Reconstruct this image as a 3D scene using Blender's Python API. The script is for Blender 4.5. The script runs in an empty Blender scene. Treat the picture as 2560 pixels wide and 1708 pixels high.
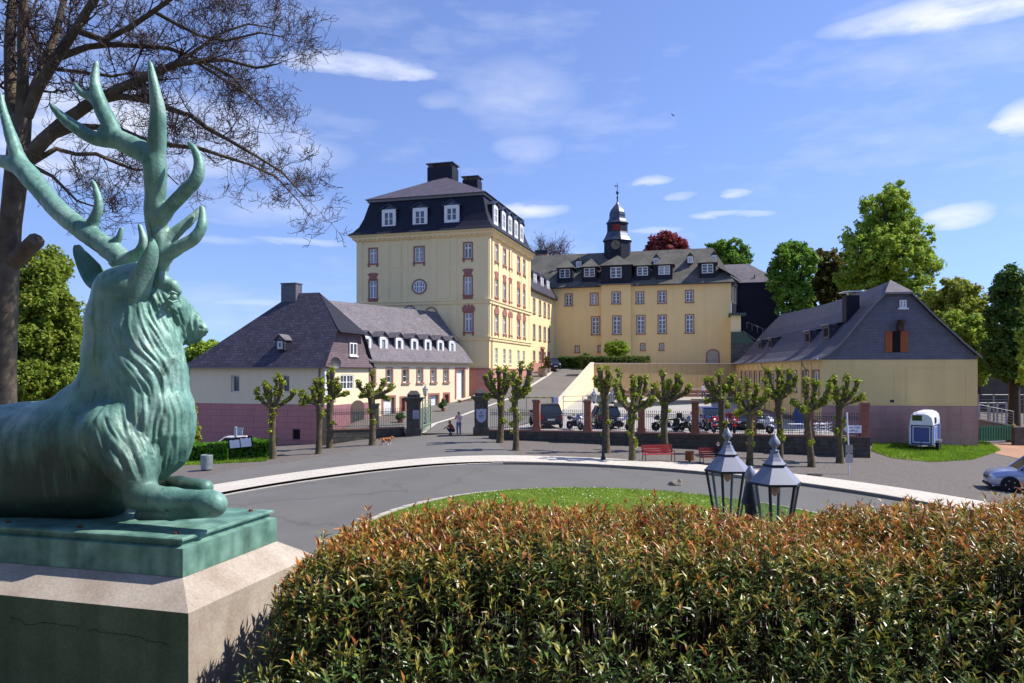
import bpy, bmesh, math, random
import numpy as np
from mathutils import Vector, Matrix, noise as mnoise

random.seed(11)
rng = np.random.default_rng(11)
F, CX, YH, ZC = 1850.0, 1280.0, 932.0, 4.7      # focal length in photo pixels, centre column, horizon row, eye height
sc = bpy.context.scene

# ------------------------------------------------------------------ camera
cd = bpy.data.cameras.new('camera')
cam = bpy.data.objects.new('camera', cd)
sc.collection.objects.link(cam)
cam.location = (0, 0, ZC)
cam.rotation_euler = (math.radians(90), 0, 0)
cd.sensor_width = 36.0
cd.lens = 36.0 * F / 2560.0
cd.shift_y = (YH - 854.0) / 2560.0
cd.clip_start = 0.1
cd.clip_end = 6000
sc.camera = cam

# ------------------------------------------------------------------ sky, sun, exposure
SUN_EL, SUN_AZ = math.radians(50), math.radians(86)     # azimuth from +Y towards +X
world = bpy.data.worlds.new('World')
sc.world = world
world.use_nodes = True
wt = world.node_tree
wt.nodes.clear()


def wn(t, **kw):
    n = wt.nodes.new(t)
    for k, v in kw.items():
        setattr(n, k, v)
    return n


def wmath(op, a, b=None, c=None, clamp=False):
    n = wn('ShaderNodeMath', operation=op, use_clamp=clamp)
    for i, x in enumerate((a, b, c)):
        if x is None:
            continue
        if isinstance(x, (int, float)):
            n.inputs[i].default_value = x
        else:
            wt.links.new(x, n.inputs[i])
    return n.outputs[0]


w_out = wn('ShaderNodeOutputWorld')
w_bg = wn('ShaderNodeBackground')
w_bg.inputs['Strength'].default_value = 0.13
sky = wn('ShaderNodeTexSky', sky_type='NISHITA')
sky.sun_disc = False
sky.sun_elevation = SUN_EL
sky.sun_rotation = SUN_AZ
sky.altitude = 300
sky.air_density = 1.0
sky.dust_density = 0.0
sky.ozone_density = 3.0
w_tc = wn('ShaderNodeTexCoord')
w_sep = wn('ShaderNodeSeparateXYZ')
wt.links.new(w_tc.outputs['Generated'], w_sep.inputs[0])
w_u = wmath('ARCTAN2', w_sep.outputs[0], w_sep.outputs[1])
w_v = wmath('ARCSINE', w_sep.outputs[2])
w_com = wn('ShaderNodeCombineXYZ')
wt.links.new(wmath('MULTIPLY', w_u, 5.0), w_com.inputs[0])
wt.links.new(wmath('MULTIPLY', w_v, 16.0), w_com.inputs[1])
w_nz = wn('ShaderNodeTexNoise')
w_nz.inputs['Scale'].default_value = 2.2
w_nz.inputs['Detail'].default_value = 7
w_nz.inputs['Roughness'].default_value = 0.6
wt.links.new(w_com.outputs[0], w_nz.inputs['Vector'])
w_n2 = wn('ShaderNodeTexNoise')
w_n2.inputs['Scale'].default_value = 0.55
w_n2.inputs['Detail'].default_value = 6
w_n2.inputs['Roughness'].default_value = 0.55
wt.links.new(w_com.outputs[0], w_n2.inputs['Vector'])
nzc = wmath('SUBTRACT', w_nz.outputs[0], 0.5)
# thin veil of cirrus over the whole dome
veil = wmath('MULTIPLY', wmath('SUBTRACT', wmath('ADD', w_n2.outputs[0], wmath('MULTIPLY', nzc, 0.35)), 0.5, clamp=True), 1.6, clamp=True)
cover = wmath('MULTIPLY', veil, 0.55)
# single small clouds: column, row, half width, half height, density
CLOUDS = [(890, 163, 170, 24, .85), (1030, 180, 70, 14, .7), (1290, 240, 150, 75, .33), (1315, 372, 80, 30, .33),
          (1318, 526, 95, 17, .85), (360, 300, 330, 60, .8), (480, 360, 330, 55, .65), (190, 390, 220, 60, .7),
          (660, 520, 170, 36, .32), (752, 372, 75, 16, .6), (740, 340, 40, 14, .5), (2470, 4, 300, 34, .95),
          (2395, 541, 60, 24, .95), (2565, 290, 50, 28, .9), (1637, 450, 42, 10, .65), (1842, 481, 36, 8, .6),
          (1698, 491, 30, 8, .45), (1800, 533, 60, 8, .5), (1880, 533, 55, 8, .5), (1640, 576, 60, 8, .5),
          (745, 604, 110, 9, .5), (1120, 250, 60, 18, .2), (640, 756, 90, 9, .4), (500, 600, 120, 10, .35)]
for (px, py, hw, hh, den) in CLOUDS:
    u0 = math.atan((px - CX) / F)
    v0 = math.atan((YH - py) / F * math.cos(u0))
    du = wmath('DIVIDE', wmath('SUBTRACT', wmath('ADD', w_u, wmath('MULTIPLY', nzc, 0.05)), u0), hw / F * 1.15)
    dv = wmath('DIVIDE', wmath('SUBTRACT', wmath('ADD', w_v, wmath('MULTIPLY', nzc, 0.022)), v0), hh / F * 1.25)
    r2 = wmath('ADD', wmath('MULTIPLY', du, du), wmath('MULTIPLY', dv, dv))
    m = wmath('POWER', wmath('SUBTRACT', 1.0, r2, clamp=True), 0.8)
    m = wmath('MULTIPLY', wmath('MULTIPLY', m, den), wmath('ADD', wmath('MULTIPLY', nzc, 2.2), 0.72, clamp=True))
    cover = wmath('MAXIMUM', cover, m)
w_mix = wn('ShaderNodeMix', data_type='RGBA')
wt.links.new(cover, w_mix.inputs[0])
w_hs = wn('ShaderNodeHueSaturation')
w_hs.inputs['Saturation'].default_value = 1.05
w_hs.inputs['Hue'].default_value = 0.515
wt.links.new(sky.outputs[0], w_hs.inputs['Color'])
# clear dry air: the pale belt at the horizon sits lower than the sky model puts it
w_up = wn('ShaderNodeCombineXYZ')
wt.links.new(w_sep.outputs[0], w_up.inputs[0])
wt.links.new(w_sep.outputs[1], w_up.inputs[1])
wt.links.new(wmath('MULTIPLY_ADD', w_sep.outputs[2], 0.85, 0.16), w_up.inputs[2])
w_nrm = wn('ShaderNodeVectorMath', operation='NORMALIZE')
wt.links.new(w_up.outputs[0], w_nrm.inputs[0])
wt.links.new(w_nrm.outputs[0], sky.inputs['Vector'])
wt.links.new(w_hs.outputs[0], w_mix.inputs[6])
w_mix.inputs[7].default_value = (4.4, 4.6, 5.3, 1)
wt.links.new(w_mix.outputs[2], w_bg.inputs['Color'])
wt.links.new(w_bg.outputs[0], w_out.inputs[0])

sl = bpy.data.lights.new('sun', 'SUN')
sl.energy = 3.7
sl.angle = math.radians(0.53)
sl.color = (1.0, 0.94, 0.85)
sun = bpy.data.objects.new('sun', sl)
sc.collection.objects.link(sun)
sdir = Vector((math.sin(SUN_AZ) * math.cos(SUN_EL), math.cos(SUN_AZ) * math.cos(SUN_EL), math.sin(SUN_EL)))
sun.rotation_euler = sdir.to_track_quat('Z', 'Y').to_euler()
sun.location = (30, 0, 60)

vs = sc.view_settings
vs.view_transform = 'Standard'
vs.look = 'None'
vs.gamma = 1.0
vs.exposure = 0.8
vs.use_curve_mapping = False
try:
    sc.cycles.use_denoising = True
    sc.cycles.denoiser = 'OPENIMAGEDENOISE'
    sc.cycles.max_bounces = 6
    sc.cycles.transparent_max_bounces = 6
    sc.cycles.caustics_reflective = False
    sc.cycles.caustics_refractive = False
    sc.cycles.sample_clamp_indirect = 6
except Exception:
    pass


# ------------------------------------------------------------------ helpers
def W(px, py, Y):
    return Vector(((px - CX) / F * Y, Y, ZC + (YH - py) / F * Y))


def C(r, g, b):
    f = lambda x: (x / 255 / 12.92) if x / 255 <= .04045 else ((x / 255 + .055) / 1.055) ** 2.4
    return (f(r), f(g), f(b), 1)


MATS = {}


def mat(name, col, rough=.85, var=.12, scale=2.0, col2=None, bump=0.0, bscale=40.0, metal=0.0, spec=.3,
        streak=0.0, sscale=1.0, pattern=None, island=0.0, transl=0.0, speck=0.0, coords='Object', detail=5, emit=None, dirt=None):
    """procedural material: base colour with noise variation, optional streaks, slate/brick pattern, bump"""
    if name in MATS:
        return MATS[name]
    m = bpy.data.materials.new(name)
    m.use_nodes = True
    nt = m.node_tree
    N, L = nt.nodes, nt.links
    b = N['Principled BSDF']
    b.inputs['Roughness'].default_value = rough
    b.inputs['Metallic'].default_value = metal
    b.inputs['Specular IOR Level'].default_value = spec
    tc = N.new('ShaderNodeTexCoord')
    src = tc.outputs['UV'] if coords == 'UV' else tc.outputs['Object']
    nz = N.new('ShaderNodeTexNoise')
    nz.inputs['Scale'].default_value = scale
    nz.inputs['Detail'].default_value = detail
    nz.inputs['Roughness'].default_value = .6
    L.new(src, nz.inputs['Vector'])
    ramp = N.new('ShaderNodeValToRGB')
    e = ramp.color_ramp.elements
    c1 = tuple(x * (1 - var) for x in col[:3]) + (1,)
    c2 = col2 if col2 else tuple(min(1, x * (1 + var)) for x in col[:3]) + (1,)
    e[0].position, e[1].position = .3, .7
    e[0].color, e[1].color = c1, c2
    L.new(nz.outputs[0], ramp.inputs[0])
    out = ramp.outputs[0]
    height = None

    def mixc(fac, a, bcol, typ='MIX'):
        x = N.new('ShaderNodeMix')
        x.data_type = 'RGBA'
        x.blend_type = typ
        if isinstance(fac, float):
            x.inputs[0].default_value = fac
        else:
            L.new(fac, x.inputs[0])
        L.new(a, x.inputs[6])
        if isinstance(bcol, tuple):
            x.inputs[7].default_value = bcol
        else:
            L.new(bcol, x.inputs[7])
        return x.outputs[2]

    if pattern:                      # (kind, width, height, mortar, contrast)
        kind, bw, bh, mort, con = pattern
        br = N.new('ShaderNodeTexBrick')
        L.new(tc.outputs['UV'], br.inputs['Vector'])
        br.inputs['Scale'].default_value = 1.0
        br.inputs['Brick Width'].default_value = bw
        br.inputs['Row Height'].default_value = bh
        br.inputs['Mortar Size'].default_value = mort
        br.inputs['Mortar Smooth'].default_value = .3
        br.inputs['Color1'].default_value = (1 - con, 1 - con, 1 - con, 1)
        br.inputs['Color2'].default_value = (1 + con, 1 + con, 1 + con, 1)
        br.inputs['Mortar'].default_value = (.55, .55, .55, 1)
        br.offset = .5
        out = mixc(1.0, out, br.outputs[0], 'MULTIPLY')
        inv = N.new('ShaderNodeMath')
        inv.operation = 'SUBTRACT'
        inv.inputs[0].default_value = 1
        L.new(br.outputs['Fac'], inv.inputs[1])
        height = inv.outputs[0]
    if streak:
        mp = N.new('ShaderNodeMapping')
        mp.inputs['Scale'].default_value = (3.2 * sscale, 3.2 * sscale, .22 * sscale)
        L.new(tc.outputs['Object'], mp.inputs[0])
        n2 = N.new('ShaderNodeTexNoise')
        n2.inputs['Scale'].default_value = 1.6
        n2.inputs['Detail'].default_value = 6
        L.new(mp.outputs[0], n2.inputs['Vector'])
        r2 = N.new('ShaderNodeValToRGB')
        r2.color_ramp.elements[0].position, r2.color_ramp.elements[1].position = .46, .72
        r2.color_ramp.elements[0].color = (0, 0, 0, 1)
        r2.color_ramp.elements[1].color = (streak, streak, streak, 1)
        L.new(n2.outputs[0], r2.inputs[0])
        dc = dirt or tuple(x * .45 for x in col[:3]) + (1,)
        out = mixc(r2.outputs[0], out, dc)
    if speck:
        ns_ = N.new('ShaderNodeTexNoise')
        ns_.inputs['Scale'].default_value = 75
        ns_.inputs['Detail'].default_value = 4
        L.new(tc.outputs['Object'], ns_.inputs['Vector'])
        mr0 = N.new('ShaderNodeMapRange')
        mr0.inputs[1].default_value, mr0.inputs[2].default_value = .32, .68
        mr0.inputs[3].default_value, mr0.inputs[4].default_value = 1 - speck, 1 + speck
        L.new(ns_.outputs[0], mr0.inputs[0])
        out = mixc(1.0, out, mr0.outputs[0], 'MULTIPLY')
    if island:
        g = N.new('ShaderNodeNewGeometry')
        mr = N.new('ShaderNodeMapRange')
        mr.inputs[3].default_value = 1 - island
        mr.inputs[4].default_value = 1 + island
        L.new(g.outputs['Random Per Island'], mr.inputs[0])
        hs = N.new('ShaderNodeHueSaturation')
        L.new(mr.outputs[0], hs.inputs['Value'])
        mr2 = N.new('ShaderNodeMapRange')
        mr2.inputs[3].default_value = .5 - island * .06
        mr2.inputs[4].default_value = .5 + island * .06
        L.new(g.outputs['Random Per Island'], mr2.inputs[0])
        L.new(mr2.outputs[0], hs.inputs['Hue'])
        L.new(out, hs.inputs['Color'])
        out = hs.outputs[0]
    L.new(out, b.inputs['Base Color'])
    if emit:
        b.inputs['Emission Color'].default_value = emit[0]
        b.inputs['Emission Strength'].default_value = emit[1]
    if bump:
        nb = N.new('ShaderNodeTexNoise')
        nb.inputs['Scale'].default_value = bscale
        nb.inputs['Detail'].default_value = 6
        L.new(tc.outputs['Object'], nb.inputs['Vector'])
        h = nb.outputs[0]
        if height is not None:
            ad = N.new('ShaderNodeMath')
            ad.operation = 'MULTIPLY_ADD'
            ad.inputs[1].default_value = 1.0
            L.new(height, ad.inputs[0])
            L.new(h, ad.inputs[2])
            h = ad.outputs[0]
        bp = N.new('ShaderNodeBump')
        bp.inputs['Strength'].default_value = min(1, bump * 10)
        bp.inputs['Distance'].default_value = bump
        L.new(h, bp.inputs['Height'])
        L.new(bp.outputs[0], b.inputs['Normal'])
    if transl:
        tr = N.new('ShaderNodeBsdfTranslucent')
        L.new(out, tr.inputs['Color'])
        ms = N.new('ShaderNodeMixShader')
        ms.inputs[0].default_value = transl
        L.new(b.outputs[0], ms.inputs[1])
        L.new(tr.outputs[0], ms.inputs[2])
        L.new(ms.outputs[0], N['Material Output'].inputs[0])
    MATS[name] = m
    return m


def glassmat(name, tint=(1, 1, 1), alpha=.25, rough=.03):
    """clear pane: mostly transparent with a glossy coat"""
    if name in MATS:
        return MATS[name]
    m = bpy.data.materials.new(name)
    m.use_nodes = True
    nt = m.node_tree
    N, L = nt.nodes, nt.links
    b = N['Principled BSDF']
    b.inputs['Base Color'].default_value = (*tint, 1)
    b.inputs['Roughness'].default_value = rough
    tr = N.new('ShaderNodeBsdfTransparent')
    tr.inputs[0].default_value = (*tint, 1)
    ms = N.new('ShaderNodeMixShader')
    ms.inputs[0].default_value = alpha
    L.new(tr.outputs[0], ms.inputs[1])
    L.new(b.outputs[0], ms.inputs[2])
    L.new(ms.outputs[0], N['Material Output'].inputs[0])
    MATS[name] = m
    return m


def uv_planar(me):
    n = len(me.polygons)
    if n == 0 or n > 60000:
        return
    uv = me.uv_layers.new(name='UVMap')
    co = np.empty(len(me.vertices) * 3, np.float32)
    me.vertices.foreach_get('co', co)
    co = co.reshape(-1, 3)
    nr = np.empty(n * 3, np.float32)
    me.polygons.foreach_get('normal', nr)
    nr = nr.reshape(-1, 3)
    lt = np.empty(n, np.int32)
    me.polygons.foreach_get('loop_total', lt)
    vi = np.empty(len(me.loops), np.int32)
    me.loops.foreach_get('vertex_index', vi)
    u = np.stack([-nr[:, 1], nr[:, 0], np.zeros(n)], 1)
    ln = np.linalg.norm(u, axis=1)
    flat = ln < .05
    u[flat] = (1, 0, 0)
    ln[flat] = 1
    u /= ln[:, None]
    v = np.cross(nr, u)
    pi = np.repeat(np.arange(n), lt)
    p = co[vi]
    st = np.stack([(p * u[pi]).sum(1), (p * v[pi]).sum(1)], 1)
    uv.data.foreach_set('uv', st.astype(np.float32).ravel())


def link(o, parent=None, loc=None, rz=0.0):
    sc.collection.objects.link(o)
    if parent is not None:
        o.parent = parent
    if loc is not None:
        o.location = loc
    if rz:
        o.rotation_euler.z = rz
    return o


def empty(name, loc=(0, 0, 0), rz=0.0, parent=None):
    o = bpy.data.objects.new(name, None)
    o.empty_display_size = .3
    return link(o, parent, loc, rz)


def tag(o, label=None, cat=None, group=None, kind=None):
    if label:
        o['label'] = label
    if cat:
        o['category'] = cat
    if group:
        o['group'] = group
    if kind:
        o['kind'] = kind
    return o


def obj(name, me, parent=None, loc=None, rz=0.0):
    return link(bpy.data.objects.new(name, me), parent, loc, rz)


def fast_mesh(name, v, f, m, smooth=False, uv=False):
    """v (n,3) array, f (k,3) or (k,4) array"""
    v = np.ascontiguousarray(v, np.float32)
    f = np.ascontiguousarray(f, np.int32)
    me = bpy.data.meshes.new(name)
    k, c = f.shape
    me.vertices.add(len(v))
    me.vertices.foreach_set('co', v.ravel())
    me.loops.add(k * c)
    me.loops.foreach_set('vertex_index', f.ravel())
    me.polygons.add(k)
    me.polygons.foreach_set('loop_start', np.arange(k, dtype=np.int32) * c)
    me.polygons.foreach_set('loop_total', np.full(k, c, np.int32))
    me.polygons.foreach_set('use_smooth', np.full(k, smooth, bool))
    me.update(calc_edges=True)
    me.validate()
    if m:
        me.materials.append(m)
    if uv:
        uv_planar(me)
    return me


class MB:
    """collects shapes; build() links them as one mesh object"""

    def __init__(s, M=None):
        s.v, s.f, s.M = [], [], M

    def add(s, vs_, fs_):
        o = len(s.v)
        for p in vs_:
            p = Vector(p)
            s.v.append(tuple(s.M @ p) if s.M is not None else tuple(p))
        s.f += [tuple(i + o for i in q) for q in fs_]
        return s

    def box(s, x0, y0, z0, x1, y1, z1):
        return s.add([(x0, y0, z0), (x1, y0, z0), (x1, y1, z0), (x0, y1, z0), (x0, y0, z1), (x1, y0, z1), (x1, y1, z1), (x0, y1, z1)],
                     [(3, 2, 1, 0), (4, 5, 6, 7), (0, 1, 5, 4), (1, 2, 6, 5), (2, 3, 7, 6), (3, 0, 4, 7)])

    def poly(s, *pts):
        return s.add(pts, [tuple(range(len(pts)))])

    def ext(s, pts, vec):
        """polygon extruded along vec"""
        n = len(pts)
        vec = Vector(vec)
        a = [Vector(p) for p in pts]
        return s.add(a + [p + vec for p in a], [tuple(range(n))[::-1], tuple(range(n, 2 * n))] +
                     [(i, (i + 1) % n, (i + 1) % n + n, i + n) for i in range(n)])

    def tube(s, pts, rad, n=6, cap=True):
        pts = [Vector(p) for p in pts]
        if not hasattr(rad, '__len__'):
            rad = [rad] * len(pts)
        vs_, fs_ = [], []
        t0 = (pts[1] - pts[0]).normalized()
        up = Vector((0, 0, 1)) if abs(t0.z) < .9 else Vector((1, 0, 0))
        x = t0.cross(up).normalized()
        for i, p in enumerate(pts):
            if i == 0:
                t = pts[1] - pts[0]
            elif i == len(pts) - 1:
                t = pts[-1] - pts[-2]
            else:
                t = pts[i + 1] - pts[i - 1]
            t.normalize()
            x = (x - t * x.dot(t))
            if x.length < 1e-6:
                x = t.orthogonal()
            x.normalize()
            y = t.cross(x)
            for k in range(n):
                a = 2 * math.pi * k / n
                vs_.append(p + (x * math.cos(a) + y * math.sin(a)) * rad[i])
        for i in range(len(pts) - 1):
            for k in range(n):
                a, b = i * n + k, i * n + (k + 1) % n
                fs_.append((a, b, b + n, a + n))
        if cap:
            fs_.append(tuple(range(n))[::-1])
            fs_.append(tuple(range((len(pts) - 1) * n, len(pts) * n)))
        return s.add(vs_, fs_)

    def lathe(s, prof, n=12, c=(0, 0), rot=0.0, sx=1.0, sy=1.0):
        vs_, fs_ = [], []
        for r, z in prof:
            for k in range(n):
                a = 2 * math.pi * k / n + rot
                vs_.append((c[0] + r * math.cos(a) * sx, c[1] + r * math.sin(a) * sy, z))
        for i in range(len(prof) - 1):
            for k in range(n):
                a, b = i * n + k, i * n + (k + 1) % n
                fs_.append((a, b, b + n, a + n))
        fs_.append(tuple(range(n))[::-1])
        fs_.append(tuple(range((len(prof) - 1) * n, len(prof) * n)))
        return s.add(vs_, fs_)

    def mesh(s, name, m, smooth=False, angle=40, recalc=True):
        me = bpy.data.meshes.new(name)
        me.from_pydata(s.v, [], s.f)
        if recalc:
            bm = bmesh.new()
            bm.from_mesh(me)
            bmesh.ops.recalc_face_normals(bm, faces=bm.faces)
            bm.to_mesh(me)
            bm.free()
        if smooth:
            me.polygons.foreach_set('use_smooth', np.ones(len(me.polygons), bool))
            try:
                me.set_sharp_from_angle(angle=math.radians(angle))
            except Exception:
                pass
        me.update()
        if m:
            me.materials.append(m)
        uv_planar(me)
        return me

    def build(s, name, m, parent=None, loc=None, rz=0.0, smooth=False, angle=40, recalc=True):
        return obj(name, s.mesh(name, m, smooth, angle, recalc), parent, loc, rz)


def RZ(a):
    return Matrix.Rotation(a, 4, 'Z')


def T(x, y, z=0):
    return Matrix.Translation((x, y, z))


# ------------------------------------------------------------------ implicit surfaces (statue, people, dog)
class Field:
    """smooth union of tapered capsules and ellipsoids, meshed with surface nets"""

    def __init__(s, lo, hi, h):
        s.lo, s.h = np.array(lo, float), h
        s.n = np.ceil((np.array(hi) - s.lo) / h).astype(int) + 1
        s.D = np.full(s.n, 9.0, np.float32)

    def sub(s, lo, hi):
        a = np.clip(np.floor((np.array(lo) - s.lo) / s.h).astype(int), 0, s.n - 1)
        b = np.clip(np.ceil((np.array(hi) - s.lo) / s.h).astype(int) + 1, 1, s.n)
        sl_ = tuple(slice(int(i), int(j)) for i, j in zip(a, b))
        g = np.meshgrid(*[s.lo[i] + s.h * np.arange(a[i], b[i]) for i in range(3)], indexing='ij')
        return sl_, np.stack(g, -1)

    def comb(s, sl_, d, k, cut=False):
        A = s.D[sl_]
        if A.size == 0:
            return
        if cut:
            hh = np.clip(.5 - .5 * (d + A) / k, 0, 1)
            s.D[sl_] = A + (-d - A) * hh + k * hh * (1 - hh)
        else:
            hh = np.clip(.5 + .5 * (d - A) / k, 0, 1)
            s.D[sl_] = d + (A - d) * hh - k * hh * (1 - hh)

    def cone(s, p, r1, q, r2, k=.03, cut=False):
        p, q = np.array(p, float), np.array(q, float)
        m = max(r1, r2) + k + 3 * s.h
        sl_, P = s.sub(np.minimum(p, q) - m, np.maximum(p, q) + m)
        d = q - p
        t = np.clip(((P - p) @ d) / max(1e-9, d @ d), 0, 1)
        s.comb(sl_, np.linalg.norm(P - p - t[..., None] * d, axis=-1) - (r1 + (r2 - r1) * t), k, cut)

    def chain(s, pts, k=.03):
        for (p, r1), (q, r2) in zip(pts[:-1], pts[1:]):
            s.cone(p, r1, q, r2, k)

    def ell(s, c, r, k=.03, R=None, cut=False):
        c, r = np.array(c, float), np.array(r, float)
        m = r.max() + k + 3 * s.h
        sl_, P = s.sub(c - m, c + m)
        q = P - c
        if R is not None:
            q = q @ np.array(R)
        k0 = np.linalg.norm(q / r, axis=-1)
        k1 = np.linalg.norm(q / (r * r), axis=-1)
        s.comb(sl_, k0 * (k0 - 1) / np.maximum(k1, 1e-6), k, cut)

    def mesh(s):
        D = s.D
        S = D < 0
        nx, ny, nz = D.shape
        cnt = np.zeros((nx - 1, ny - 1, nz - 1), np.int8)
        for dx in (0, 1):
            for dy in (0, 1):
                for dz in (0, 1):
                    cnt += S[dx:nx - 1 + dx, dy:ny - 1 + dy, dz:nz - 1 + dz]
        act = (cnt > 0) & (cnt < 8)
        I = np.argwhere(act)
        idx = np.full(act.shape, -1, np.int32)
        idx[act] = np.arange(len(I))
        acc = np.zeros((len(I), 3))
        num = np.zeros(len(I))
        cs = [(0, 0, 0), (1, 0, 0), (0, 1, 0), (1, 1, 0), (0, 0, 1), (1, 0, 1), (0, 1, 1), (1, 1, 1)]
        for a in range(8):
            for b in range(a + 1, 8):
                if sum(abs(cs[a][i] - cs[b][i]) for i in range(3)) != 1:
                    continue
                A, B = I + cs[a], I + cs[b]
                va, vb = D[tuple(A.T)], D[tuple(B.T)]
                x = (va < 0) != (vb < 0)
                t = np.where(x, va / np.where(x, va - vb, 1), 0)
                acc += np.where(x[:, None], A + t[:, None] * (B - A), 0)
                num += x
        V = s.lo + s.h * acc / num[:, None]
        Q = []
        for ax in range(3):
            o1, o2 = [(1, 2), (2, 0), (0, 1)][ax]
            a = [slice(1, -1)] * 3
            a[ax] = slice(0, -1)
            b = [slice(1, -1)] * 3
            b[ax] = slice(1, None)
            sa, sb = S[tuple(a)], S[tuple(b)]
            J = np.argwhere(sa != sb)
            if len(J) == 0:
                continue
            flip = sa[tuple(J.T)]
            for i in range(3):
                if i != ax:
                    J[:, i] += 1
            e1, e2 = np.zeros(3, int), np.zeros(3, int)
            e1[o1], e2[o2] = 1, 1
            q = np.stack([idx[tuple((J - e1 - e2).T)], idx[tuple((J - e2).T)], idx[tuple(J.T)], idx[tuple((J - e1).T)]], 1)
            q[~flip] = q[~flip][:, ::-1]
            Q.append(q)
        Q = np.concatenate(Q)
        return V, Q[(Q >= 0).all(1)]


def smooth_verts(V, Q, it=2, lam=.5):
    E = np.concatenate([Q[:, [0, 1]], Q[:, [1, 2]], Q[:, [2, 3]], Q[:, [3, 0]]])
    for _ in range(it):
        S = np.zeros_like(V)
        n = np.zeros(len(V))
        np.add.at(S, E[:, 0], V[E[:, 1]])
        np.add.at(S, E[:, 1], V[E[:, 0]])
        np.add.at(n, E[:, 0], 1)
        np.add.at(n, E[:, 1], 1)
        V = V + lam * (S / np.maximum(n, 1)[:, None] - V)
    return V


def vnormals(V, Q):
    fn = np.cross(V[Q[:, 2]] - V[Q[:, 0]], V[Q[:, 3]] - V[Q[:, 1]])
    n = np.zeros_like(V)
    for i in range(4):
        np.add.at(n, Q[:, i], fn)
    return n / np.maximum(np.linalg.norm(n, axis=1), 1e-9)[:, None]


# ------------------------------------------------------------------ leaves
def leaf_cloud(centers, size, n_per, spread, flat=.5, seed=0, elong=1.6):
    """quads scattered round clump centres; returns v, f arrays"""
    r = np.random.default_rng(seed)
    c = np.repeat(np.asarray(centers, float), n_per, axis=0)
    n = len(c)
    sp = np.repeat(np.broadcast_to(np.asarray(spread, float), (len(centers),)), n_per)
    d = r.normal(size=(n, 3))
    d /= np.linalg.norm(d, axis=1)[:, None]
    rad = sp * (r.random(n) ** .45)
    p = c + d * rad[:, None] * np.array([1, 1, .85])
    nr = d * (1 - flat) + r.normal(size=(n, 3)) * .55 + np.array([0, 0, flat])
    nr /= np.linalg.norm(nr, axis=1)[:, None]
    a = np.cross(nr, r.normal(size=(n, 3)))
    a /= np.maximum(np.linalg.norm(a, axis=1), 1e-6)[:, None]
    b = np.cross(nr, a)
    s = size * (.6 + .8 * r.random(n))[:, None]
    v = np.stack([p - a * s * elong * .5, p + b * s * .5 - nr * s * .1, p + a * s * elong * .5, p - b * s * .5 - nr * s * .1], 1).reshape(-1, 3)
    f = np.arange(4 * n).reshape(n, 4)
    return v, f
# ================================================================== ground, roads, pavements
RC, R_IN, R_OUT = (1.5, 22.0), 19.0, 21.6        # roundabout centre, pavement radii
GC, GR = (4.0, 24.3), 9.3                        # grass island
RAMP_Y = [57, 68, 80, 103, 400]
RAMP_Z = [.06, .75, 1.95, 5.2, 5.2]


def sm(t):
    return .5 * (t + np.sqrt(t * t + 3)) - .3


def sst(t):
    t = np.clip(t, 0, 1)
    return t * t * (3 - 2 * t)


def ramp_wall_x(y):
    return 4.4 + (np.asarray(y, float) - 70) * .312


def h0(x, y):
    x, y = np.asarray(x, float), np.asarray(y, float)
    z = -.12 - .026 * sm(x + 1) - .05 * sm(-x - 4) + .02 * (np.clip(y, 16, 57) - 46)
    z = z - .55 * sst((-x - 11) / 5) * sst((y - 50) / 7)
    up = np.interp(y, RAMP_Y, RAMP_Z)
    low = z + .012 * (np.clip(y, 57, 79) - 57) + 1.25 * sst((y - 78) / 8) * sst((x - 2) / 6)
    xw = ramp_wall_x(y)
    cor = sst((xw - .2 - x) / 1.0) * sst((x + 15.5) / 2.0)
    far = np.where(y > 57, low + (np.maximum(up, low) - low) * cor, z)
    return far


def h(x, y):
    """natural ground; the carriageway lies a kerb height lower inside the ring"""
    x, y = np.asarray(x, float), np.asarray(y, float)
    r = np.hypot(x - RC[0], y - RC[1])
    return h0(x, y) - .14 * sst((20.6 - r) / 1.0)


def hz(x, y):
    return float(h(x, y))


def G(px, py):
    """point of the ground under a pixel"""
    Y = 40.0
    for _ in range(60):
        x = (px - CX) / F * Y
        Y = .5 * Y + .5 * (ZC - hz(x, Y)) * F / max(py - YH, 5)
    return Vector(((px - CX) / F * Y, Y, hz((px - CX) / F * Y, Y)))


def at(px, Y):
    """ground point in the column px at distance Y"""
    x = (px - CX) / F * Y
    return Vector((x, Y, hz(x, Y)))


m_gravel = mat('gravel', C(100, 93, 88), .95, .22, 7, bump=.02, bscale=38, col2=C(122, 114, 108), detail=9, speck=.2)


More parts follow.
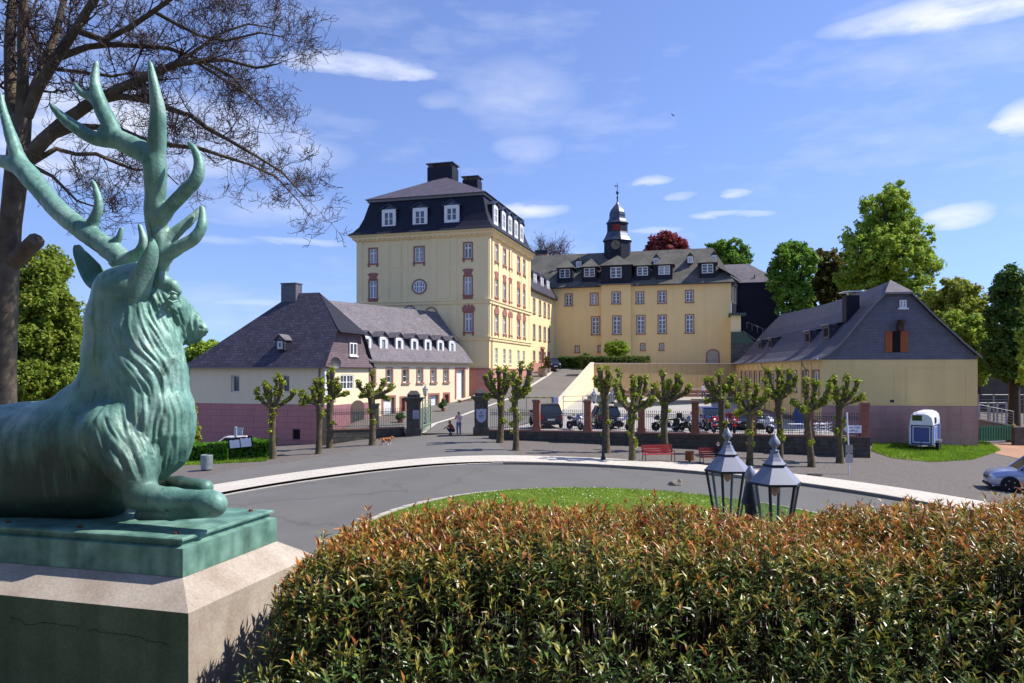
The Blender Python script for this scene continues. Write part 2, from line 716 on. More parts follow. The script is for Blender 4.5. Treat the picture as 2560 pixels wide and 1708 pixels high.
def asphalt(name, c):
    """worn asphalt: broad patches, fine grain, hairline tar cracks"""
    m = mat(name, c, .9, .10, .45, bump=.004, bscale=120, detail=12)
    N, L = m.node_tree.nodes, m.node_tree.links
    b = N['Principled BSDF']
    src = b.inputs['Base Color'].links[0].from_socket
    tc = N.new('ShaderNodeTexCoord')
    wz = N.new('ShaderNodeTexNoise')
    wz.inputs['Scale'].default_value = .9
    wz.inputs['Detail'].default_value = 5
    L.new(tc.outputs['Object'], wz.inputs['Vector'])
    ad = N.new('ShaderNodeVectorMath')
    ad.operation = 'MULTIPLY_ADD'
    ad.inputs[1].default_value = (2.2, 2.2, 0)
    L.new(wz.outputs['Color'], ad.inputs[0])
    L.new(tc.outputs['Object'], ad.inputs[2])
    vo = N.new('ShaderNodeTexVoronoi')
    vo.feature = 'DISTANCE_TO_EDGE'
    vo.inputs['Scale'].default_value = .12
    L.new(ad.outputs[0], vo.inputs['Vector'])
    last = src
    for sock, p0, p1, col in ((vo.outputs['Distance'], .0, .010, .80),):
        r = N.new('ShaderNodeMapRange')
        r.inputs[1].default_value, r.inputs[2].default_value = p0, p1
        r.inputs[3].default_value, r.inputs[4].default_value = col, 1
        L.new(sock, r.inputs[0])
        x = N.new('ShaderNodeMix')
        x.data_type, x.blend_type = 'RGBA', 'MULTIPLY'
        x.inputs[0].default_value = 1
        L.new(last, x.inputs[6])
        L.new(r.outputs[0], x.inputs[7])
        last = x.outputs[2]
    sp = N.new('ShaderNodeTexNoise')
    sp.inputs['Scale'].default_value = 34
    sp.inputs['Detail'].default_value = 3
    L.new(tc.outputs['Object'], sp.inputs['Vector'])
    r = N.new('ShaderNodeMapRange')
    r.inputs[1].default_value, r.inputs[2].default_value, r.inputs[3].default_value, r.inputs[4].default_value = .3, .7, .86, 1.14
    L.new(sp.outputs[0], r.inputs[0])
    x = N.new('ShaderNodeMix')
    x.data_type, x.blend_type = 'RGBA', 'MULTIPLY'
    x.inputs[0].default_value = 1
    L.new(last, x.inputs[6])
    L.new(r.outputs[0], x.inputs[7])
    L.new(x.outputs[2], b.inputs['Base Color'])
    return m


m_asphalt = asphalt('asphalt', C(104, 102, 98))
m_asphalt2 = asphalt('asphalt_worn', C(110, 107, 103))
m_pave = mat('pale_paving', C(198, 190, 176), .88, .06, .8, bump=.004, bscale=60, pattern=('p', .8, .4, .012, .03))
m_kerb = mat('kerb_stone', C(120, 115, 108), .9, .15, 3, bump=.01)
m_kerbpale = mat('pale_kerb', C(190, 182, 172), .9, .1, 3)
m_soil = mat('grass_soil', C(88, 104, 36), .95, .35, 3, col2=C(120, 140, 40), bump=.03, bscale=30)
m_dirt = mat('red_earth', C(168, 130, 104), .95, .15, .8, bump=.02)
m_court = mat('yard_paving', C(164, 160, 154), .92, .08, .6, bump=.004)


def grid_axis(parts):
    return np.unique(np.concatenate([np.arange(a, b, s) for a, b, s in parts]).round(3))


gx = grid_axis([(-3000, -200, 400), (-200, -60, 20), (-60, -32, 4), (-32, 40, .5), (40, 72, 4), (72, 200, 20), (200, 3001, 400)])
gy = grid_axis([(-400, -20, 60), (-20, 4, 4), (4, 62, .5), (62, 120, 1), (120, 300, 20), (300, 4001, 400)])
X, Y = np.meshgrid(gx, gy, indexing='ij')
Zg = h(X, Y)
far = np.maximum(np.abs(X) - 45, 0) + np.maximum(Y - 150, 0) + np.maximum(-Y, 0)
Zg = Zg * np.exp(-far / 60) + (-1.2) * (1 - np.exp(-far / 60))
Zg -= 2.2 * sst((-X - 22) / 20) * sst((Y + 20) / 10)                 # ground falls away to the left
V = np.stack([X, Y, Zg], -1).reshape(-1, 3)
ni, nj = X.shape
ii, jj = np.meshgrid(np.arange(ni - 1), np.arange(nj - 1), indexing='ij')
q = (ii * nj + jj).ravel()
ground = obj('ground', fast_mesh('ground', V, np.stack([q, q + nj, q + nj + 1, q + 1], 1), m_gravel, smooth=True))
tag(ground, 'grey gravel ground around the buildings', kind='structure')


def sheet(name, poly, m, off=.02, cell=1.0, skirt=0.0, zf=None, kind='structure', label=None, parent=None):
    """flat polygon draped over the ground"""
    bm = bmesh.new()
    vs_ = [bm.verts.new((p[0], p[1], 0)) for p in poly]
    bm.faces.new(vs_)
    xs, ys = [p[0] for p in poly], [p[1] for p in poly]
    for ax, a, b in ((0, min(xs), max(xs)), (1, min(ys), max(ys))):
        k = math.ceil(a / cell) * cell
        while k < b:
            co = [0, 0, 0]
            no = [0, 0, 0]
            co[ax], no[ax] = k, 1
            bmesh.ops.bisect_plane(bm, geom=bm.verts[:] + bm.edges[:] + bm.faces[:], plane_co=co, plane_no=no, dist=1e-5)
            k += cell
    bmesh.ops.triangulate(bm, faces=bm.faces[:])
    f = zf or h
    for v in bm.verts:
        v.co.z = float(f(v.co.x, v.co.y)) + off
    if skirt:
        ed = [e for e in bm.edges if len(e.link_faces) == 1]
        r = bmesh.ops.extrude_edge_only(bm, edges=ed)
        for v in r['geom']:
            if isinstance(v, bmesh.types.BMVert):
                v.co.z -= skirt
    bmesh.ops.recalc_face_normals(bm, faces=bm.faces)
    me = bpy.data.meshes.new(name)
    bm.to_mesh(me)
    bm.free()
    me.materials.append(m)
    uv_planar(me)
    o = obj(name, me, parent)
    if kind:
        o['kind'] = kind
    if label:
        o['label'] = label
    return o


def ring_pts(c, r, a0, a1, n):
    return [(c[0] + r * math.cos(math.radians(a0 + (a1 - a0) * i / n)), c[1] + r * math.sin(math.radians(a0 + (a1 - a0) * i / n))) for i in range(n + 1)]


# carriageway of the roundabout (lies lower than the kerb)
road = sheet('road', ring_pts(RC, 19.15, -180, 180, 96)[:-1], m_asphalt, .02, label='grey asphalt carriageway of the roundabout')
# drive from the ring to the gate, fanning out to the left
fan = [G(1220, 1094), G(1262, 1125), G(1322, 1149)]
fan += [Vector((*p, 0)) for p in ring_pts(RC, R_OUT - .25, 90, 150, 20)]
fan += [Vector((-22, 37, 0)), Vector((-30, 40, 0)), Vector((-30, 43.5, 0)), G(470, 1203), G(600, 1172), G(720, 1158), G(800, 1143), G(900, 1124), G(985, 1106), G(1010, 1095), G(1052, 1090)]
fan = [(p.x, p.y) for p in fan]
sheet('driveway', fan, m_asphalt2, .025, label='asphalt drive fanning from the ring to the gate')

# pale pavement band with dark kerb
mb, n = MB(), 150
pav = [(RC[0], RC[1], a) for a in np.linspace(-8, 172, n)]
for i in range(n - 1):
    q = []
    for r, a in ((R_IN, pav[i][2]), (R_OUT, pav[i][2]), (R_OUT, pav[i + 1][2]), (R_IN, pav[i + 1][2])):
        x, y = RC[0] + r * math.cos(math.radians(a)), RC[1] + r * math.sin(math.radians(a))
        q.append((x, y, float(h0(x, y)) + .035))
    mb.poly(*q)
pv = mb.build('pavement', m_pave, recalc=False)
tag(pv, 'pale curved pavement along the outside of the roundabout', kind='structure')
# joints run across and along the band: rewrite UVs as arc length / radius
uvd = pv.data.uv_layers[0].data
for l in pv.data.loops:
    c = pv.data.vertices[l.vertex_index].co
    uvd[l.index].uv = (math.atan2(c.y - RC[1], c.x - RC[0]) * 20.3, math.hypot(c.x - RC[0], c.y - RC[1]))
kerb_me = {}
for nm, a0, a1, kcol, ktop in (('kerb', -8, 96, m_kerb, .05), ('kerb', 96, 172, m_kerbpale, .0)):
    steps = int((a1 - a0) / 2.0)
    for i in range(steps):
        mb = MB()
        b0, b1 = a0 + (a1 - a0) * (i + .012) / steps, a0 + (a1 - a0) * (i + .988) / steps
        p4 = []
        for r, a in ((R_IN - .14, b0), (R_IN + .02, b0), (R_IN + .02, b1), (R_IN - .14, b1)):
            x, y = RC[0] + r * math.cos(math.radians(a)), RC[1] + r * math.sin(math.radians(a))
            p4.append((x, y, float(h0(x, y)) - .3))
        up = .336 - .121 * float(sst(((b0 + b1) / 2 - 82) / 30))
        mb.ext(p4, (0, 0, up + random.uniform(-.004, .004)))
        mb.build('kerb_stone', kcol, pv)
# drain grate on the pavement
g0 = G(2037, 1189)
dr = empty('drain_grate', (g0.x, g0.y, float(h0(g0.x, g0.y)) + .036), math.radians(-38))
m_iron = mat('cast_iron', C(52, 54, 58), .6, .1, 6, metal=.4)
MB().box(-.35, -.25, 0, .35, -.2, .02).box(-.35, .2, 0, .35, .25, .02).box(-.35, -.2, 0, -.3, .2, .02).box(.3, -.2, 0, .35, .2, .02).build('frame', m_iron, dr)
for i in range(6):
    MB().box(-.25 + i * .095, -.2, .002, -.2 + i * .095, .2, .016).build('slat', m_iron, dr)
tag(dr, 'small dark iron drain grate set in the pale pavement', 'drain')

# grass island
def island_z(x, y):
    r = np.hypot(np.asarray(x) - GC[0], np.asarray(y) - GC[1]) / GR
    return h(x, y) + .02 + .13 * sst((1 - r) * 12) + .35 * (1 - np.clip(r, 0, 1) ** 2)


isl = sheet('grass_island', [(GC[0] + GR * 1.0 * math.cos(a) * (1 + .02 * math.sin(3 * a)), GC[1] + GR * math.sin(a)) for a in np.linspace(0, 2 * math.pi, 72)[:-1]],
            m_soil, .01, .5, .2, island_z, label='round lawn island in the middle of the roundabout')
mb = MB()
ring = [(GC[0] + (GR + .02) * math.cos(a) * (1 + .02 * math.sin(3 * a)), GC[1] + (GR + .02) * math.sin(a)) for a in np.linspace(0, 2 * math.pi, 73)[:-1]]
for i in range(72):
    p, q2 = Vector(ring[i]), Vector(ring[(i + 1) % 72])
    d = (p - Vector(GC)).normalized() * .1
    e = (q2 - Vector(GC)).normalized() * .1
    zz = hz(p.x, p.y)
    MB().ext([(p.x, p.y, zz), (p.x + d.x, p.y + d.y, zz), (q2.x + e.x, q2.y + e.y, zz), (q2.x, q2.y, zz)], (0, 0, .09)).build('edging_stone', m_kerbpale, isl)


def grass_blades(name, pts, hgt, wid, m, seed=0):
    r = np.random.default_rng(seed)
    n = len(pts)
    p = np.asarray(pts, float)
    a = r.random(n) * 2 * math.pi
    d = np.stack([np.cos(a), np.sin(a), np.zeros(n)], 1)
    hh = hgt * (.5 + r.random(n))[:, None]
    lean = r.normal(size=(n, 3)) * .45 * hh
    lean[:, 2] = 0
    v = np.stack([p - d * wid, p + d * wid, p + lean + np.array([0, 0, 1]) * hh], 1).reshape(-1, 3)
    return obj(name, fast_mesh(name, v, np.arange(3 * n).reshape(n, 3), m))


m_grass = mat('grass_blade', C(112, 150, 34), .7, .25, .8, col2=C(150, 180, 52), island=.35, transl=.35)
m_daisy = mat('daisy_white', C(235, 235, 225), .8, .05, 3)
n = 60000
a = rng.random(n) * 2 * math.pi
rr = GR * np.sqrt(rng.random(n))
x, y = GC[0] + rr * np.cos(a), GC[1] + rr * np.sin(a)
keep = y > 17
x, y = x[keep], y[keep]
pts = np.stack([x, y, island_z(x, y)], 1)
tag(grass_blades('grass', pts, .07, .014, m_grass, 1), 'short bright green grass of the lawn island', 'grass', kind='stuff')
sel = rng.random(len(pts)) < .006
dp = pts[sel] + np.array([0, 0, .07])
dv = np.stack([dp + np.array([dx, dy, dz]) * .016 for dx, dy, dz in ((-1, -1, -.3), (1, -1, -.3), (1, 1, .5), (-1, 1, .5))], 1).reshape(-1, 3)
tag(obj('daisies', fast_mesh('daisies', dv, np.arange(len(dv)).reshape(-1, 4), m_daisy)), 'tiny white daisies scattered over the lawn island', 'flowers', kind='stuff')

# ramp up to the castle yard
RL = lambda y: float(np.interp(y, [56.3, 62, 70, 80, 97, 104], [-6.7, -6.3, -3.6, .2, 5.0, 6.2]))
RR = lambda y: float(np.interp(y, [56.3, 62, 70, 87, 104], [-1.95, 1.0, 4.3, 9.55, 12.5]))
mb = MB()
ys = list(np.arange(56.3, 104.1, 1.0))
for y0, y1 in zip(ys[:-1], ys[1:]):
    for k in range(4):
        q = []
        for y, t in ((y0, k / 4), (y0, (k + 1) / 4), (y1, (k + 1) / 4), (y1, k / 4)):
            x = RL(y) + (RR(y) - RL(y)) * t
            q.append((x, y, float(np.interp(y, RAMP_Y, RAMP_Z)) + .03))
        mb.poly(*q)
rmp = mb.build('ramp_road', m_asphalt2, recalc=False, smooth=True)
tag(rmp, 'asphalt ramp climbing from the gate to the castle yard', kind='structure')
mb = MB()
for y0, y1 in zip(ys[:-1], ys[1:]):
    q = []
    for y, dx in ((y0, -.45), (y0, 0), (y1, 0), (y1, -.45)):
        q.append((RL(y) + dx, y, float(np.interp(y, RAMP_Y, RAMP_Z)) + .06))
    mb.poly(*q)
tag(mb.build('gutter', m_kerbpale, recalc=False), 'pale stone gutter line along the left of the ramp', kind='structure')
mb = MB()
for y0, y1 in zip(ys[:-1], ys[1:]):
    q = []
    for y, k in ((y0, 1), (y0, 0), (y1, 0), (y1, 1)):
        x = RL(y) - .44 if not k else max(-12.8, min(RL(y) - .44, -13.0 + (y - 56) * .35 if y < 68 else RL(y) - 9))
        q.append((x, y, float(np.interp(y, RAMP_Y, RAMP_Z)) + .04))
    mb.poly(*q)
tag(mb.build('forecourt', m_asphalt2, recalc=False), 'grey forecourt in front of the long wing', kind='structure')
# parking yard behind the railings


def yard_z(x, y):
    """made ground of the parking yard, level with the wall top, easing down to the drive"""
    y = np.asarray(y, float)
    t = sst((np.asarray(x, float) - (RR_(y) + .1)) / 4.0)
    lvl = .53 + .010 * (y - 52) + .9 * sst((y - 78) / 8)
    return lvl * t + (np.interp(y, RAMP_Y, RAMP_Z) + .03) * (1 - t)


RR_ = lambda y: np.interp(y, [56.3, 62, 70, 87, 104], [-1.95, 1.0, 4.3, 9.55, 12.5])
pk = [(-1.2, 53.3), (-1.4, 57.6), (1.2, 62), (4.35, 69.9), (9.7, 86.9), (27.0, 89.9), (24.3, 66), (22.9, 55.5), (22.0, 47.6)]
sheet('parking_yard', pk, m_court, .0, skirt=1.8, zf=yard_z, label='pale parking yard behind the railings')


def yat(px, Y):
    x = (px - CX) / F * Y
    return Vector((x, Y, float(yard_z(x, Y))))
# upper castle yard
mb = MB()
yard = [(9.7, 87.35), (27.5, 90.3), (36, 91), (36, 150), (-4, 150), (-4, 103.9), (12.6, 103.9)]
mb.ext([(x, y, 4.2) for x, y in yard], (0, 0, 1.0))
tag(mb.build('castle_yard', m_court), 'raised castle yard behind the retaining wall', kind='structure')

# terrace the camera stands on
m_conc = mat('terrace_concrete', C(120, 116, 108), .9, .12, 1.5, bump=.006)
tag(MB().ext([(-14, -8, -1), (16, -8, -1), (16, 5.3, -1), (-14, 5.3, -1)], (0, 0, 4.0)).build('terrace', m_conc), 'raised terrace under the hedge and the statue', kind='structure')

# rough grass by the barn
lawn = sheet('lawn', [(p.x, p.y) for p in (G(2184, 1108), G(2178, 1128), G(2230, 1146), G(2330, 1156), G(2430, 1150), G(2500, 1128), G(2470, 1108), G(2300, 1104))], m_soil, .022, label='patch of rough grass beside the barn')
sheet('dirt_track', [(p.x, p.y) for p in (G(2465, 1112), G(2490, 1135), G(2560, 1150), G(2700, 1150), G(2700, 1106), G(2560, 1106))], m_dirt, .018, label='reddish earth track by the green gate')
lp = []
from mathutils.geometry import intersect_point_tri_2d
for poly in lawn.data.polygons:
    a_, b_, c_ = [np.array(lawn.data.vertices[i].co) for i in poly.vertices]
    k = max(1, int(poly.area * 260))
    u = rng.random((k, 2))
    fl = u.sum(1) > 1
    u[fl] = 1 - u[fl]
    lp.append(a_ + u[:, :1] * (b_ - a_) + u[:, 1:] * (c_ - a_))
lp = np.concatenate(lp)
lp = lp[rng.random(len(lp)) < .35 + .65 * (np.array([mnoise.noise((p[0] * .5, p[1] * .5, 0)) for p in lp]) > -.15)]
tag(grass_blades('rough_grass', lp, .17, .022, m_grass, 2), 'long rough grass with weeds in front of the barn', 'grass', kind='stuff')
# ================================================================== building helpers
m_white = mat('white_paint', C(226, 226, 222), .6, .04, 4)
m_pane = mat('window_glass', C(70, 78, 88), .06, .25, .9, spec=.9)
m_panelight = mat('curtained_glass', C(150, 156, 160), .12, .2, 1.5, spec=.8)
m_red = mat('red_sandstone', C(158, 106, 96), .9, .12, 3, bump=.004)
m_brown = mat('brown_sandstone', C(152, 114, 100), .9, .12, 3, bump=.004)
m_yel = mat('yellow_render', C(238, 215, 164), .95, .04, .3, bump=.003, bscale=25, streak=.08, sscale=.3, dirt=C(176, 160, 118))
m_yel2 = mat('yellow_render_chapel', C(238, 208, 148), .95, .05, .3, bump=.004, bscale=20, streak=.12, sscale=.3, dirt=C(170, 148, 102))
m_cream = mat('cream_render', C(230, 214, 178), .95, .03, .5, bump=.003, bscale=25, streak=.08)
m_plinth = mat('pink_plinth', C(190, 134, 124), .95, .07, .8, bump=.004, streak=.12, sscale=.4)
m_pink = mat('pink_panel', C(184, 128, 124), .93, .05, .7, bump=.003, streak=.1, sscale=.4)
m_slate = mat('slate_dark', C(70, 66, 78), .55, .16, 1.2, pattern=('s', .36, .26, .03, .3), bump=.012, bscale=18)
m_slate_l = mat('slate_worn', C(112, 106, 110), .75, .16, .9, pattern=('s', .3, .22, .016, .16), bump=.012, bscale=18)
m_slate_m = mat('slate_mossy', C(92, 92, 82), .8, .2, .5, pattern=('s', .34, .24, .014, .15), bump=.012, bscale=14, col2=C(112, 108, 100))
m_slate_b = mat('slate_blue', C(30, 32, 46), .65, .12, 1.4, pattern=('s', .32, .24, .014, .16), bump=.008, bscale=20)
m_slate_w = mat('slate_wall', C(98, 98, 108), .65, .14, 1.5, pattern=('s', .45, .2, .010, .08), bump=.01, bscale=20)
m_slate_p = mat('slate_purple', C(112, 96, 100), .75, .1, 1.5, pattern=('s', .45, .2, .02, .12), bump=.01, bscale=20)
m_lead = mat('lead_metal', C(74, 80, 96), .4, .12, 2, metal=.35)
m_zinc = mat('zinc_gutter', C(120, 116, 112), .5, .1, 3, metal=.5)
m_darkwood = mat('dark_opening', C(26, 22, 20), .9, .2, 3)
m_ochre = mat('ochre_render', C(204, 174, 124), .95, .07, .4, bump=.004, streak=.25, sscale=.6, dirt=C(150, 112, 82))
m_copingpale = mat('pale_coping', C(214, 196, 172), .9, .06, 2)

PHI = math.radians(-15.95)


class Frame:
    def __init__(s, ox, oy, ang):
        s.o, s.a = Vector((ox, oy, 0)), ang
        s.M = T(ox, oy) @ RZ(ang)
        s.I = s.M.inverted()

    def ray(s, px, py):
        o = s.I @ Vector((0, 0, ZC))
        d = s.I.to_3x3() @ Vector(((px - CX) / F, 1, (YH - py) / F))
        return o, d

    def on(s, px, py, ax, val):
        """local point seen at a pixel on the local plane axis = val"""
        o, d = s.ray(px, py)
        return o + d * ((val - o[ax]) / d[ax])

    def x(s, px, y=0):
        return s.on(px, YH, 1, y).x

    def y(s, px, x=0):
        return s.on(px, YH, 0, x).y


def FM(kind, x=0.0, y=0.0):
    """face matrix: front (normal -y), right (normal +x, u=+y), left (normal -x, u=-y)"""
    return T(x, y) @ RZ({'front': 0, 'right': math.pi / 2, 'left': -math.pi / 2}[kind])


def wall(mb, u0, u1, z0, z1, op=(), d=.2):
    us = sorted({u0, u1, *[a for o in op for a in o[:2] if u0 < a < u1]})
    zs = sorted({z0, z1, *[a for o in op for a in o[2:4] if z0 < a < z1]})
    for a, b in zip(us[:-1], us[1:]):
        for c, e in zip(zs[:-1], zs[1:]):
            mu, mz = (a + b) / 2, (c + e) / 2
            if any(o[0] < mu < o[1] and o[2] < mz < o[3] for o in op):
                continue
            mb.poly((a, 0, c), (b, 0, c), (b, 0, e), (a, 0, e))
    for (a, b, c, e, *_) in op:
        mb.poly((a, 0, c), (a, d, c), (a, d, e), (a, 0, e))
        mb.poly((b, d, c), (b, 0, c), (b, 0, e), (b, d, e))
        mb.poly((a, 0, e), (a, d, e), (b, d, e), (b, 0, e))
        mb.poly((a, d, c), (a, 0, c), (b, 0, c), (b, d, c))


WC = {}


def win_mesh(w, hh, cols, rows, d, transom):
    key = (round(w, 2), round(hh, 2), cols, tuple(rows), d, transom)
    if key in WC:
        return WC[key]
    mb, t, b = MB(), .1, .06
    y0, y1 = d - .06, d + .02
    a = w / 2
    mb.box(-a, y0, 0, -a + t, y1, hh).box(a - t, y0, 0, a, y1, hh).box(-a + t, y0, 0, a - t, y1, t).box(-a + t, y0, hh - t, a - t, y1, hh)
    xs = [-a + w * i / cols for i in range(1, cols)]
    for i, x in enumerate(xs):
        k = t * .75 if cols % 2 == 0 and i == cols // 2 - 1 else b / 2
        mb.box(x - k, y0 + .005, t, x + k, y1 - .005, hh - t)
    for r in rows:
        k = t * .7 if (transom and r == max(rows)) else b / 2
        last = -a + t
        for x in xs + [a - t]:
            e = x - (t * .75 if cols % 2 == 0 and x == xs[cols // 2 - 1] else b / 2) if x != a - t else x
            mb.box(last, y0 + .01, r * hh - k, e, y1 - .01, r * hh + k)
            last = x + (x - e)
    f = mb.mesh('window', m_white)
    p = MB().box(-a + .01, d + .025, .01, a - .01, d + .035, hh - .01)
    WC[key] = (f, p.mesh('pane', m_pane), p.mesh('pane', m_panelight))
    return WC[key]


SC = {}


def surround_mesh(w, hh, style, m):
    key = (round(w, 2), round(hh, 2), style, m.name)
    if key in SC:
        return SC[key]
    mb, a, t = MB(), w / 2, .15
    if style in ('plain', 'tall', 'baroque', 'fancy'):
        mb.box(-a - t, -.045, 0, -a, .05, hh).box(a, -.045, 0, a + t, .05, hh).box(-a - t, -.045, hh, a + t, .05, hh + t)
        mb.box(-a - t - .06, -.12, -.16, a + t + .06, .05, 0)
    if style in ('baroque', 'fancy'):
        mb.box(-a - t - .02, -.09, -.42, -a + .02, 0, -.16).box(a - .02, -.09, -.42, a + t + .02, 0, -.16)
    if style == 'tall':                       # panel below and curved head above
        mb.box(-a - t, -.05, -.62, a + t, .0, -.16)
        prof = [(-a - t, hh + t), (-a, hh + .3), (-a - .02, hh + .5), (-a - t - .1, hh + .78), (-.25, hh + .9), (.25, hh + .9), (a + t + .1, hh + .78), (a + .02, hh + .5), (a, hh + .3), (a + t, hh + t)]
        mb.ext([(x, -.07, z) for x, z in prof], (0, .07, 0))
    if style == 'fancy':
        prof = [(-a - t - .1, hh + t), (-a - t - .15, hh + .6), (-.4, hh + .95), (-.12, hh + .7), (0, hh + 1.1), (.12, hh + .7), (.4, hh + .95), (a + t + .15, hh + .6), (a + t + .1, hh + t)]
        mb.ext([(x, -.1, z) for x, z in prof], (0, .1, 0))
    if style == 'sill':
        mb.box(-a - .12, -.1, -.12, a + .12, .05, 0)
    SC[key] = mb.mesh('surround', m)
    return SC[key]


def window(parent, M, u0, u1, z0, z1, cols=2, rows=(.5,), d=.14, style=None, sm_=None, light=.25, transom=False):
    w, hh = abs(u1 - u0), z1 - z0
    fr, pa, pl = win_mesh(w, hh, cols, rows, d, transom)
    o = obj('window', fr, parent, M @ Vector(((u0 + u1) / 2, 0, z0)))
    o.rotation_euler.z = M.to_euler().z
    obj('pane', pl if random.random() < light else pa, o)
    if style:
        obj('surround', surround_mesh(w, hh, style, sm_ or m_red), o)
    return o


def dormer(parent, M, uc, z0, w, hh, depth, roof='gable', wall_m=None, face_m=None, roof_m=None, cols=2, rows=(.5,), rh=.7, ov=.16, ww=None, wz=(.12, .88), y0=0.0, name='dormer'):
    """dormer standing out of a roof: cheeks, face, roof, window"""
    mb = MB(M @ T(uc, y0, z0))
    a = w / 2
    mb.box(-a, .16, 0, a, depth, hh)
    o = mb.build(name, wall_m or m_slate, parent)
    L = M @ T(uc, y0, z0)
    mb = MB(L)
    ww = ww or w * .72
    f = (-ww / 2, ww / 2, hh * wz[0], hh * wz[1])
    wall(mb, -a - .02, a + .02, -.02, hh + .02, [f], .1)
    for s in (-1, 1):
        mb.box(s * (a + .018) - .008, .0, -.02, s * (a + .018) + .008, .17, hh + .02)
    mb.build('face', face_m or m_white, o)
    mb = MB(L)
    if roof == 'gable':
        for s in (-1, 1):
            mb.ext([(0, -ov, hh + rh), (s * (a + ov), -ov, hh - .02), (s * (a + ov), depth + .6, hh - .02), (0, depth + .9, hh + rh)], (0, 0, .07))
        mb.ext([(-a, .02, hh), (a, .02, hh), (0, .02, hh + rh - .06)], (0, .1, 0))
    elif roof == 'hip':
        e = a + ov
        ap = (0, rh * 1.1, hh + rh)
        mb.add([(-e, -ov, hh), (e, -ov, hh), (e, depth + .6, hh), (-e, depth + .6, hh), ap, (0, depth + 1.0, hh + rh)],
               [(0, 1, 4), (1, 2, 5, 4), (3, 0, 4, 5), (0, 1, 2, 3)])
    elif roof == 'shed':
        mb.ext([(-a - ov, -ov, hh), (a + ov, -ov, hh), (a + ov, depth + 1.0, hh + rh), (-a - ov, depth + 1.0, hh + rh)], (0, 0, .09))
    mb.build('roof', roof_m or m_slate_l, o)
    fr, pa, pl = win_mesh(ww, f[3] - f[2], cols, rows, .08, False)
    q = obj('window', fr, o, L @ Vector((0, 0, f[2])))
    q.rotation_euler.z = M.to_euler().z
    q = obj('pane', pl if random.random() < .3 else pa, o, L @ Vector((0, 0, f[2])))
    q.rotation_euler.z = M.to_euler().z
    return o


def oval(parent, M, uc, zc, rx, rz_, m, glazed=True):
    mb = MB(M)
    n = 24
    for i in range(n):
        a, b = 2 * math.pi * i / n, 2 * math.pi * (i + 1) / n
        q = [(uc + rx * k * math.cos(t), y, zc + rz_ * k * math.sin(t)) for k, t, y in ((1, a, -.06), (1, b, -.06), (1.28, b, -.06), (1.28, a, -.06))]
        mb.ext(q, (0, .06, 0))
    o = mb.build('oval_window', m, parent)
    if glazed:
        mb = MB(M)
        mb.poly(*[(uc + rx * 1.02 * math.cos(2 * math.pi * i / n), -.012, zc + rz_ * 1.02 * math.sin(2 * math.pi * i / n)) for i in range(n)])
        mb.build('pane', m_pane, o)
        mb = MB(M)
        for t in (-.5, -.12, .12, .5):
            hh = rz_ * math.sqrt(1 - t * t)
            mb.box(uc + rx * t - .05, -.04, zc - hh, uc + rx * t + .05, -.016, zc + hh)
        for i in range(n):
            a, b = 2 * math.pi * i / n, 2 * math.pi * (i + 1) / n
            mb.ext([(uc + rx * k * math.cos(t), -.045, zc + rz_ * k * math.sin(t)) for k, t in ((.86, a), (.86, b), (1, b), (1, a))], (0, .03, 0))
        mb.box(uc - rx * .9, -.038, zc - .05, uc + rx * .9, -.018, zc + .05)
        mb.build('sash', m_white, o)
    return o


def downpipe(parent, p, z0, z1, m=None, name='downpipe'):
    MB().tube([(p[0], p[1], z0), (p[0], p[1], z1)], .06, 6).build(name, m or m_zinc, parent, smooth=True)


# ================================================================== the palace (tall block)
K = Frame(-2.46, 80.0, PHI)
PW, PD = 15.8, 17.9
pal = empty('palace', (K.o.x, K.o.y, 0), PHI)
tag(pal, 'tall yellow baroque palace block with dark mansard roof and two chimneys', 'building')
FR, RT = FM('front'), FM('right')
zE = K.on(1223, 574, 1, 0).z          # eave
zB = K.on(1222, 754, 1, 0).z          # belt cornice
zL = K.on(1224, 847, 1, 0).z          # lower cornice
zP = K.on(1222, 923, 1, 0).z          # plinth top
Z0 = 1.2


def fwin(px0, px1, py0, py1, y=0.0, fr=K):
    a, b = fr.on(px0, py1, 1, y), fr.on(px1, py0, 1, y)
    return (a.x, b.x, a.z, b.z)


front = [fwin(924, 942, 622, 659), fwin(1037, 1059, 618, 656), fwin(1161, 1179, 608, 646),
         fwin(924, 942, 702, 746), fwin(1161, 1179, 692, 737), fwin(1162, 1181, 783, 830)]
side = []
ycs = [K.y(1241), K.y(1261), K.y(1275.5), K.y(1296), K.y(1309.5)]
rows_ = [(K.on(1241, 654, 0, 0).z, K.on(1241, 612, 0, 0).z), (K.on(1241, 743, 0, 0).z, K.on(1241, 699, 0, 0).z),
         (K.on(1241, 832, 0, 0).z, K.on(1241, 789, 0, 0).z), (K.on(1247, 910, 0, 0).z, K.on(1247, 871, 0, 0).z)]
for r in rows_:
    for yc in ycs:
        side.append((yc - .55, yc + .55, r[0], r[1]))
mb = MB(FR)
wall(mb, -PW, 0, zP, zE, front)
mb.M = RT
wall(mb, 0, PD, zP, zE, side)
mb.M = None
mb.poly((-PW, PD, zP), (0, PD, zP), (0, PD, zE), (-PW, PD, zE))
mb.poly((-PW, 0, zP), (-PW, PD, zP), (-PW, PD, zE), (-PW, 0, zE))
mb.build('wall', m_yel, pal, recalc=False)
MB().box(-PW - .12, -.12, Z0 - 1.5, .12, PD, zP).build('plinth', m_plinth, pal)
for i, o in enumerate(front):
    window(pal, FR, *o, cols=2, rows=(.7,) if i != 1 else (.33, .66), style='tall' if i in (3, 4) else ('fancy' if i == 5 else 'baroque'), sm_=m_red, transom=i != 1, light=.5)
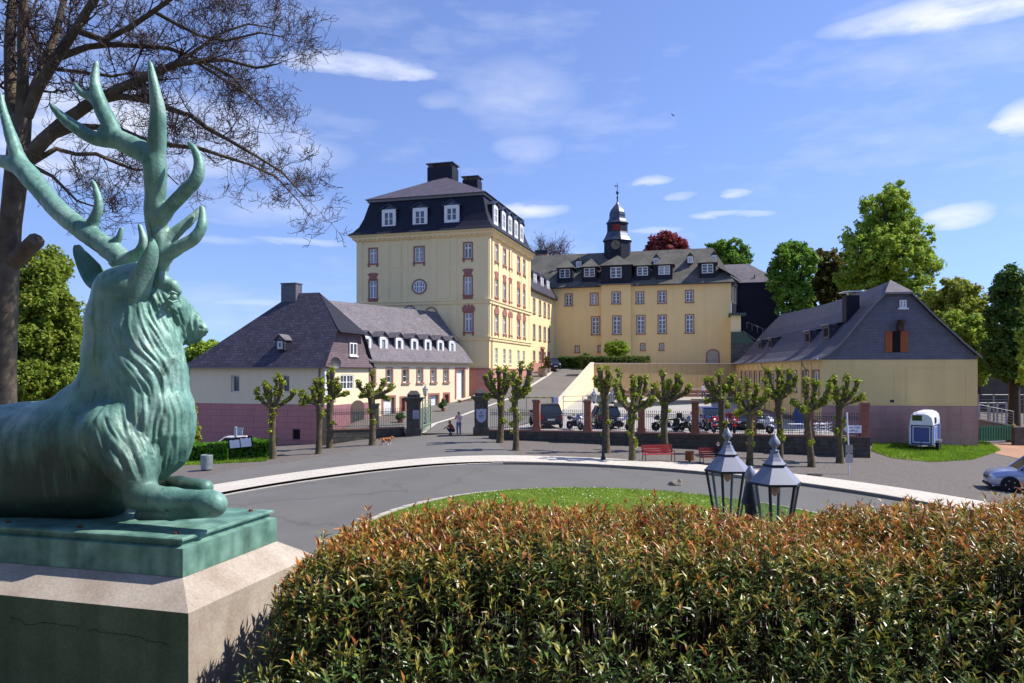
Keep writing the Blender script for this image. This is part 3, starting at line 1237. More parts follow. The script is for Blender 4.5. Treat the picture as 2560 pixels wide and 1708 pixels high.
for i, o in enumerate(side):
    r = i // 5
    window(pal, RT, *o, cols=2, rows=(.7,) if r < 3 else (.33, .66), style=('baroque', 'tall', 'fancy', 'sill')[r], sm_=m_red if r < 3 else m_cream, transom=r < 3, light=.3)
q = K.on(1048.6, 716.8, 1, 0)
oval(pal, FR, q.x, q.z, .72, .68, m_brown)
q = K.on(1078, 783, 1, 0)
oval(pal, FR, q.x, q.z, .6, .55, m_brown, False)
q = K.on(1024, 780, 1, 0)
oval(pal, FR, q.x, q.z, .62, .56, m_brown)


def band(name, z0, z1, out, m=m_yel, par=pal, w=PW, d=PD):
    mb = MB()
    mb.box(-w - out, -out, z0, out, 0, z1)
    mb.box(0, .0, z0, out - .003, d, z1 - .003)
    mb.box(-w - out + .003, 0, z0, -w, d, z1 - .003)
    return mb.build(name, m, par)


band('cornice', zE - .42, zE - .12, .42)
band('cornice', zE - .12, zE + .06, .66)
band('cornice', zE - .62, zE - .42, .2)
mb = MB()
for i in range(26):
    x = -PW + (i + .5) * PW / 26
    mb.box(x - .13, -.38, zE - .56, x + .13, -.2, zE - .425)
for i in range(30):
    y = (i + .5) * PD / 30
    mb.box(.2, y - .13, zE - .56, .38, y + .13, zE - .425)
tag(mb.build('dentils', m_yel, pal), kind='stuff')
band('cornice', zB - .16, zB + .16, .16)
band('cornice', zB + .16, zB + .27, .26)
band('cornice', zL - .14, zL + .14, .13)
band('cornice', zL + .14, zL + .23, .22)
band('string_course', zP - .06, zP + .1, .17, m_red)
# pilaster strips
for pxs in ((892, 906), (958, 972.5), (1007, 1020), (1076, 1090.5), (1128.5, 1142), (1206, 1222)):
    a, b = K.x(pxs[0]), K.x(pxs[1])
    for z0, z1 in ((zB + .28, zE - .63),) + (((zL + .24, zB - .17),) if pxs[0] > 1120 else ()):
        MB().box(a, -.07, z0, b, 0, z1).build('pilaster', m_yel, pal)
for y in (.35, 3.6, 8.2, 13.3, 17.2):
    for z0, z1 in ((zB + .28, zE - .63), (zL + .24, zB - .17)):
        MB().box(0, y - .3, z0, .07, y + .3, z1).build('pilaster', m_yel, pal)
# inset panels on the blind bays
for px0, px1 in ((975, 1004), (1093, 1125)):
    a, b = K.x(px0), K.x(px1)
    for py0, py1 in ((606, 668), (678, 748)):
        zt, zb = K.on(1050, py0, 1, 0).z, K.on(1050, py1, 1, 0).z
        mb = MB()
        t = .1
        mb.box(a, -.035, zb, b, 0, zb + t).box(a, -.035, zt - t, b, 0, zt).box(a, -.035, zb + t, a + t, 0, zt - t).box(b - t, -.035, zb + t, b, 0, zt - t)
        mb.build('wall_panel', m_yel, pal)
# mansard
zK, zT = 24.2, 28.3
prof = [(.85, zE + .06), (.35, zE + .45), (-.15, zE + 1.1), (-.55, zE + 2.1), (-1.05, zK)]
mb = MB()
rings = []
for o, z in prof:
    rings.append([(-PW - o, -o, z), (o, -o, z), (o, PD + o, z), (-PW - o, PD + o, z)])
for r0, r1 in zip(rings[:-1], rings[1:]):
    for i in range(4):
        mb.poly(r0[i], r0[(i + 1) % 4], r1[(i + 1) % 4], r1[i])
mb.poly(*rings[0])
rf = mb.build('roof', m_slate_b, pal)
mb = MB()
o, e = -.85, .3
mb.ext([(-PW - o, -o, zK), (o, -o, zK), (o, PD + o, zK), (-PW - o, PD + o, zK)], (0, 0, .3))
mb.build('roof_cornice', m_zinc, rf)
o = -.6
mb = MB()
b4 = [(-PW - o, -o, zK + .3), (o, -o, zK + .3), (o, PD + o, zK + .3), (-PW - o, PD + o, zK + .3)]
r2 = [(-PW / 2, PD / 2 - 1.6, zT), (-PW / 2, PD / 2 + 1.6, zT)]
mb.add(b4 + r2, [(0, 1, 4), (1, 2, 5, 4), (2, 3, 5), (3, 0, 4, 5), (3, 2, 1, 0)])
mb.build('upper_roof', mat('slate_upper', C(88, 82, 94), .7, .14, 1.0, pattern=('s', .3, .22, .016, .16), bump=.012, bscale=18), rf)
for (u, y, w, d, z1) in ((-8.6, PD / 2 - .6, 3.2, 2.2, 29.6), (-6.2, PD / 2 + 3.4, 2.0, 1.8, 28.9)):
    mb = MB().box(u - w / 2, y - d / 2, 26.2, u + w / 2, y + d / 2, z1)
    ch = mb.build('chimney', m_slate_b, rf)
    mb = MB().box(u - w / 2 - .15, y - d / 2 - .15, z1 + .35, u + w / 2 + .15, y + d / 2 + .15, z1 + .45)
    for sx in (-1, 1):
        for sy in (-1, 1):
            mb.box(u + sx * (w / 2 - .15) - .06, y + sy * (d / 2 - .15) - .06, z1, u + sx * (w / 2 - .15) + .06, y + sy * (d / 2 - .15) + .06, z1 + .35)
    mb.build('chimney_cap', m_lead, rf)
for px0, px1, py0, py1 in ((955, 988, 523, 570), (1032, 1067, 519, 566), (1111, 1147, 512, 557)):
    a, b = K.on(px0, py1, 1, .1), K.on(px1, py0, 1, .1)
    dormer(pal, FR, (a.x + b.x) / 2, a.z, b.x - a.x, b.z - a.z, 1.7, 'gable', m_slate_b, m_white, m_lead, 2, (.5,), rh=.55, ov=.2, wz=(.1, .86), y0=.1)
for i, pxc in enumerate((1240, 1260, 1276, 1291, 1304.5)):
    dormer(pal, RT, K.y(pxc, -.1), zE + 1.0, 1.55, 2.15, 1.7, 'gable', m_slate_b, m_white, m_lead, 2, (.5,), rh=.5, ov=.18, y0=.1)
q = K.on(1083, 487, 1, 3.5)
dormer(pal, FR, q.x, q.z - .9, .9, .95, 1.6, 'gable', m_slate, m_slate, m_slate_l, 1, (.5,), rh=.45, ov=.12, y0=3.5, name='lucarne')
downpipe(pal, (.12, .6, 0), zP - 1, zE - .6)

# ================================================================== connecting wing
cw = empty('connecting_wing', tuple(K.M @ Vector((-.35, PD, 0))), PHI)
tag(cw, 'plain yellow wing between palace and chapel with slate dormers', 'building')
CW = Frame(*(K.M @ Vector((-.35, PD, 0))).to_2d(), PHI)
LW = 15.4
zc = CW.on(1352, 735, 0, 0).z
zpl = CW.on(1340, 907, 0, 0).z
ops = []
for px in (1335, 1349.5, 1361.5, 1371.5):
    y = CW.y(px)
    for py0, py1 in ((754, 788), (817, 850)):
        ops.append((y - .5, y + .5, CW.on(1352, py1 + (3 if px > 1350 else -3) * 0, 0, 0).z, CW.on(1352, py0, 0, 0).z))
    if px != 1352:
        ops.append((y - .45, y + .45, CW.on(1352, 903, 0, 0).z, CW.on(1352, 881, 0, 0).z))
mb = MB(RT)
wall(mb, 0, LW, zpl, zc, ops)
mb.build('wall', m_yel, cw, recalc=False)
MB().box(-8, 0, 2, .06, LW, zpl).build('plinth', m_plinth, cw)
for o in ops:
    window(cw, RT, *o, cols=2, rows=(.5,), style='plain', sm_=m_brown, light=.2)
mb = MB()
mb.add([(.6, 0, zc), (.6, LW, zc), (-1.2, LW, zc + 3.2), (-1.2, 0, zc + 3.2), (-4.5, LW, zc + 5.2), (-4.5, 0, zc + 5.2)],
       [(0, 1, 2, 3), (3, 2, 4, 5)])
mb.ext([(.6, 0, zc - .12), (.6, LW, zc - .12), (-1, LW, zc - .12), (-1, 0, zc - .12)], (0, 0, .11))
mb.build('roof', m_slate, cw)
for y in (4.2, 8.3, 12):
    dormer(cw, RT, y, zc + .9, 1.5, 1.7, 1.4, 'hip', m_slate, m_white, m_slate, 3, (.5,), rh=.8, y0=.1)
# portal with red frame
y = CW.y(1355)
pd_ = MB(RT).box(y - .8, -.12, 5.2, y - .55, .1, 8.0).box(y + .55, -.12, 5.2, y + .8, .1, 8.0).box(y - .95, -.2, 8.0, y + .95, .1, 8.35).build('portal', m_red, cw)
MB(RT).box(y - .55, -.03, 5.2, y + .55, .0, 8.0).build('door', mat('brown_door', C(92, 46, 36), .6), pd_)

# ================================================================== chapel range
CH = Frame(*(K.M @ Vector((25.4, 33.3, 0))).to_2d(), PHI)
ch = empty('chapel_range', (CH.o.x, CH.o.y, 0), PHI)
tag(ch, 'long yellow castle range with mossy slate roof and onion-domed turret', 'building')
cL = CH.x(1371)
zce = CH.on(1827, 704, 1, 0).z
rx0, rx1 = CH.x(1503, -.55), CH.x(1577, -.55)
ops = [fwin(1414, 1430, 736, 764, 0, CH), fwin(1477, 1494, 734, 762, 0, CH), fwin(1591.5, 1608, 731, 758.5, 0, CH), fwin(1646, 1664, 729, 757.5, 0, CH), fwin(1715, 1732, 727, 755.5, 0, CH)]
ops2 = [fwin(1480, 1498, 793, 836, 0, CH), fwin(1593, 1611, 790, 834, 0, CH), fwin(1646.5, 1664.5, 789, 833, 0, CH), fwin(1715, 1733, 788, 832, 0, CH)]
sml = [fwin(1439, 1447, 866, 880, 0, CH), fwin(1496, 1503, 865, 879, 0, CH), fwin(1603, 1611, 860, 875, 0, CH), fwin(1650, 1658, 860, 875, 0, CH)]
mb = MB()
wall(mb, cL, rx0, 5, zce, [o for o in ops + ops2 + sml if o[1] < rx0])
wall(mb, rx1, 0, 5, zce, [o for o in ops + ops2 + sml if o[0] > rx1])
mb.M = T(0, -.55)
rop = [fwin(1531, 1549.5, 731, 759, -.55, CH), fwin(1533, 1551, 791, 835, -.55, CH)]
wall(mb, rx0, rx1, 5, zce, rop)
mb.M = None
mb.poly((rx0, -.55, 5), (rx0, 0, 5), (rx0, 0, zce), (rx0, -.55, zce))
mb.poly((rx1, -.55, 5), (rx1, 0, 5), (rx1, 0, zce), (rx1, -.55, zce))
mb.poly((0, 0, 5), (0, 12, 5), (0, 12, zce), (0, 0, zce))
mb.poly((cL, 12, 5), (0, 12, 5), (0, 12, zce), (cL, 12, zce))
mb.build('wall', m_yel2, ch, recalc=False)
MB().box(rx1 + .3, -.25, 5, .1, .0, 5.9).build('plinth', mat('dark_plinth', C(70, 72, 76), .8), ch)
for o in ops:
    window(ch, FR, *o, cols=2, rows=(.33, .66), style='plain', sm_=m_brown, light=.1)
for o in ops2:
    window(ch, FR, *o, cols=2, rows=(.25, .5, .74), style='plain', sm_=m_brown, light=.1, transom=True)
for o in rop:
    window(ch, T(0, -.55) @ FR, *o, cols=2, rows=(.33, .66) if o[2] > 12 else (.25, .5, .74), style='plain', sm_=m_brown, light=.1, transom=o[2] < 12)
for o in sml:
    window(ch, FR, *o, cols=1, rows=(.5,), style='plain', sm_=m_brown, light=.6)
# portal behind the round shrub and the arched door
mb = MB(T(0, -.55))
xm = CH.x(1541, -.55)
pts = [(xm + 1.35 * math.cos(a), -.1, 7.6 + 1.35 * math.sin(a)) for a in np.linspace(0, math.pi, 13)]
mb.ext([(xm - 1.35, -.1, 5)] + pts[::-1] + [(xm + 1.35, -.1, 5)], (0, .1, 0))
mb.ext([(xm - .3, -.16, 8.9), (xm + .3, -.16, 8.9), (xm + .15, -.16, 9.6), (xm - .15, -.16, 9.6)], (0, .16, 0))
mb.build('portal', m_red, ch)
xm = CH.x(1782)
mb = MB()
pts = [(xm + .95 * math.cos(a), -.06, 7.3 + .8 * math.sin(a)) for a in np.linspace(0, math.pi, 11)]
mb.ext([(xm - .95, -.06, 5.2)] + pts[::-1] + [(xm + .95, -.06, 5.2)], (0, .06, 0))
dd = mb.build('arched_door', m_brown, ch)
MB().ext([(xm - .75, -.09, 5.2)] + [(xm + .75 * math.cos(a), -.09, 7.3 + .62 * math.sin(a)) for a in np.linspace(0, math.pi, 11)][::-1] + [(xm + .75, -.09, 5.2)], (0, .02, 0)).build('door_leaf', mat('old_door', C(176, 164, 150), .8, .15, 4), dd)
# roof
zr = zce + 5.9
D2 = 6.2
mb = MB()
e = .45
mb.add([(cL - 8, -e, zce - .1), (e, -e, zce - .1), (e, 2 * D2 + e, zce - .1), (cL - 8, 2 * D2 + e, zce - .1), (cL - 8, D2, zr), (-2.6, D2, zr)],
       [(0, 1, 5, 4), (1, 2, 5), (2, 3, 4, 5), (0, 1, 2, 3)])
crf = mb.build('roof', m_slate_m, ch)
MB().box(rx0 - .35, -1.05, zce - .02, rx1 + .35, -.2, zce + .12).build('gutter', m_zinc, ch)
MB().box(cL, -.62, zce - .22, rx0 - .36, -.02, zce - .1).build('gutter', m_slate, ch)
MB().box(rx1 + .36, -.62, zce - .22, e + .1, -.02, zce - .1).build('gutter', m_slate, ch)
dl = [(1399, 1425, 674.5, 695), (1460, 1487, 672, 692.5), (1592.5, 1620, 668.5, 689), (1646, 1675, 666, 687), (1754.5, 1783, 661.5, 683.5)]
for px0, px1, py0, py1 in dl:
    a, b = CH.on(px0, py1, 1, .4), CH.on(px1, py0, 1, .4)
    w = (b.x - a.x)
    dormer(ch, FR, (a.x + b.x) / 2, a.z - .75, w + .65, b.z - a.z + 1.05, 3.2, 'hip', m_slate_b, m_slate_b, m_slate_m, 2, (.33, .66), rh=1.5, ov=.3, ww=w, wz=(.33, .92), y0=.4)
a, b = CH.on(1525, 689, 1, -.5), CH.on(1553, 669, 1, -.5)
dormer(ch, FR, (rx0 + rx1) / 2, zce + .12, rx1 - rx0, b.z - zce + .25, 4.2, 'hip', m_slate_b, m_slate_b, m_slate_m, 2, (.33, .66), rh=1.75, ov=.3, ww=b.x - a.x, wz=(.33, .9), y0=-.5)
for px, py in ((1446.5, 661), (1640.5, 653), (1725.5, 649), (1785, 646)):
    q = CH.on(px, py, 1, 2.6)
    dormer(ch, FR, q.x, q.z - .5, .75, .95, 1.6, 'gable', m_slate, m_white, m_slate_m, 2, (.5,), rh=.55, ov=.12, y0=2.6, name='lucarne')
# turret
tx = CH.x(1543.5, D2)
tz = lambda py: CH.on(1543.5, py, 1, D2).z
tw = lambda n_: n_ / F * (CH.M @ Vector((tx, D2, 0))).y
tur = MB(T(tx, D2)).lathe([(tw(34), tz(650)), (tw(34), tz(606)), (tw(38), tz(604.5))], 8, rot=math.pi / 8).build('turret', m_slate_b, ch)
MB(T(tx, D2)).lathe([(tw(38), tz(604.3)), (tw(32), tz(595)), (tw(28), tz(586)), (tw(26.5), tz(582))], 8, rot=math.pi / 8).build('skirt_roof', m_lead, tur)
MB(T(tx, D2)).lathe([(tw(26.2), tz(583)), (tw(26.2), tz(560))], 8, rot=math.pi / 8).build('bell_stage', m_slate_b, tur)
MB(T(tx, D2)).lathe([(tw(29.5), tz(559.8)), (tw(25), tz(555)), (tw(21.5), tz(549)), (tw(20.5), tz(544)), (tw(20.8), tz(539)), (tw(19.6), tz(532)), (tw(16), tz(525)), (tw(10.5), tz(518)), (tw(5), tz(511.5)), (tw(2.2), tz(506)), (tw(1.5), tz(500))], 8, rot=math.pi / 8).build('onion_dome', m_lead, tur)
MB(T(tx, D2)).lathe([(tw(.8), tz(503)), (tw(2.5), tz(494)), (tw(.8), tz(490)), (tw(.8), tz(488)), (tw(4), tz(483)), (tw(3.5), tz(480)), (tw(.9), tz(476)), (tw(.5), tz(457))], 8).build('finial', m_lead, tur, smooth=True)
MB(T(tx, D2)).box(tw(-7), -.02, tz(466.5), tw(1), .02, tz(465.6)).box(tw(-7), -.02, tz(465.6), tw(-4), .02, tz(463)).box(tw(-2.5), -.02, tz(465.6), tw(0), .02, tz(463)).build('weather_vane', m_lead, tur)
r_ = tw(26.2) * math.cos(math.pi / 8)
MB(T(tx, D2)).box(-.55, -r_ - .05, tz(581), .55, -r_, tz(572)).box(-.55, -r_ - .05, tz(571.6), .55, -r_, tz(565)).build('louvre_shutter', mat('red_shutter', C(134, 44, 44), .7), tur)
r_ = tw(34) * math.cos(math.pi / 8)
M_ = T(tx, D2) @ T(0, -r_ - .03, tz(617)) @ Matrix.Rotation(math.pi / 2, 4, 'X')
MB(M_).lathe([(.72, -.02), (.72, .03), (.02, .03)], 20).build('clock_face', mat('clock_gold', C(120, 112, 88), .5), tur)
MB(T(tx, D2)).box(-.03, -r_ - .1, tz(617), .03, -r_ - .075, tz(617) + .5).box(0, -r_ - .1, tz(617) - .03, .38, -r_ - .075, tz(617) + .03).build('clock_hands', m_iron, tur)
# broad chimney far left on the ridge
q = CH.on(1354, 640, 1, 8)
MB().box(q.x - 1.1, 7.4, zr - 2, q.x + 1.1, 8.6, q.z + .2).build('chimney', m_brown, crf)
for i in range(4):
    MB().box(q.x - 1.1, 7.4, q.z + .3 + i * .16, q.x + 1.1, 8.6, q.z + .36 + i * .16).build('chimney_cap', m_lead, crf)

# ================================================================== slate tower block right of the chapel
ST = Frame(*(K.M @ Vector((25.4, 39.0, 0))).to_2d(), PHI)
st = empty('slate_block', (ST.o.x, ST.o.y, 0), PHI)
tag(st, 'tall windowless block clad in dark slate right of the chapel', 'building')
sx0, sx1 = ST.x(1845), ST.x(1949)
sz1, sz0 = ST.on(1900, 706, 1, 0).z, 4.5
MB().box(sx0, 0, sz0, sx1, 9, sz1).build('wall', m_slate_b, st)
mb = MB()
e = .35
sr = ST.on(1890, 659, 1, 4.5).z
mb.add([(sx0 - e, -e, sz1), (sx1 + e, -e, sz1), (sx1 + e, 9 + e, sz1), (sx0 - e, 9 + e, sz1), (sx0 - 3, 4.5, sr), (sx1 - 4.2, 4.5, sr), (sx0 - 4, 9, sz1)],
       [(0, 1, 5, 4), (1, 2, 5), (2, 3, 4, 5), (0, 1, 2, 3), (3, 0, 4)])
mb.build('roof', m_slate_l, st)
# canted wall with tall narrow windows joining it to the chapel
p0, p1 = ST.I @ (CH.M @ Vector((.05, .3, 0))), Vector((sx0, .05, 0))
dv_ = p1 - p0
cm = T(p0.x, p0.y) @ RZ(math.atan2(dv_.y, dv_.x))
LN = dv_.length
ops = [(LN * (.06 + .24 * i), LN * (.06 + .24 * i) + LN * .15, sz1 - 3.3, sz1 - .8) for i in range(4)]
mb = MB(cm)
wall(mb, 0, LN, sz0, sz1 + .3, ops)
cwl = mb.build('canted_wall', m_slate_b, st, recalc=False)
for o in ops:
    window(st, cm, *o, cols=1, rows=(.5,), light=.9)
MB(cm).ext([(0, -.4, sz1 + .3), (LN, -.4, sz1 + .3), (LN, 2, sz1 + 1.8), (-.5, 2, sz1 + 1.8)], (0, 0, .1)).build('canted_roof', m_slate, st)
MB().box(ST.on(1886, 693, 1, .8).x - .1, .6, ST.on(1886, 693, 1, .8).z - .4, ST.on(1886, 693, 1, .8).x + .1, .8, ST.on(1886, 693, 1, .8).z + .3).build('roof_vent', m_zinc, st)
# annex with flat roof and stair canopy
an = empty('annex', tuple(CH.M @ Vector((.4, -3.0, 0))), PHI)
tag(an, 'small yellow annex with flat green roof and sloping stair canopy', 'building')
AN = Frame(*(CH.M @ Vector((.4, -3.0, 0))).to_2d(), PHI)
ax0, ax1 = AN.x(1827), AN.x(1852)
az = lambda py: AN.on(1850, py, 1, 0).z
m_green = mat('green_sheet', C(74, 92, 80), .6, .1, 2, metal=.2)
MB().box(ax0, 0, 5.2, ax1, 3, az(789)).build('wall', m_yel, an)
MB().box(ax0 - .3, -.5, az(789), ax1 + .7, 3, az(783)).build('roof', m_green, an)
MB().box(ax1 - .05, .3, az(832), ax1 + .03, 2.4, az(797)).build('bright_panel', m_cream, an)
cx = AN.x(1888)
MB().ext([(ax0, -.3, az(858)), (cx, -.3, az(858)), (ax1 + .5, -.3, az(830)), (ax0, -.3, az(830))], (0, .2, 0)).build('canopy_side', m_green, an)
MB().ext([(ax1 + .3, -.5, az(829)), (cx, -.5, az(851)), (cx, 2, az(851)), (ax1 + .3, 2, az(829))], (0, 0, .1)).build('canopy', m_zinc, an)
MB().box(ax0, -.25, 4.5, cx, .4, az(858)).build('base_wall', mat('dark_rubble', C(86, 86, 82), .95, .3, 2, bump=.03, bscale=5, pattern=('b', .5, .25, .03, .25)), an)
for i in range(6):
    t = i / 5
    MB().tube([(ax1 + .8 + t * 3.4, .1, az(822) - t * 1.5), (ax1 + .8 + t * 3.4, .1, az(822) - t * 1.5 + .9)], .025, 5).build('rail_post', m_zinc, an)
MB().tube([(ax1 + .8, .1, az(822) + .9), (ax1 + 4.2, .1, az(822) - .6)], .03, 5).build('handrail', m_zinc, an)
# ================================================================== left house (front block)
LH = Frame(-15.0, 59.0, PHI)
lh = empty('slate_roof_house', (LH.o.x, LH.o.y, 0), PHI)
tag(lh, 'cream house with steep dark slate hipped roof and pink lower storey', 'house')
hx0 = LH.x(475)
HD = 7.8
zh = LH.on(810, 917, 1, 0).z
zpk = LH.on(800, 1012, 1, 0).z
fw = [fwin(577, 598, 938, 981, 0, LH), fwin(703, 723, 938, 981, 0, LH)]
lw = fwin(732, 750, 1074, 1098, 0, LH)
sw0, sw1 = LH.y(851), LH.y(884)
swin = (sw0, sw1, LH.on(866, 974, 0, 0).z, LH.on(866, 937, 0, 0).z)
ad = (LH.y(876), LH.y(909))
mb = MB()
wall(mb, hx0, 0, zpk, zh, fw, .35)
mb.M = RT
wall(mb, 0, HD, zpk - .1, zh, [swin], .15)
mb.M = None
mb.poly((hx0, HD, -2), (0, HD, -2), (0, HD, zh), (hx0, HD, zh))
mb.poly((hx0, 0, -2), (hx0, HD, -2), (hx0, HD, zh), (hx0, 0, zh))
mb.build('wall', m_cream, lh, recalc=False)
base = MB()
wall(base, hx0 - .04, .04, -3.0, zpk, [lw], .3)
base.M = T(.04, 0) @ RT
wall(base, -.04, HD, -3.0, zpk - .1, [])
bs = base.build('base_wall', mat('pink_joint', C(146, 104, 110), .95), lh, recalc=False)
# painted blocks of the lower storey, one by one
rows_n, zc0 = 9, -2.2
rh = (zpk - .03 - zc0) / rows_n
for r in range(rows_n):
    z0, z1 = zc0 + r * rh + .012, zc0 + (r + 1) * rh - .012
    x = hx0 - .04
    bl = 2.1
    x -= bl * .5 * (r % 2)
    while x < .04:
        a, b = max(x, hx0 - .04) + .012, min(x + bl, .04) - .012
        if b - a > .1:
            segs = [(a, b)]
            if z0 < lw[3] and z1 > lw[2]:
                segs = [s for s in ((a, min(b, lw[0] - .02)), (max(a, lw[1] + .02), b)) if s[1] - s[0] > .08]
            for s0, s1 in segs:
                MB().box(s0, -.02 - random.random() * .006, z0, s1, .0, z1).build('block', m_pink, bs)
        x += bl
for o in fw:
    window(lh, FR, *o, cols=1, rows=(), d=.3, light=0)
MB().box(lw[0], .2, lw[2], lw[1], .25, lw[3]).build('cellar_window', m_darkwood, lh)
for i in range(3):
    x = lw[0] + (lw[1] - lw[0]) * (i + 1) / 4
    MB().box(x - .02, .05, lw[2], x + .02, .1, lw[3]).build('window_bar', m_iron, lh)
window(lh, RT, *swin, cols=4, rows=(.5,), d=.1, light=.3)
# arched gateway in the side wall
mb = MB(T(.04, 0) @ RT)
ym, hw_ = (ad[0] + ad[1]) / 2, (ad[1] - ad[0]) / 2
zt = LH.on(890, 1001, 0, 0).z
arch = [(ym + hw_ * math.cos(a), -.05, zt - hw_ * .55 + hw_ * .55 * math.sin(a)) for a in np.linspace(0, math.pi, 13)]
mb.ext([(ym - hw_, -.05, -1.5)] + arch[::-1] + [(ym + hw_, -.05, -1.5)], (0, .06, 0))
gw = mb.build('archway', mat('dark_arch', C(86, 72, 66), .9), lh)
mb = MB(T(.04, 0) @ RT)
mb.box(ym - hw_ * .75, -.09, -1.5, ym - .03, -.05, zt - 1.0).box(ym + .03, -.09, -1.5, ym + hw_ * .75, -.05, zt - 1.0)
mb.build('arch_door', mat('green_door', C(58, 66, 60), .5), gw)
# roof: hipped on the left, half-hipped slate gable on the right
e, zr = .45, LH.on(780, 732, 1, HD / 2).z
xr = LH.x(798, HD / 2)
xl = LH.x(735, HD / 2)
zg = LH.on(850, 823, 0, .15).z
g0, g1 = LH.y(817, .15), LH.y(904, .15)
bx = .35
y6 = (zg - zh + .02) / ((zr - zh + .02) / (HD / 2 + e)) - e
mb = MB()
mb.add([(hx0 - e, -e, zh - .02), (bx, -e, zh - .02), (bx, HD + e, zh - .02), (hx0 - e, HD + e, zh - .02), (xl, HD / 2, zr), (xr, HD / 2, zr), (bx, y6, zg), (bx, HD - y6, zg)],
       [(0, 1, 6, 5, 4), (2, 3, 4, 5, 7), (3, 0, 4), (0, 1, 2, 3)])
rfl = mb.build('roof', m_slate, lh)
MB().add([(bx, y6 - .05, zg), (bx, HD - y6 + .05, zg), (xr, HD / 2, zr + .02), (bx + .4, y6 - .25, zg - .3), (bx + .4, HD - y6 + .25, zg - .3)], [(0, 1, 2), (0, 1, 4, 3)]).build('half_hip', m_slate_b, rfl)
mb = MB()
mb.add([(.3, -.35, zh - .1), (.3, HD + .35, zh - .1), (.12, HD - .75, zh + 1.2), (.1, HD - y6, zg), (.1, y6, zg), (.12, .75, zh + 1.2)], [(0, 1, 2, 5), (5, 2, 3, 4)])
mb.build('slate_gable', m_slate_p, lh)
gwin = (LH.y(871.5, .12), LH.y(890, .12))
zgw = (LH.on(880, 889, 0, .12).z, LH.on(880, 857.5, 0, .12).z)
window(lh, T(.2, 0) @ RT, gwin[0], gwin[1], zgw[0], zgw[1], cols=2, rows=(), d=.02, style='sill', sm_=m_white, light=0)
mb = MB(LH.I @ Matrix.Identity(4))
# chimney, small dormer, satellite dish
q = LH.on(729, 735, 1, HD / 2)
MB().box(q.x - .72, HD / 2 - .5, zr - 2.2, q.x + .72, HD / 2 + .5, LH.on(729, 711, 1, HD / 2).z).box(q.x - .78, HD / 2 - .56, LH.on(729, 711, 1, HD / 2).z, q.x + .78, HD / 2 + .56, LH.on(729, 709, 1, HD / 2).z).build('chimney', m_slate_w, rfl)
q = LH.on(699.5, 875, 1, .1)
dormer(lh, FR, q.x, q.z, .8, .8, 1.1, 'gable', m_slate_b, m_slate, m_slate_l, 1, (), rh=.42, ov=.14, y0=.1, ww=.5)
q = LH.on(838, 908, 0, .9)
dish = MB(T(.9, q.y, q.z) @ RZ(math.radians(60)) @ Matrix.Rotation(math.radians(80), 4, 'X')).lathe([(.02, 0), (.3, .03), (.48, .11), (.47, .12), (.3, .05), (.02, .02)], 18).build('satellite_dish', mat('dish_grey', C(62, 62, 66), .5), lh, smooth=True)
MB().tube([(.05, q.y, q.z - .1), (.8, q.y, q.z)], .03, 5).build('dish_arm', m_iron, dish)
MB().box(hx0 - e - .02, -e - .12, zh - .12, .4, -e, zh - .03).build('gutter', m_zinc, lh)
downpipe(lh, (-.35, -.1, 0), zpk - .3, zh - .1)
MB().box(.02, -.01, zpk, .07, .9, zh - .1).build('corner_strip', m_white, lh)

# ================================================================== long wing with dormers
wa = math.atan2(-.55, .835)
WF = Frame(-12.84, 66.5, wa)
wg = empty('dormer_wing', (WF.o.x, WF.o.y, 0), wa)
tag(wg, 'long cream wing with a row of seven small slate dormers', 'house')
WL = 15.0
zw = WF.on(928, 903, 0, 0).z
zs = lambda py, px: WF.on(px, py, 0, 0).z
up = []
for px, w in ((931, 12), (973.5, 13), (1013.5, 13), (1049.5, 12), (1083.5, 11), (1115, 10)):
    a, b = WF.y(px - w / 2), WF.y(px + w / 2)
    up.append((a, b, zs(957, 1014), zs(923, 1014)))
dr_ = (WF.y(1140.5), WF.y(1160), zs(997, 1150), zs(924, 1150))
lowd = [(WF.y(958), WF.y(985), zs(1052, 972), zs(994, 972)), (WF.y(1003), WF.y(1012), zs(1046, 1007), zs(996, 1007)), (WF.y(1074), WF.y(1095), zs(1037, 1085), zs(988, 1085)), (WF.y(1111), WF.y(1121), zs(1033, 1116), zs(986, 1116))]
mb = MB(RT)
wall(mb, 0, WL, -1.0, zw, up + [dr_] + lowd, .3)
mb.M = None
mb.poly((0, WL, 0), (-9, WL, 0), (-9, WL, zw), (0, WL, zw))
mb.poly((0, 0, 0), (-9, 0, 0), (-9, 0, zw), (0, 0, zw))
mb.build('wall', mat('cream_render_warm', C(234, 216, 182), .95, .03, .5, bump=.003, streak=.08), wg, recalc=False)
for o in up:
    window(wg, RT, *o, cols=1, rows=(.45,), d=.2, style='plain', sm_=m_brown, light=.5)
for i, o in enumerate([dr_] + lowd):
    dm = MB(RT).box(o[0] + .03, .22, o[2], o[1] - .03, .28, o[3]).build('door', m_white if i in (0, 1, 3) else m_red, wg)
    for k in range(4):
        z = o[2] + (o[3] - o[2]) * (k + .6) / 4
        MB(RT).box(o[0] + .1, .205, z - .02, o[1] - .1, .22, z + .02).build('door_rail', m_white if i in (0, 1, 3) else m_red, dm)
    MB(RT).box(o[1], -.04, o[2], o[1] + .22, .25, o[3] + .2).box(o[0] - .22, -.04, o[2], o[0], .25, o[3] + .2).box(o[0], -.04, o[3], o[1], .25, o[3] + .2).build('door_frame', m_red, wg)
zwr = WF.on(817, 747, 0, -4.5).z
zwr = 11.4
mb = MB()
e = .4
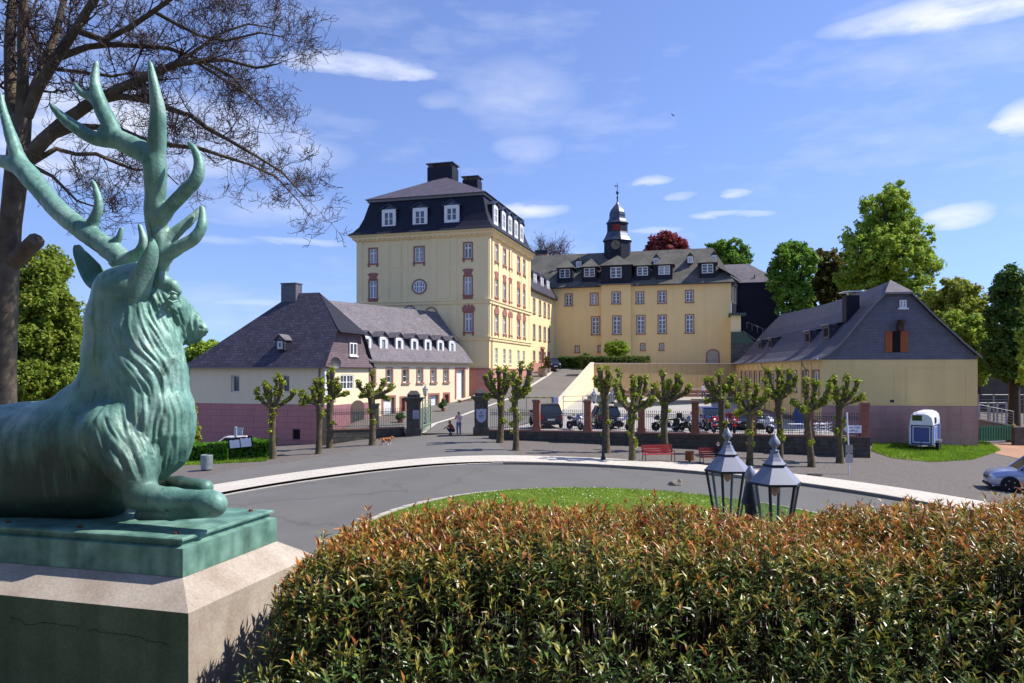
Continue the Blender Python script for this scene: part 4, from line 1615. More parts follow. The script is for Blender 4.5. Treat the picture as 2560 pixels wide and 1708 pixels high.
mb.add([(e, -.3, zw), (e, WL + .2, zw), (-4.5, WL + .2, zwr), (-4.5, -3.0, zwr), (-9 - e, WL + .2, zw), (-9 - e, -.3, zw)], [(0, 1, 2, 3), (4, 5, 3, 2), (0, 1, 4, 5)])
wrf = mb.build('roof', m_slate_l, wg)
MB().ext([(e, -.25, zw - .12), (e, WL + .15, zw - .12), (e - .14, WL + .15, zw - .12), (e - .14, -.25, zw - .12)], (0, 0, .1)).build('gutter', m_zinc, wg)
for px in (918, 959.5, 999, 1037, 1070.5, 1102, 1131):
    y = WF.y(px, -.65)
    dormer(wg, RT, y, zs(884, 1000) + .25, 1.0, 1.25, 1.3, 'gable', m_slate, m_white, m_slate_l, 1, (), rh=.5, ov=.16, y0=.65, ww=.66, wz=(.06, .88))
# verge slope up to the palace and raised stair wall by the end door
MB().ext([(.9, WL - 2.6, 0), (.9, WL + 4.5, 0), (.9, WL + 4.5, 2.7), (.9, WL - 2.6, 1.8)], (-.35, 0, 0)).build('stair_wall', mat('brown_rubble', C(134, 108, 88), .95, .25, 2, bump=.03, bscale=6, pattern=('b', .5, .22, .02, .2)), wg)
MB().ext([(.98, WL - 2.7, 1.8), (.98, WL + 4.5, 2.7), (.98, WL + 4.5, 2.82), (.98, WL - 2.7, 1.92)], (-.5, 0, 0)).build('stair_coping', m_copingpale, wg)

# ================================================================== barn on the right
ba = math.radians(-6.2)
BF = Frame(23.5, 56.0, ba)
bn = empty('barn', (BF.o.x, BF.o.y, 0), ba)
tag(bn, 'large yellow barn with slate gable, orange shutters and pink base', 'barn')
m_yelb = mat('yellow_render_barn', C(222, 194, 134), .95, .06, .5, bump=.004, streak=.16, sscale=.3, dirt=C(160, 138, 100))
m_pinkb = mat('pink_base_barn', C(172, 134, 126), .95, .1, .8, bump=.006, streak=.3, sscale=.4, dirt=C(116, 100, 98))
BW, BD = BF.x(2444), 34.5
bz = lambda py, px=2250: BF.on(px, py, 1, 0).z
zbe, zbp = bz(897), bz(1014.5)
LF = FM('left')
lw_ = []
for px, w in ((2040, 1.5), (2014, 1.5), (1986, 1.5), (1965, 1.4), (1947, 1.4), (1931, 1.4), (1916, 1.2), (1902, 1.2), (1889, 1.2), (1877, 1.2), (1866, 1.2), (1856, 1.2)):
    y = BF.y(px)
    lw_.append((-y - w / 2, -y + w / 2, zbe - 2.6, zbe - .95))
mb = MB()
wall(mb, 0, BW, zbp, zbe)
mb.M = LF
wall(mb, -BD, 0, 1.0, zbe, lw_, .25)
mb.M = None
mb.poly((BW, 0, zbp), (BW, BD, zbp), (BW, BD, zbe), (BW, 0, zbe))
mb.poly((0, BD, 0), (BW, BD, 0), (BW, BD, zbe), (0, BD, zbe))
mb.build('wall', m_yelb, bn, recalc=False)
mb = MB()
wall(mb, -.05, BW + .05, -2.5, zbp)
mb.M = T(-.05, 0) @ LF
wall(mb, -BD, .0, -1.5, 1.0)
mb.M = None
mb.poly((BW + .05, 0, -2.5), (BW + .05, BD, -2.5), (BW + .05, BD, zbp), (BW + .05, 0, zbp))
bsb = mb.build('base_wall', mat('barn_joint', C(132, 106, 106), .95), bn, recalc=False)
rws = 6
rh = (zbp - .02 + 1.35) / rws
for r in range(rws):
    x, bl = -.05 - (r % 2) * .9, 1.8
    while x < BW + .05:
        a, b = max(x, -.05) + .008, min(x + bl, BW + .05) - .008
        if b - a > .1:
            MB().box(a, -.012 - random.random() * .006, -1.35 + r * rh + .008, b, 0, -1.35 + (r + 1) * rh - .008).build('block', m_pinkb, bsb)
        x += bl
for o in lw_:
    window(bn, LF, *o, cols=2, rows=(.5,), d=.18, style='plain', sm_=m_brown, light=.5)
for i in range(len(lw_)):
    y = -(lw_[i][0] + lw_[i][1]) / 2 + 1.25
    MB().box(-.07, y - .12, 1.0, 0, y + .12, zbe - .3).build('pilaster', m_yelb, bn)
for a, b in ((.75, 5.2), (6.0, BW - .8)):
    z0, z1, t = zbp + .15, bz(918), .05
    mb = MB().box(a, -.02, z0, b, 0, z0 + t).box(a, -.02, z1 - t, b, 0, z1).box(a, -.02, z0 + t, a + t, 0, z1 - t).box(b - t, -.02, z0 + t, b, 0, z1 - t)
    mb.build('wall_panel', m_yelb, bn)
MB().box(BF.x(2225), -.03, bz(1006), BF.x(2235), 0, bz(1000)).build('vent_grille', m_iron, bn)
# roof: flared profile traced from the gable, swept along the building
gl = [(2046, 897), (2072, 884), (2098, 862), (2128, 828), (2160, 788), (2190, 755), (2216, 729)]
gr_ = [(2276, 727), (2306, 756), (2340, 790), (2382, 828), (2412, 856), (2436, 876), (2456, 892)]
P = [BF.on(px, py, 1, -.35) for px, py in gl + gr_]
cut = [(p.x, p.z) for p in P]
ax_, az_ = BF.on(2234, 698, 1, 1.0).x, BF.on(2234, 700, 1, 1.4).z
bend = lambda y: .35 * math.sin(math.pi * min(1, max(0, y / BD)))        # the old ridge sags
mb = MB()
full = cut[:7] + [(ax_, az_)] + cut[7:]
ysb = [-.35, 1.6] + list(np.linspace(4, BD + .4, 12))
pr = []
for j, y in enumerate(ysb):
    row = []
    for i, (x, z) in enumerate(full):
        if i == 7 and y < 0:
            row.append((x, y, (cut[6][1] + cut[7][1]) / 2))
        else:
            row.append((x, y, z - bend(y) * (z - zbe) / 6))
    pr.append(row)
for j in range(len(pr) - 1):
    for i in range(len(full) - 1):
        if j == 0 and i in (6, 7):
            continue
        mb.poly(pr[j][i], pr[j][i + 1], pr[j + 1][i + 1], pr[j + 1][i])
mb.poly(pr[0][6], pr[1][6], pr[1][7])
mb.poly(pr[0][8], pr[1][8], pr[1][7])
brf = mb.build('roof', mat('slate_barn', C(84, 80, 90), .7, .16, .8, pattern=('s', .34, .24, .016, .16), bump=.012, bscale=16), bn, recalc=False)
MB().add([(pr[0][6][0] - .15, -.5, pr[0][6][2] - .08), (pr[0][8][0] + .15, -.5, pr[0][8][2] - .08), (ax_, 1.65, az_ + .05)], [(0, 1, 2)]).build('half_hip', m_slate_l, brf)
gp = [(x, z - .12) for x, z in cut]
gp[0] = (gp[0][0] + .2, zbe - .06)
gp[-1] = (gp[-1][0] - .2, zbe - .06)
op_ = (BF.x(2230), BF.x(2249.5), bz(881), bz(828))
MB().poly(*[(x, -.04, z) for x, z in gp]).build('slate_gable', m_slate_w, bn, recalc=False)
vb = MB()
for i in list(range(6)) + list(range(7, 13)):
    (x0, z0), (x1, z1) = cut[i], cut[i + 1]
    vb.ext([(x0, -.38, z0 - .14), (x1, -.38, z1 - .14), (x1, -.38, z1 + .02), (x0, -.38, z0 + .02)], (0, .06, 0))
vb.box(cut[6][0] - .1, -.52, cut[6][1] - .2, cut[7][0] + .1, -.4, cut[6][1] - .06)
vb.build('verge_board', m_zinc, bn)
MB().box(op_[0], -.06, op_[2], op_[1], -.045, op_[3]).build('loft_opening', m_darkwood, bn)
m_shut = mat('orange_shutter', C(160, 88, 48), .75, .12, 3, streak=.15)
for px0, px1, ang in ((2212, 2229.5, 0), (2250, 2269, 0)):
    a, b = BF.x(px0), BF.x(px1)
    sh = empty('shutter', (0, 0, 0), parent=bn)
    nb = 4
    for k in range(nb):
        u0, u1 = a + (b - a) * k / nb + .006, a + (b - a) * (k + 1) / nb - .006
        MB().box(u0, -.1, op_[2] + .02, u1, -.062, op_[3] - .02).build('plank', m_shut, sh)
    for z in (op_[2] + .3, op_[3] - .35):
        MB().box(a, -.12, z, b, -.1, z + .1).build('batten', m_shut, sh)
q = BF.on(2251, 810, 1, -.3)
MB().box(q.x - .14, -.9, q.z, q.x + .14, -.05, q.z + .28).box(q.x - .2, -.5, q.z - .5, q.x + .2, -.05, q.z).build('hoist_beam', mat('old_timber', C(78, 58, 48), .85), bn)
o = fwin(2248.5, 2266, 750, 770, -.05, BF)
window(bn, T(0, -.08), *o, cols=2, rows=(.5,), d=.03, style='sill', sm_=m_white, light=0)
for px, py0, w in ((1899, 876, 1.6), (1924, 873, 1.6), (2018, 861, 1.7), (2064, 849, 1.8)):
    # dormers on the yard side of the roof
    xq = 1.6
    q = BF.on(px, py0, 0, xq)
    dmb = dormer(bn, LF, -q.y, q.z, w, 1.15, 2.4, 'shed', m_slate, m_slate, mat('slate_silver', C(150, 148, 152), .6, .2, 3, bump=.01), 1, (), rh=.55, ov=.12, y0=xq)
    for c in dmb.children:
        if c.name.startswith(('window', 'pane')):
            c.data = c.data.copy()
            c.data.materials[0] = m_slate_w if c.name.startswith('window') else m_darkwood
q = BF.on(2127, 800, 0, 3.1)
chb = MB().box(2.6, q.y - .5, q.z - 1.2, 3.6, q.y + .5, BF.on(2127, 740, 0, 3.1).z).build('chimney', m_slate_b, brf)
zt = BF.on(2127, 740, 0, 3.1).z
MB().box(2.4, q.y - .7, zt + .25, 3.8, q.y + .7, zt + .33).box(2.7, q.y - .4, zt, 2.8, q.y - .3, zt + .25).box(3.4, q.y + .3, zt, 3.5, q.y + .4, zt + .25).build('chimney_cap', m_white, brf)
MB(LF).box(-BD, -.55, zbe - .1, 0, -.42, zbe).build('gutter', m_zinc, bn)
for y in (4.0, 18.5):
    MB().tube([(-.5, y, zbe - .05), (-.35, y, zbe - .5), (-.1, y, zbe - .8), (-.1, y, .5)], .05, 6).build('downpipe', m_zinc, bn, smooth=True)

# ================================================================== retaining wall, ramp wall
rt = MB().ext([(9.6, 87, -.5), (27.2, 90.0, -.5), (27.2, 90.35, -.5), (9.6, 87.35, -.5)], (0, 0, 6.25)).build('retaining_wall', m_ochre)
MB().ext([(9.5, 86.9, 5.75), (27.3, 89.9, 5.75), (27.3, 90.45, 5.75), (9.5, 87.45, 5.75)], (0, 0, .1)).build('coping', m_copingpale, rt)
MB().ext([(9.65, 86.93, 1.0), (27.1, 89.93, 1.0), (27.1, 89.99, 1.0), (9.65, 86.99, 1.0)], (0, 0, 1.55)).build('stained_base', mat('brown_stain', C(152, 104, 82), .95, .12, .7, streak=.3), rt)
tag(rt, 'high ochre retaining wall below the castle yard', 'wall')
rw = MB().ext([(4.3, 69.6, -1), (9.6, 86.95, -1), (9.6, 86.95, 5.8), (4.3, 69.6, 1.75)], (-.32, .1, 0)).build('ramp_wall', mat('cream_ramp_wall', C(238, 220, 178), .95, .04, .6, streak=.1))
MB().ext([(4.36, 69.5, 1.76), (9.66, 86.9, 5.81), (9.66, 86.9, 5.92), (4.36, 69.5, 1.87)], (-.44, .14, 0)).build('coping', m_copingpale, rw)
tag(rw, 'sloping cream wall along the right side of the ramp', 'wall')
# low wall and paved strip at the back of the parking yard
mb = MB()
m_lowconc = mat('grey_concrete', C(112, 116, 118), .9, .1, 1, bump=.005)
a, b = Vector((8.1, 79.0)), Vector((25.8, 83.0))
nb = 6
for i in range(nb):
    p, q = a.lerp(b, (i + .03) / nb), a.lerp(b, (i + .97) / nb)
    g = empty('concrete_bench_wall', (p.x, p.y, float(yard_z(p.x, p.y))), math.atan2(b.y - a.y, b.x - a.x))
    ln = (q - p).length
    MB().box(0, 0, -.4, ln, .5, .55).build('block', m_lowconc, g)
    MB().box(-.03, -.05, .55, ln + .03, .55, .63).build('coping', m_copingpale, g)
    tag(g, f'low grey concrete wall block, number {["one", "two", "three", "four", "five", "six"][i]} from the ramp along the back of the yard', 'wall', 'low wall blocks behind the parking yard')
# railing in front of the retaining wall
m_rail = mat('galvanised', C(150, 152, 154), .5, .08, 3, metal=.5)
rl = empty('yard_railing', (9.9, 85.6, 0), math.atan2(3.0, 17.4))
tag(rl, 'thin grey metal railing in front of the ochre retaining wall', 'railing')
for i in range(9):
    x = i * 2.05
    zz = 1.72
    MB().box(x - .05, -.05, zz - .9, x + .05, .05, zz + 1.05).build('post', m_rail, rl)
for z in (1.75 + 1.0, 1.75 + .45):
    MB().tube([(0, 0, z), (16.4, 0, z)], .035, 6).build('rail', m_rail, rl)
# ================================================================== boundary wall, brick pillars, railings, gate
m_stone = mat('dark_stone', C(74, 72, 68), .92, .22, 2.2, bump=.02, bscale=14, col2=C(98, 94, 86))
m_stone2 = mat('dark_stone_brown', C(84, 78, 70), .92, .2, 2.2, bump=.02, bscale=14)
m_mortar = mat('mortar', C(52, 50, 48), .95)
m_cop = mat('sandstone_coping', C(140, 106, 94), .9, .12, 2)
m_brick = mat('sandstone_pillar', C(150, 100, 82), .92, .12, 2.5, bump=.006, bscale=30)
m_fence = mat('wrought_iron', C(74, 78, 84), .55, .08, 5, metal=.3)
m_gateg = mat('gate_green', C(120, 156, 128), .7, .15, 4)


def ground_to(x, y):
    return hz(x, y)


def stone_wall(name, p, q, ztop, label, course=.29, th=.45, seed=3):
    """wall from p to q with its own course stones on the front face"""
    p, q = Vector(p), Vector(q)
    L = (q - p).length
    a = math.atan2(q.y - p.y, q.x - p.x)
    o = empty(name, (p.x, p.y, 0), a)
    zlow = min(hz(*(p + (q - p) * t)) for t in (0, .25, .5, .75, 1)) - .4
    MB().box(0, .03, zlow, L, th, ztop).build('core', m_mortar, o)
    r = random.Random(seed)
    z, k = ztop, 0
    while z > zlow:
        hh = course * r.uniform(.9, 1.12)
        x = -r.uniform(0, .5)
        while x < L:
            w = r.uniform(.55, 1.15)
            a0, a1 = max(x, 0), min(x + w, L)
            mid = p + (q - p) * (((a0 + a1) / 2) / L)
            if a1 - a0 > .12 and z > hz(mid.x, mid.y) - .05:
                MB().box(a0 + .009, -r.uniform(0, .018), z - hh + .009, a1 - .009, .06, z - .009).build('stone', r.choice((m_stone, m_stone, m_stone2)), o)
            x += w
        z -= hh
        k += 1
    # end faces
    tag(o, label, 'wall')
    x = 0
    while x < L - .05:
        w = min(r.uniform(1.1, 1.6), L - x)
        MB().box(x + .004, -.06, ztop, x + w - .004, th + .06, ztop + .09).build('coping_stone', m_cop, o)
        x += w
    return o, a, L


W0, W1 = W(1221, 1078, 52.5), W(2176, 1084, 46.8)
P0, P1 = Vector((W0.x, W0.y)), Vector((W1.x, W1.y))
ZT = .58
sw, fa, FL = stone_wall('boundary_wall', P0, P1, ZT, 'long dark stone wall carrying brick pillars and iron railings')
fdir = (P1 - P0).normalized()


def tpos(px):
    """distance along the wall for a photo column"""
    s = (px - CX) / F
    return (s * P0.y - P0.x) / (fdir.x - s * fdir.y)


pil_px = [1340, 1468, 1603, 1738, 1880, 2025, 2172]
pil_t = [tpos(p) for p in pil_px]
ORD = ['first', 'second', 'third', 'fourth', 'fifth', 'sixth', 'seventh']
bar_me = MB().box(-.011, -.011, 0, .011, .011, 1.36).add([(-.03, 0, 1.36), (0, .014, 1.36), (.03, 0, 1.36), (0, -.014, 1.36), (0, 0, 1.52), (0, 0, 1.32)],
                                                    [(0, 1, 4), (1, 2, 4), (2, 3, 4), (3, 0, 4), (1, 0, 5), (2, 1, 5), (3, 2, 5), (0, 3, 5)]).mesh('bar', m_fence)
ring_mb = MB()
for i in range(10):
    a, b = 2 * math.pi * i / 10, 2 * math.pi * (i + 1) / 10
    ring_mb.ext([(r * math.cos(t), -.01, r * math.sin(t)) for r, t in ((.045, a), (.045, b), (.062, b), (.062, a))], (0, .02, 0))
ring_me = ring_mb.mesh('ring', m_fence)


def pillar(name, t, w, hh, label, m, i):
    p = P0 + fdir * t
    o = empty(name, (p.x, p.y, ZT + .09), fa)
    MB().box(-w / 2 - .05, -.06, 0, w / 2 + .05, .5, .28).build('foot', m, o)
    n = 5
    for k in range(n):
        z0, z1 = .28 + (hh - .28) * k / n, .28 + (hh - .28) * (k + 1) / n
        MB().box(-w / 2, 0, z0 + .004, w / 2, .45, z1 - .004).build('block', m, o)
    MB().box(-w / 2 - .06, -.07, hh, w / 2 + .06, .52, hh + .1).box(-w / 2 - .02, -.02, hh + .1, w / 2 + .02, .47, hh + .17).build('cap', m_cop, o)
    return tag(o, label, 'pillar', 'red sandstone pillars of the boundary wall')


for i, t in enumerate(pil_t):
    pillar('fence_pillar', min(t, FL - .3), .46, 1.98, f'red sandstone fence pillar, {ORD[i]} from the gate', m_brick, i)


def railing(p, a, L, z, label, name='railing'):
    o = empty(name, (p[0], p[1], z), a)
    n = int(L / .135)
    for k in range(n):
        obj('bar', bar_me, o, ((k + .5) * L / n, 0, 0))
    for zz in (.14, 1.02, 1.2):
        MB().box(0, -.018, zz, L, .018, zz + .03).build('rail', m_fence, o)
    for k in range(n - 1):
        obj('ring', ring_me, o, ((k + 1) * L / n, 0, 1.125))
    return tag(o, label, 'railing', 'iron railing panels on the boundary wall')


edges = [0.0] + pil_t
for i in range(len(pil_t)):
    a0, a1 = edges[i] + (.26 if i else .05), min(edges[i + 1], FL - .3) - .26
    p = P0 + fdir * a0 + Vector((-fdir.y, fdir.x)) * .2
    railing(p, fa, a1 - a0, ZT + .09, 'spiked iron railing panel ' + ('between the right gate pier and the first sandstone pillar' if i == 0 else f'between the {ORD[i - 1]} and {ORD[i]} sandstone pillars'))

# left wall
LW0, LW1 = W(812, 1071, 54.0), W(1012, 1071, 56.2)
A0, A1 = Vector((LW0.x, LW0.y)), Vector((LW1.x, LW1.y))
ZT2 = .48
lo_, la, LL = stone_wall('boundary_wall', A0, A1, ZT2, 'short dark stone wall left of the gate below a railing', seed=5)
ldir = (A1 - A0).normalized()
md = ldir * (LL * .62) + A0
pp = empty('stone_post', (md.x, md.y, ZT2 + .09), la)
for k in range(4):
    MB().box(-.28, -.02, k * .42 + .004, .28, .5, (k + 1) * .42 - .004).build('block', m_stone, pp)
MB().box(-.34, -.08, 1.68, .34, .56, 1.82).build('cap', m_stone, pp)
tag(pp, 'dark stone post of the left wall half hidden by a pollarded tree', 'pillar')
off = Vector((-ldir.y, ldir.x)) * .2
p = A0 + ldir * .3 + off
railing(p, la, LL * .62 - .62, ZT2 + .09, 'spiked iron railing panel at the far left beside the slate-roofed house')
p = A0 + ldir * (LL * .62 + .32) + off
railing(p, la, LL * .38 - .34, ZT2 + .09, 'spiked iron railing panel just left of the left gate pier')
bp = empty('brick_corner_post', (A0.x, A0.y, hz(A0.x, A0.y) - .2), la)
for k in range(7):
    MB().box(-.35, -.05, k * .4 + .004, .25, .5, (k + 1) * .4 - .004).build('block', m_stone2, bp)
MB().box(-.4, -.1, 2.8, .3, .55, 2.92).build('cap', m_cop, bp)
tag(bp, 'brown corner post where the left wall meets the house', 'pillar')


# gate piers
def gate_pier(px, Y, label, plaque):
    p = at(px, Y)
    o = empty('gate_pier', (p.x, p.y, p.z - .05), 0.04)
    w = .5
    MB().box(-w - .1, -.12, 0, w + .1, 2 * w + .1, .62).build('base', m_stone, o)
    n = 5
    for k in range(n):
        z0, z1 = .62 + 2.0 * k / n, .62 + 2.0 * (k + 1) / n
        MB().box(-w, 0, z0 + .003, w, 2 * w, z1 - .003).build('block', m_stone, o)
    mb = MB()
    for (o0, z0), (o1, z1) in zip([(.02, 2.62), (.1, 2.72), (.2, 2.82), (.26, 2.86)], [(.1, 2.72), (.2, 2.82), (.26, 2.86), (.26, 2.95)]):
        r0 = [(-w - o0, -o0, z0), (w + o0, -o0, z0), (w + o0, 2 * w + o0, z0), (-w - o0, 2 * w + o0, z0)]
        r1 = [(-w - o1, -o1, z1), (w + o1, -o1, z1), (w + o1, 2 * w + o1, z1), (-w - o1, 2 * w + o1, z1)]
        for i in range(4):
            mb.poly(r0[i], r0[(i + 1) % 4], r1[(i + 1) % 4], r1[i])
    mb.box(-w - .26, -.26, 2.95, w + .26, 2 * w + .26, 2.97)
    mb.build('cornice', m_stone, o)
    mb = MB().box(-w + .04, .04, 2.97, w - .04, 2 * w - .04, 3.2)
    r0 = [(-w + .04, .04, 3.2), (w - .04, .04, 3.2), (w - .04, 2 * w - .04, 3.2), (-w + .04, 2 * w - .04, 3.2)]
    r1 = [(-w + .26, .26, 3.48), (w - .26, .26, 3.48), (w - .26, 2 * w - .26, 3.48), (-w + .26, 2 * w - .26, 3.48)]
    for i in range(4):
        mb.poly(r0[i], r0[(i + 1) % 4], r1[(i + 1) % 4], r1[i])
    mb.poly(*r1)
    mb.build('capstone', m_stone, o)
    m_sign = mat('grey_enamel', C(176, 178, 196), .5, .04, 4)
    m_print = mat('sign_print', C(92, 92, 116), .6)
    if plaque == 'shield':
        pts = [(-.4, 1.98), (-.32, 2.04), (-.2, 2.0), (0, 2.06), (.2, 2.0), (.32, 2.04), (.4, 1.98), (.36, 1.85), (.37, 1.4), (.28, 1.18), (.12, 1.06), (0, 1.02), (-.12, 1.06), (-.28, 1.18), (-.37, 1.4), (-.36, 1.85)]
        s = MB().ext([(x, -.05, z) for x, z in pts], (0, .04, 0)).build('shield_plaque', m_sign, o)
        mb = MB().box(-.03, -.056, 1.66, .03, -.05, 1.84).box(-.08, -.056, 1.74, .08, -.05, 1.78)
        mb.box(-.22, -.056, 1.54, .22, -.05, 1.59).box(-.18, -.056, 1.45, .18, -.05, 1.49).box(-.1, -.056, 1.35, .1, -.05, 1.38)
        mb.build('emblem', m_print, s)
    else:
        s = MB().box(-.02, -.04, 1.38, .4, 0, 2.0).build('notice_plaque', m_sign, o)
        mb = MB()
        for z, x0, x1 in ((1.88, .04, .34), (1.74, .08, .32), (1.7, .08, .32), (1.58, .04, .36), (1.5, .04, .34), (1.44, .04, .36)):
            mb.box(x0, -.046, z, x1, -.04, z + .03)
        mb.build('print_lines', m_print, s)
    return tag(o, label, 'gate pier', 'gate piers')


gate_pier(1033, 55.6, 'massive dark stone gate pier with a small grey notice, left of the entrance', 'plate')
gate_pier(1203, 54.6, 'massive dark stone gate pier with a shield-shaped plaque, right of the entrance', 'shield')

# open green gate leaf, scrollwork between stiles
gp0, gp1 = at(1056, 56.8), at(1077, 58.6)
gl_ = empty('gate_leaf', (gp0.x, gp0.y, gp0.z + .08), math.atan2(gp1.y - gp0.y, gp1.x - gp0.x))
GLn, GH = (gp1 - gp0).length, 2.55
MB().box(0, -.03, 0, .07, .03, GH).box(GLn - .07, -.03, 0, GLn, .03, GH + .12).build('stile', m_gateg, gl_)
for z in (.0, .62, 2.2, GH - .07):
    MB().box(.07, -.025, z, GLn - .07, .025, z + .06).build('rail', m_gateg, gl_)
for k in range(9):
    x = .07 + (GLn - .14) * (k + .5) / 9
    MB().box(x - .012, -.012, .06, x + .012, .012, .62).build('bar', m_gateg, gl_)
for k in range(4):
    for s in (-1, 1):
        cx_, cz_ = GLn * (.3 if s < 0 else .7), .9 + k * .36
        pts = [(cx_ + s * .02 + (.05 + .16 * t) * math.cos(s * t * 9), 0, cz_ + (.05 + .14 * t) * math.sin(t * 9)) for t in np.linspace(0, 1, 16)]
        MB().tube(pts, .018, 4).build('scroll', m_gateg, gl_)
for k in range(5):
    x = .2 + (GLn - .4) * k / 4
    MB().tube([(x, 0, .66), (x + .06, .01, 1.4), (x, 0, 2.2)], .012, 4).build('scroll', m_gateg, gl_)
tag(gl_, 'open pale green wrought iron gate leaf with scrollwork', 'gate')
# ================================================================== bronze stag on its pedestal
SA, SB = Vector((.966, -.259)), Vector((.259, .966))       # forward (to the right), depth
B0 = Vector((-1.646, 3.70))
BL, BWd = 2.75, .83                                        # bronze plinth length, width
ZPL = 3.868
sg_ang = math.atan2(SA.y, SA.x)
SM = T(B0.x, B0.y, 0) @ RZ(sg_ang)
SI = SM.inverted()


def S(px, py, b):
    """statue-local point (forward, depth, z) seen at a pixel with depth b behind the front edge"""
    d = Vector(((px - CX) / F, 1))
    t = (b + B0.dot(SB)) / d.dot(SB)
    w = Vector((d.x * t, t, ZC + (YH - py) / F * t))
    return np.array(SI @ w), t / F


m_patina = bpy.data.materials.new('verdigris_bronze')
m_patina.use_nodes = True
nt = m_patina.node_tree
N, L = nt.nodes, nt.links
bs_ = N['Principled BSDF']
bs_.inputs['Roughness'].default_value = .5
bs_.inputs['Metallic'].default_value = .12
bs_.inputs['Specular IOR Level'].default_value = .45
tc = N.new('ShaderNodeTexCoord')


def nz_(scale, vec=None, detail=6, rough=.6, mapping=None):
    n = N.new('ShaderNodeTexNoise')
    n.inputs['Scale'].default_value = scale
    n.inputs['Detail'].default_value = detail
    n.inputs['Roughness'].default_value = rough
    if mapping:
        mp = N.new('ShaderNodeMapping')
        mp.inputs['Scale'].default_value = mapping
        L.new(tc.outputs['Object'], mp.inputs[0])
        L.new(mp.outputs[0], n.inputs['Vector'])
    else:
        L.new(tc.outputs['Object'], n.inputs['Vector'])
    return n.outputs[0]


def rp_(src, stops):
    r = N.new('ShaderNodeValToRGB')
    e = r.color_ramp.elements
    while len(e) < len(stops):
        e.new(.5)
    for i, (p, c) in enumerate(stops):
        e[i].position, e[i].color = p, c
    L.new(src, r.inputs[0])
    return r.outputs[0]


def mx_(fac, a, b, t='MIX'):
    x = N.new('ShaderNodeMix')
    x.data_type, x.blend_type = 'RGBA', t
    L.new(fac, x.inputs[0])
    for k, v in ((6, a), (7, b)):
        if isinstance(v, tuple):
            x.inputs[k].default_value = v
        else:
            L.new(v, x.inputs[k])
    return x.outputs[2]


base_c = rp_(nz_(3.0), [(.28, C(66, 110, 98)), (.5, C(118, 162, 148)), (.72, C(172, 198, 188))])
fine = rp_(nz_(26, detail=8), [(.35, C(50, 94, 82)), (.65, C(130, 172, 158))])
base_c = mx_(rp_(nz_(5), [(.4, (0, 0, 0, 1)), (.7, (.55, .55, .55, 1))]), base_c, fine)
# bronze darkening towards the bottom of the flank, broken up by rain runs
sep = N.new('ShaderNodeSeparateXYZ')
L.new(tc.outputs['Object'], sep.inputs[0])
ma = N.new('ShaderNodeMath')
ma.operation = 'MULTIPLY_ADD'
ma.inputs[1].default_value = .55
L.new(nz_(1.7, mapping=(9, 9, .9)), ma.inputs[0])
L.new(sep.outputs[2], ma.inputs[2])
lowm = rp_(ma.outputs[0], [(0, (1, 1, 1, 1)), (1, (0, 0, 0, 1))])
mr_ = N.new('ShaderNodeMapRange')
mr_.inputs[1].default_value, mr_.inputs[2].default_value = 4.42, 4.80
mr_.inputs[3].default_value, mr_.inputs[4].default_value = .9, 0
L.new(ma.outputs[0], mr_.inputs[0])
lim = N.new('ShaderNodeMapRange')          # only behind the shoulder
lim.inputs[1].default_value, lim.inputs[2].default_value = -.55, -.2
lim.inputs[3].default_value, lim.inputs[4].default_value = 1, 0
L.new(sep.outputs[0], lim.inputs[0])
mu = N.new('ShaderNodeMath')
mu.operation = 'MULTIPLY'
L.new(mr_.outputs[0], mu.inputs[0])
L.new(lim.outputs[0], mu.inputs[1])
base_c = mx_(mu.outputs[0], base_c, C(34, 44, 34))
runs = rp_(nz_(2.2, mapping=(11, 11, .55), detail=4), [(.56, (0, 0, 0, 1)), (.66, (.55, .55, .55, 1))])
base_c = mx_(runs, base_c, C(64, 106, 78))
spots = rp_(nz_(7, detail=3), [(.66, (0, 0, 0, 1)), (.74, (.8, .8, .8, 1))])
base_c = mx_(spots, base_c, C(40, 62, 52))
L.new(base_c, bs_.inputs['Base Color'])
bp_ = N.new('ShaderNodeBump')
bp_.inputs['Strength'].default_value = .5
bp_.inputs['Distance'].default_value = .006
L.new(nz_(55, detail=7), bp_.inputs['Height'])
L.new(bp_.outputs[0], bs_.inputs['Normal'])
MATS['verdigris_bronze'] = m_patina

stag = empty('stag_statue', (B0.x, B0.y, 0), sg_ang)
tag(stag, 'green weathered bronze statue of a lying stag with large antlers', 'statue')
MD = .42
fd = Field((-2.75, -.12, ZPL - .03), (.55, .95, 5.35), .0075)


def chain(lst, k=.05):
    pts = []
    for px, py, b, r in lst:
        p, s = S(px, py, MD + b)
        pts.append((p, r * s))
    fd.chain(pts, k)


chain([(235, 1095, 0, 118), (60, 1130, 0, 116), (-150, 1140, 0, 120), (-420, 1150, 0, 122)], .08)          # barrel
chain([(250, 1195, 0, 104), (60, 1205, 0, 108), (-200, 1205, 0, 112), (-420, 1200, 0, 112)], .08)
chain([(300, 1085, 0, 105), (345, 1060, 0, 100)], .08)                                                     # chest
chain([(212, 1015, 0, 62), (255, 985, 0, 62)], .08)                                                        # withers
chain([(262, 975, 0, 62), (280, 880, 0, 62), (287, 800, 0, 62), (300, 735, 0, 62)], .06)                   # nape
chain([(378, 1035, 0, 95), (368, 930, .01, 88), (362, 850, .01, 78), (358, 790, .01, 68)], .06)            # throat and mane
chain([(388, 1045, 0, 86), (392, 1100, 0, 80), (398, 1140, 0, 52), (392, 1175, 0, 26)], .05)               # hanging mane
chain([(312, 735, .0, 64), (345, 725, .02, 62), (392, 738, .06, 46)], .05)                                 # skull
chain([(405, 752, .06, 48), (440, 782, .13, 38), (478, 812, .19, 29), (500, 828, .22, 19)], .03)           # muzzle
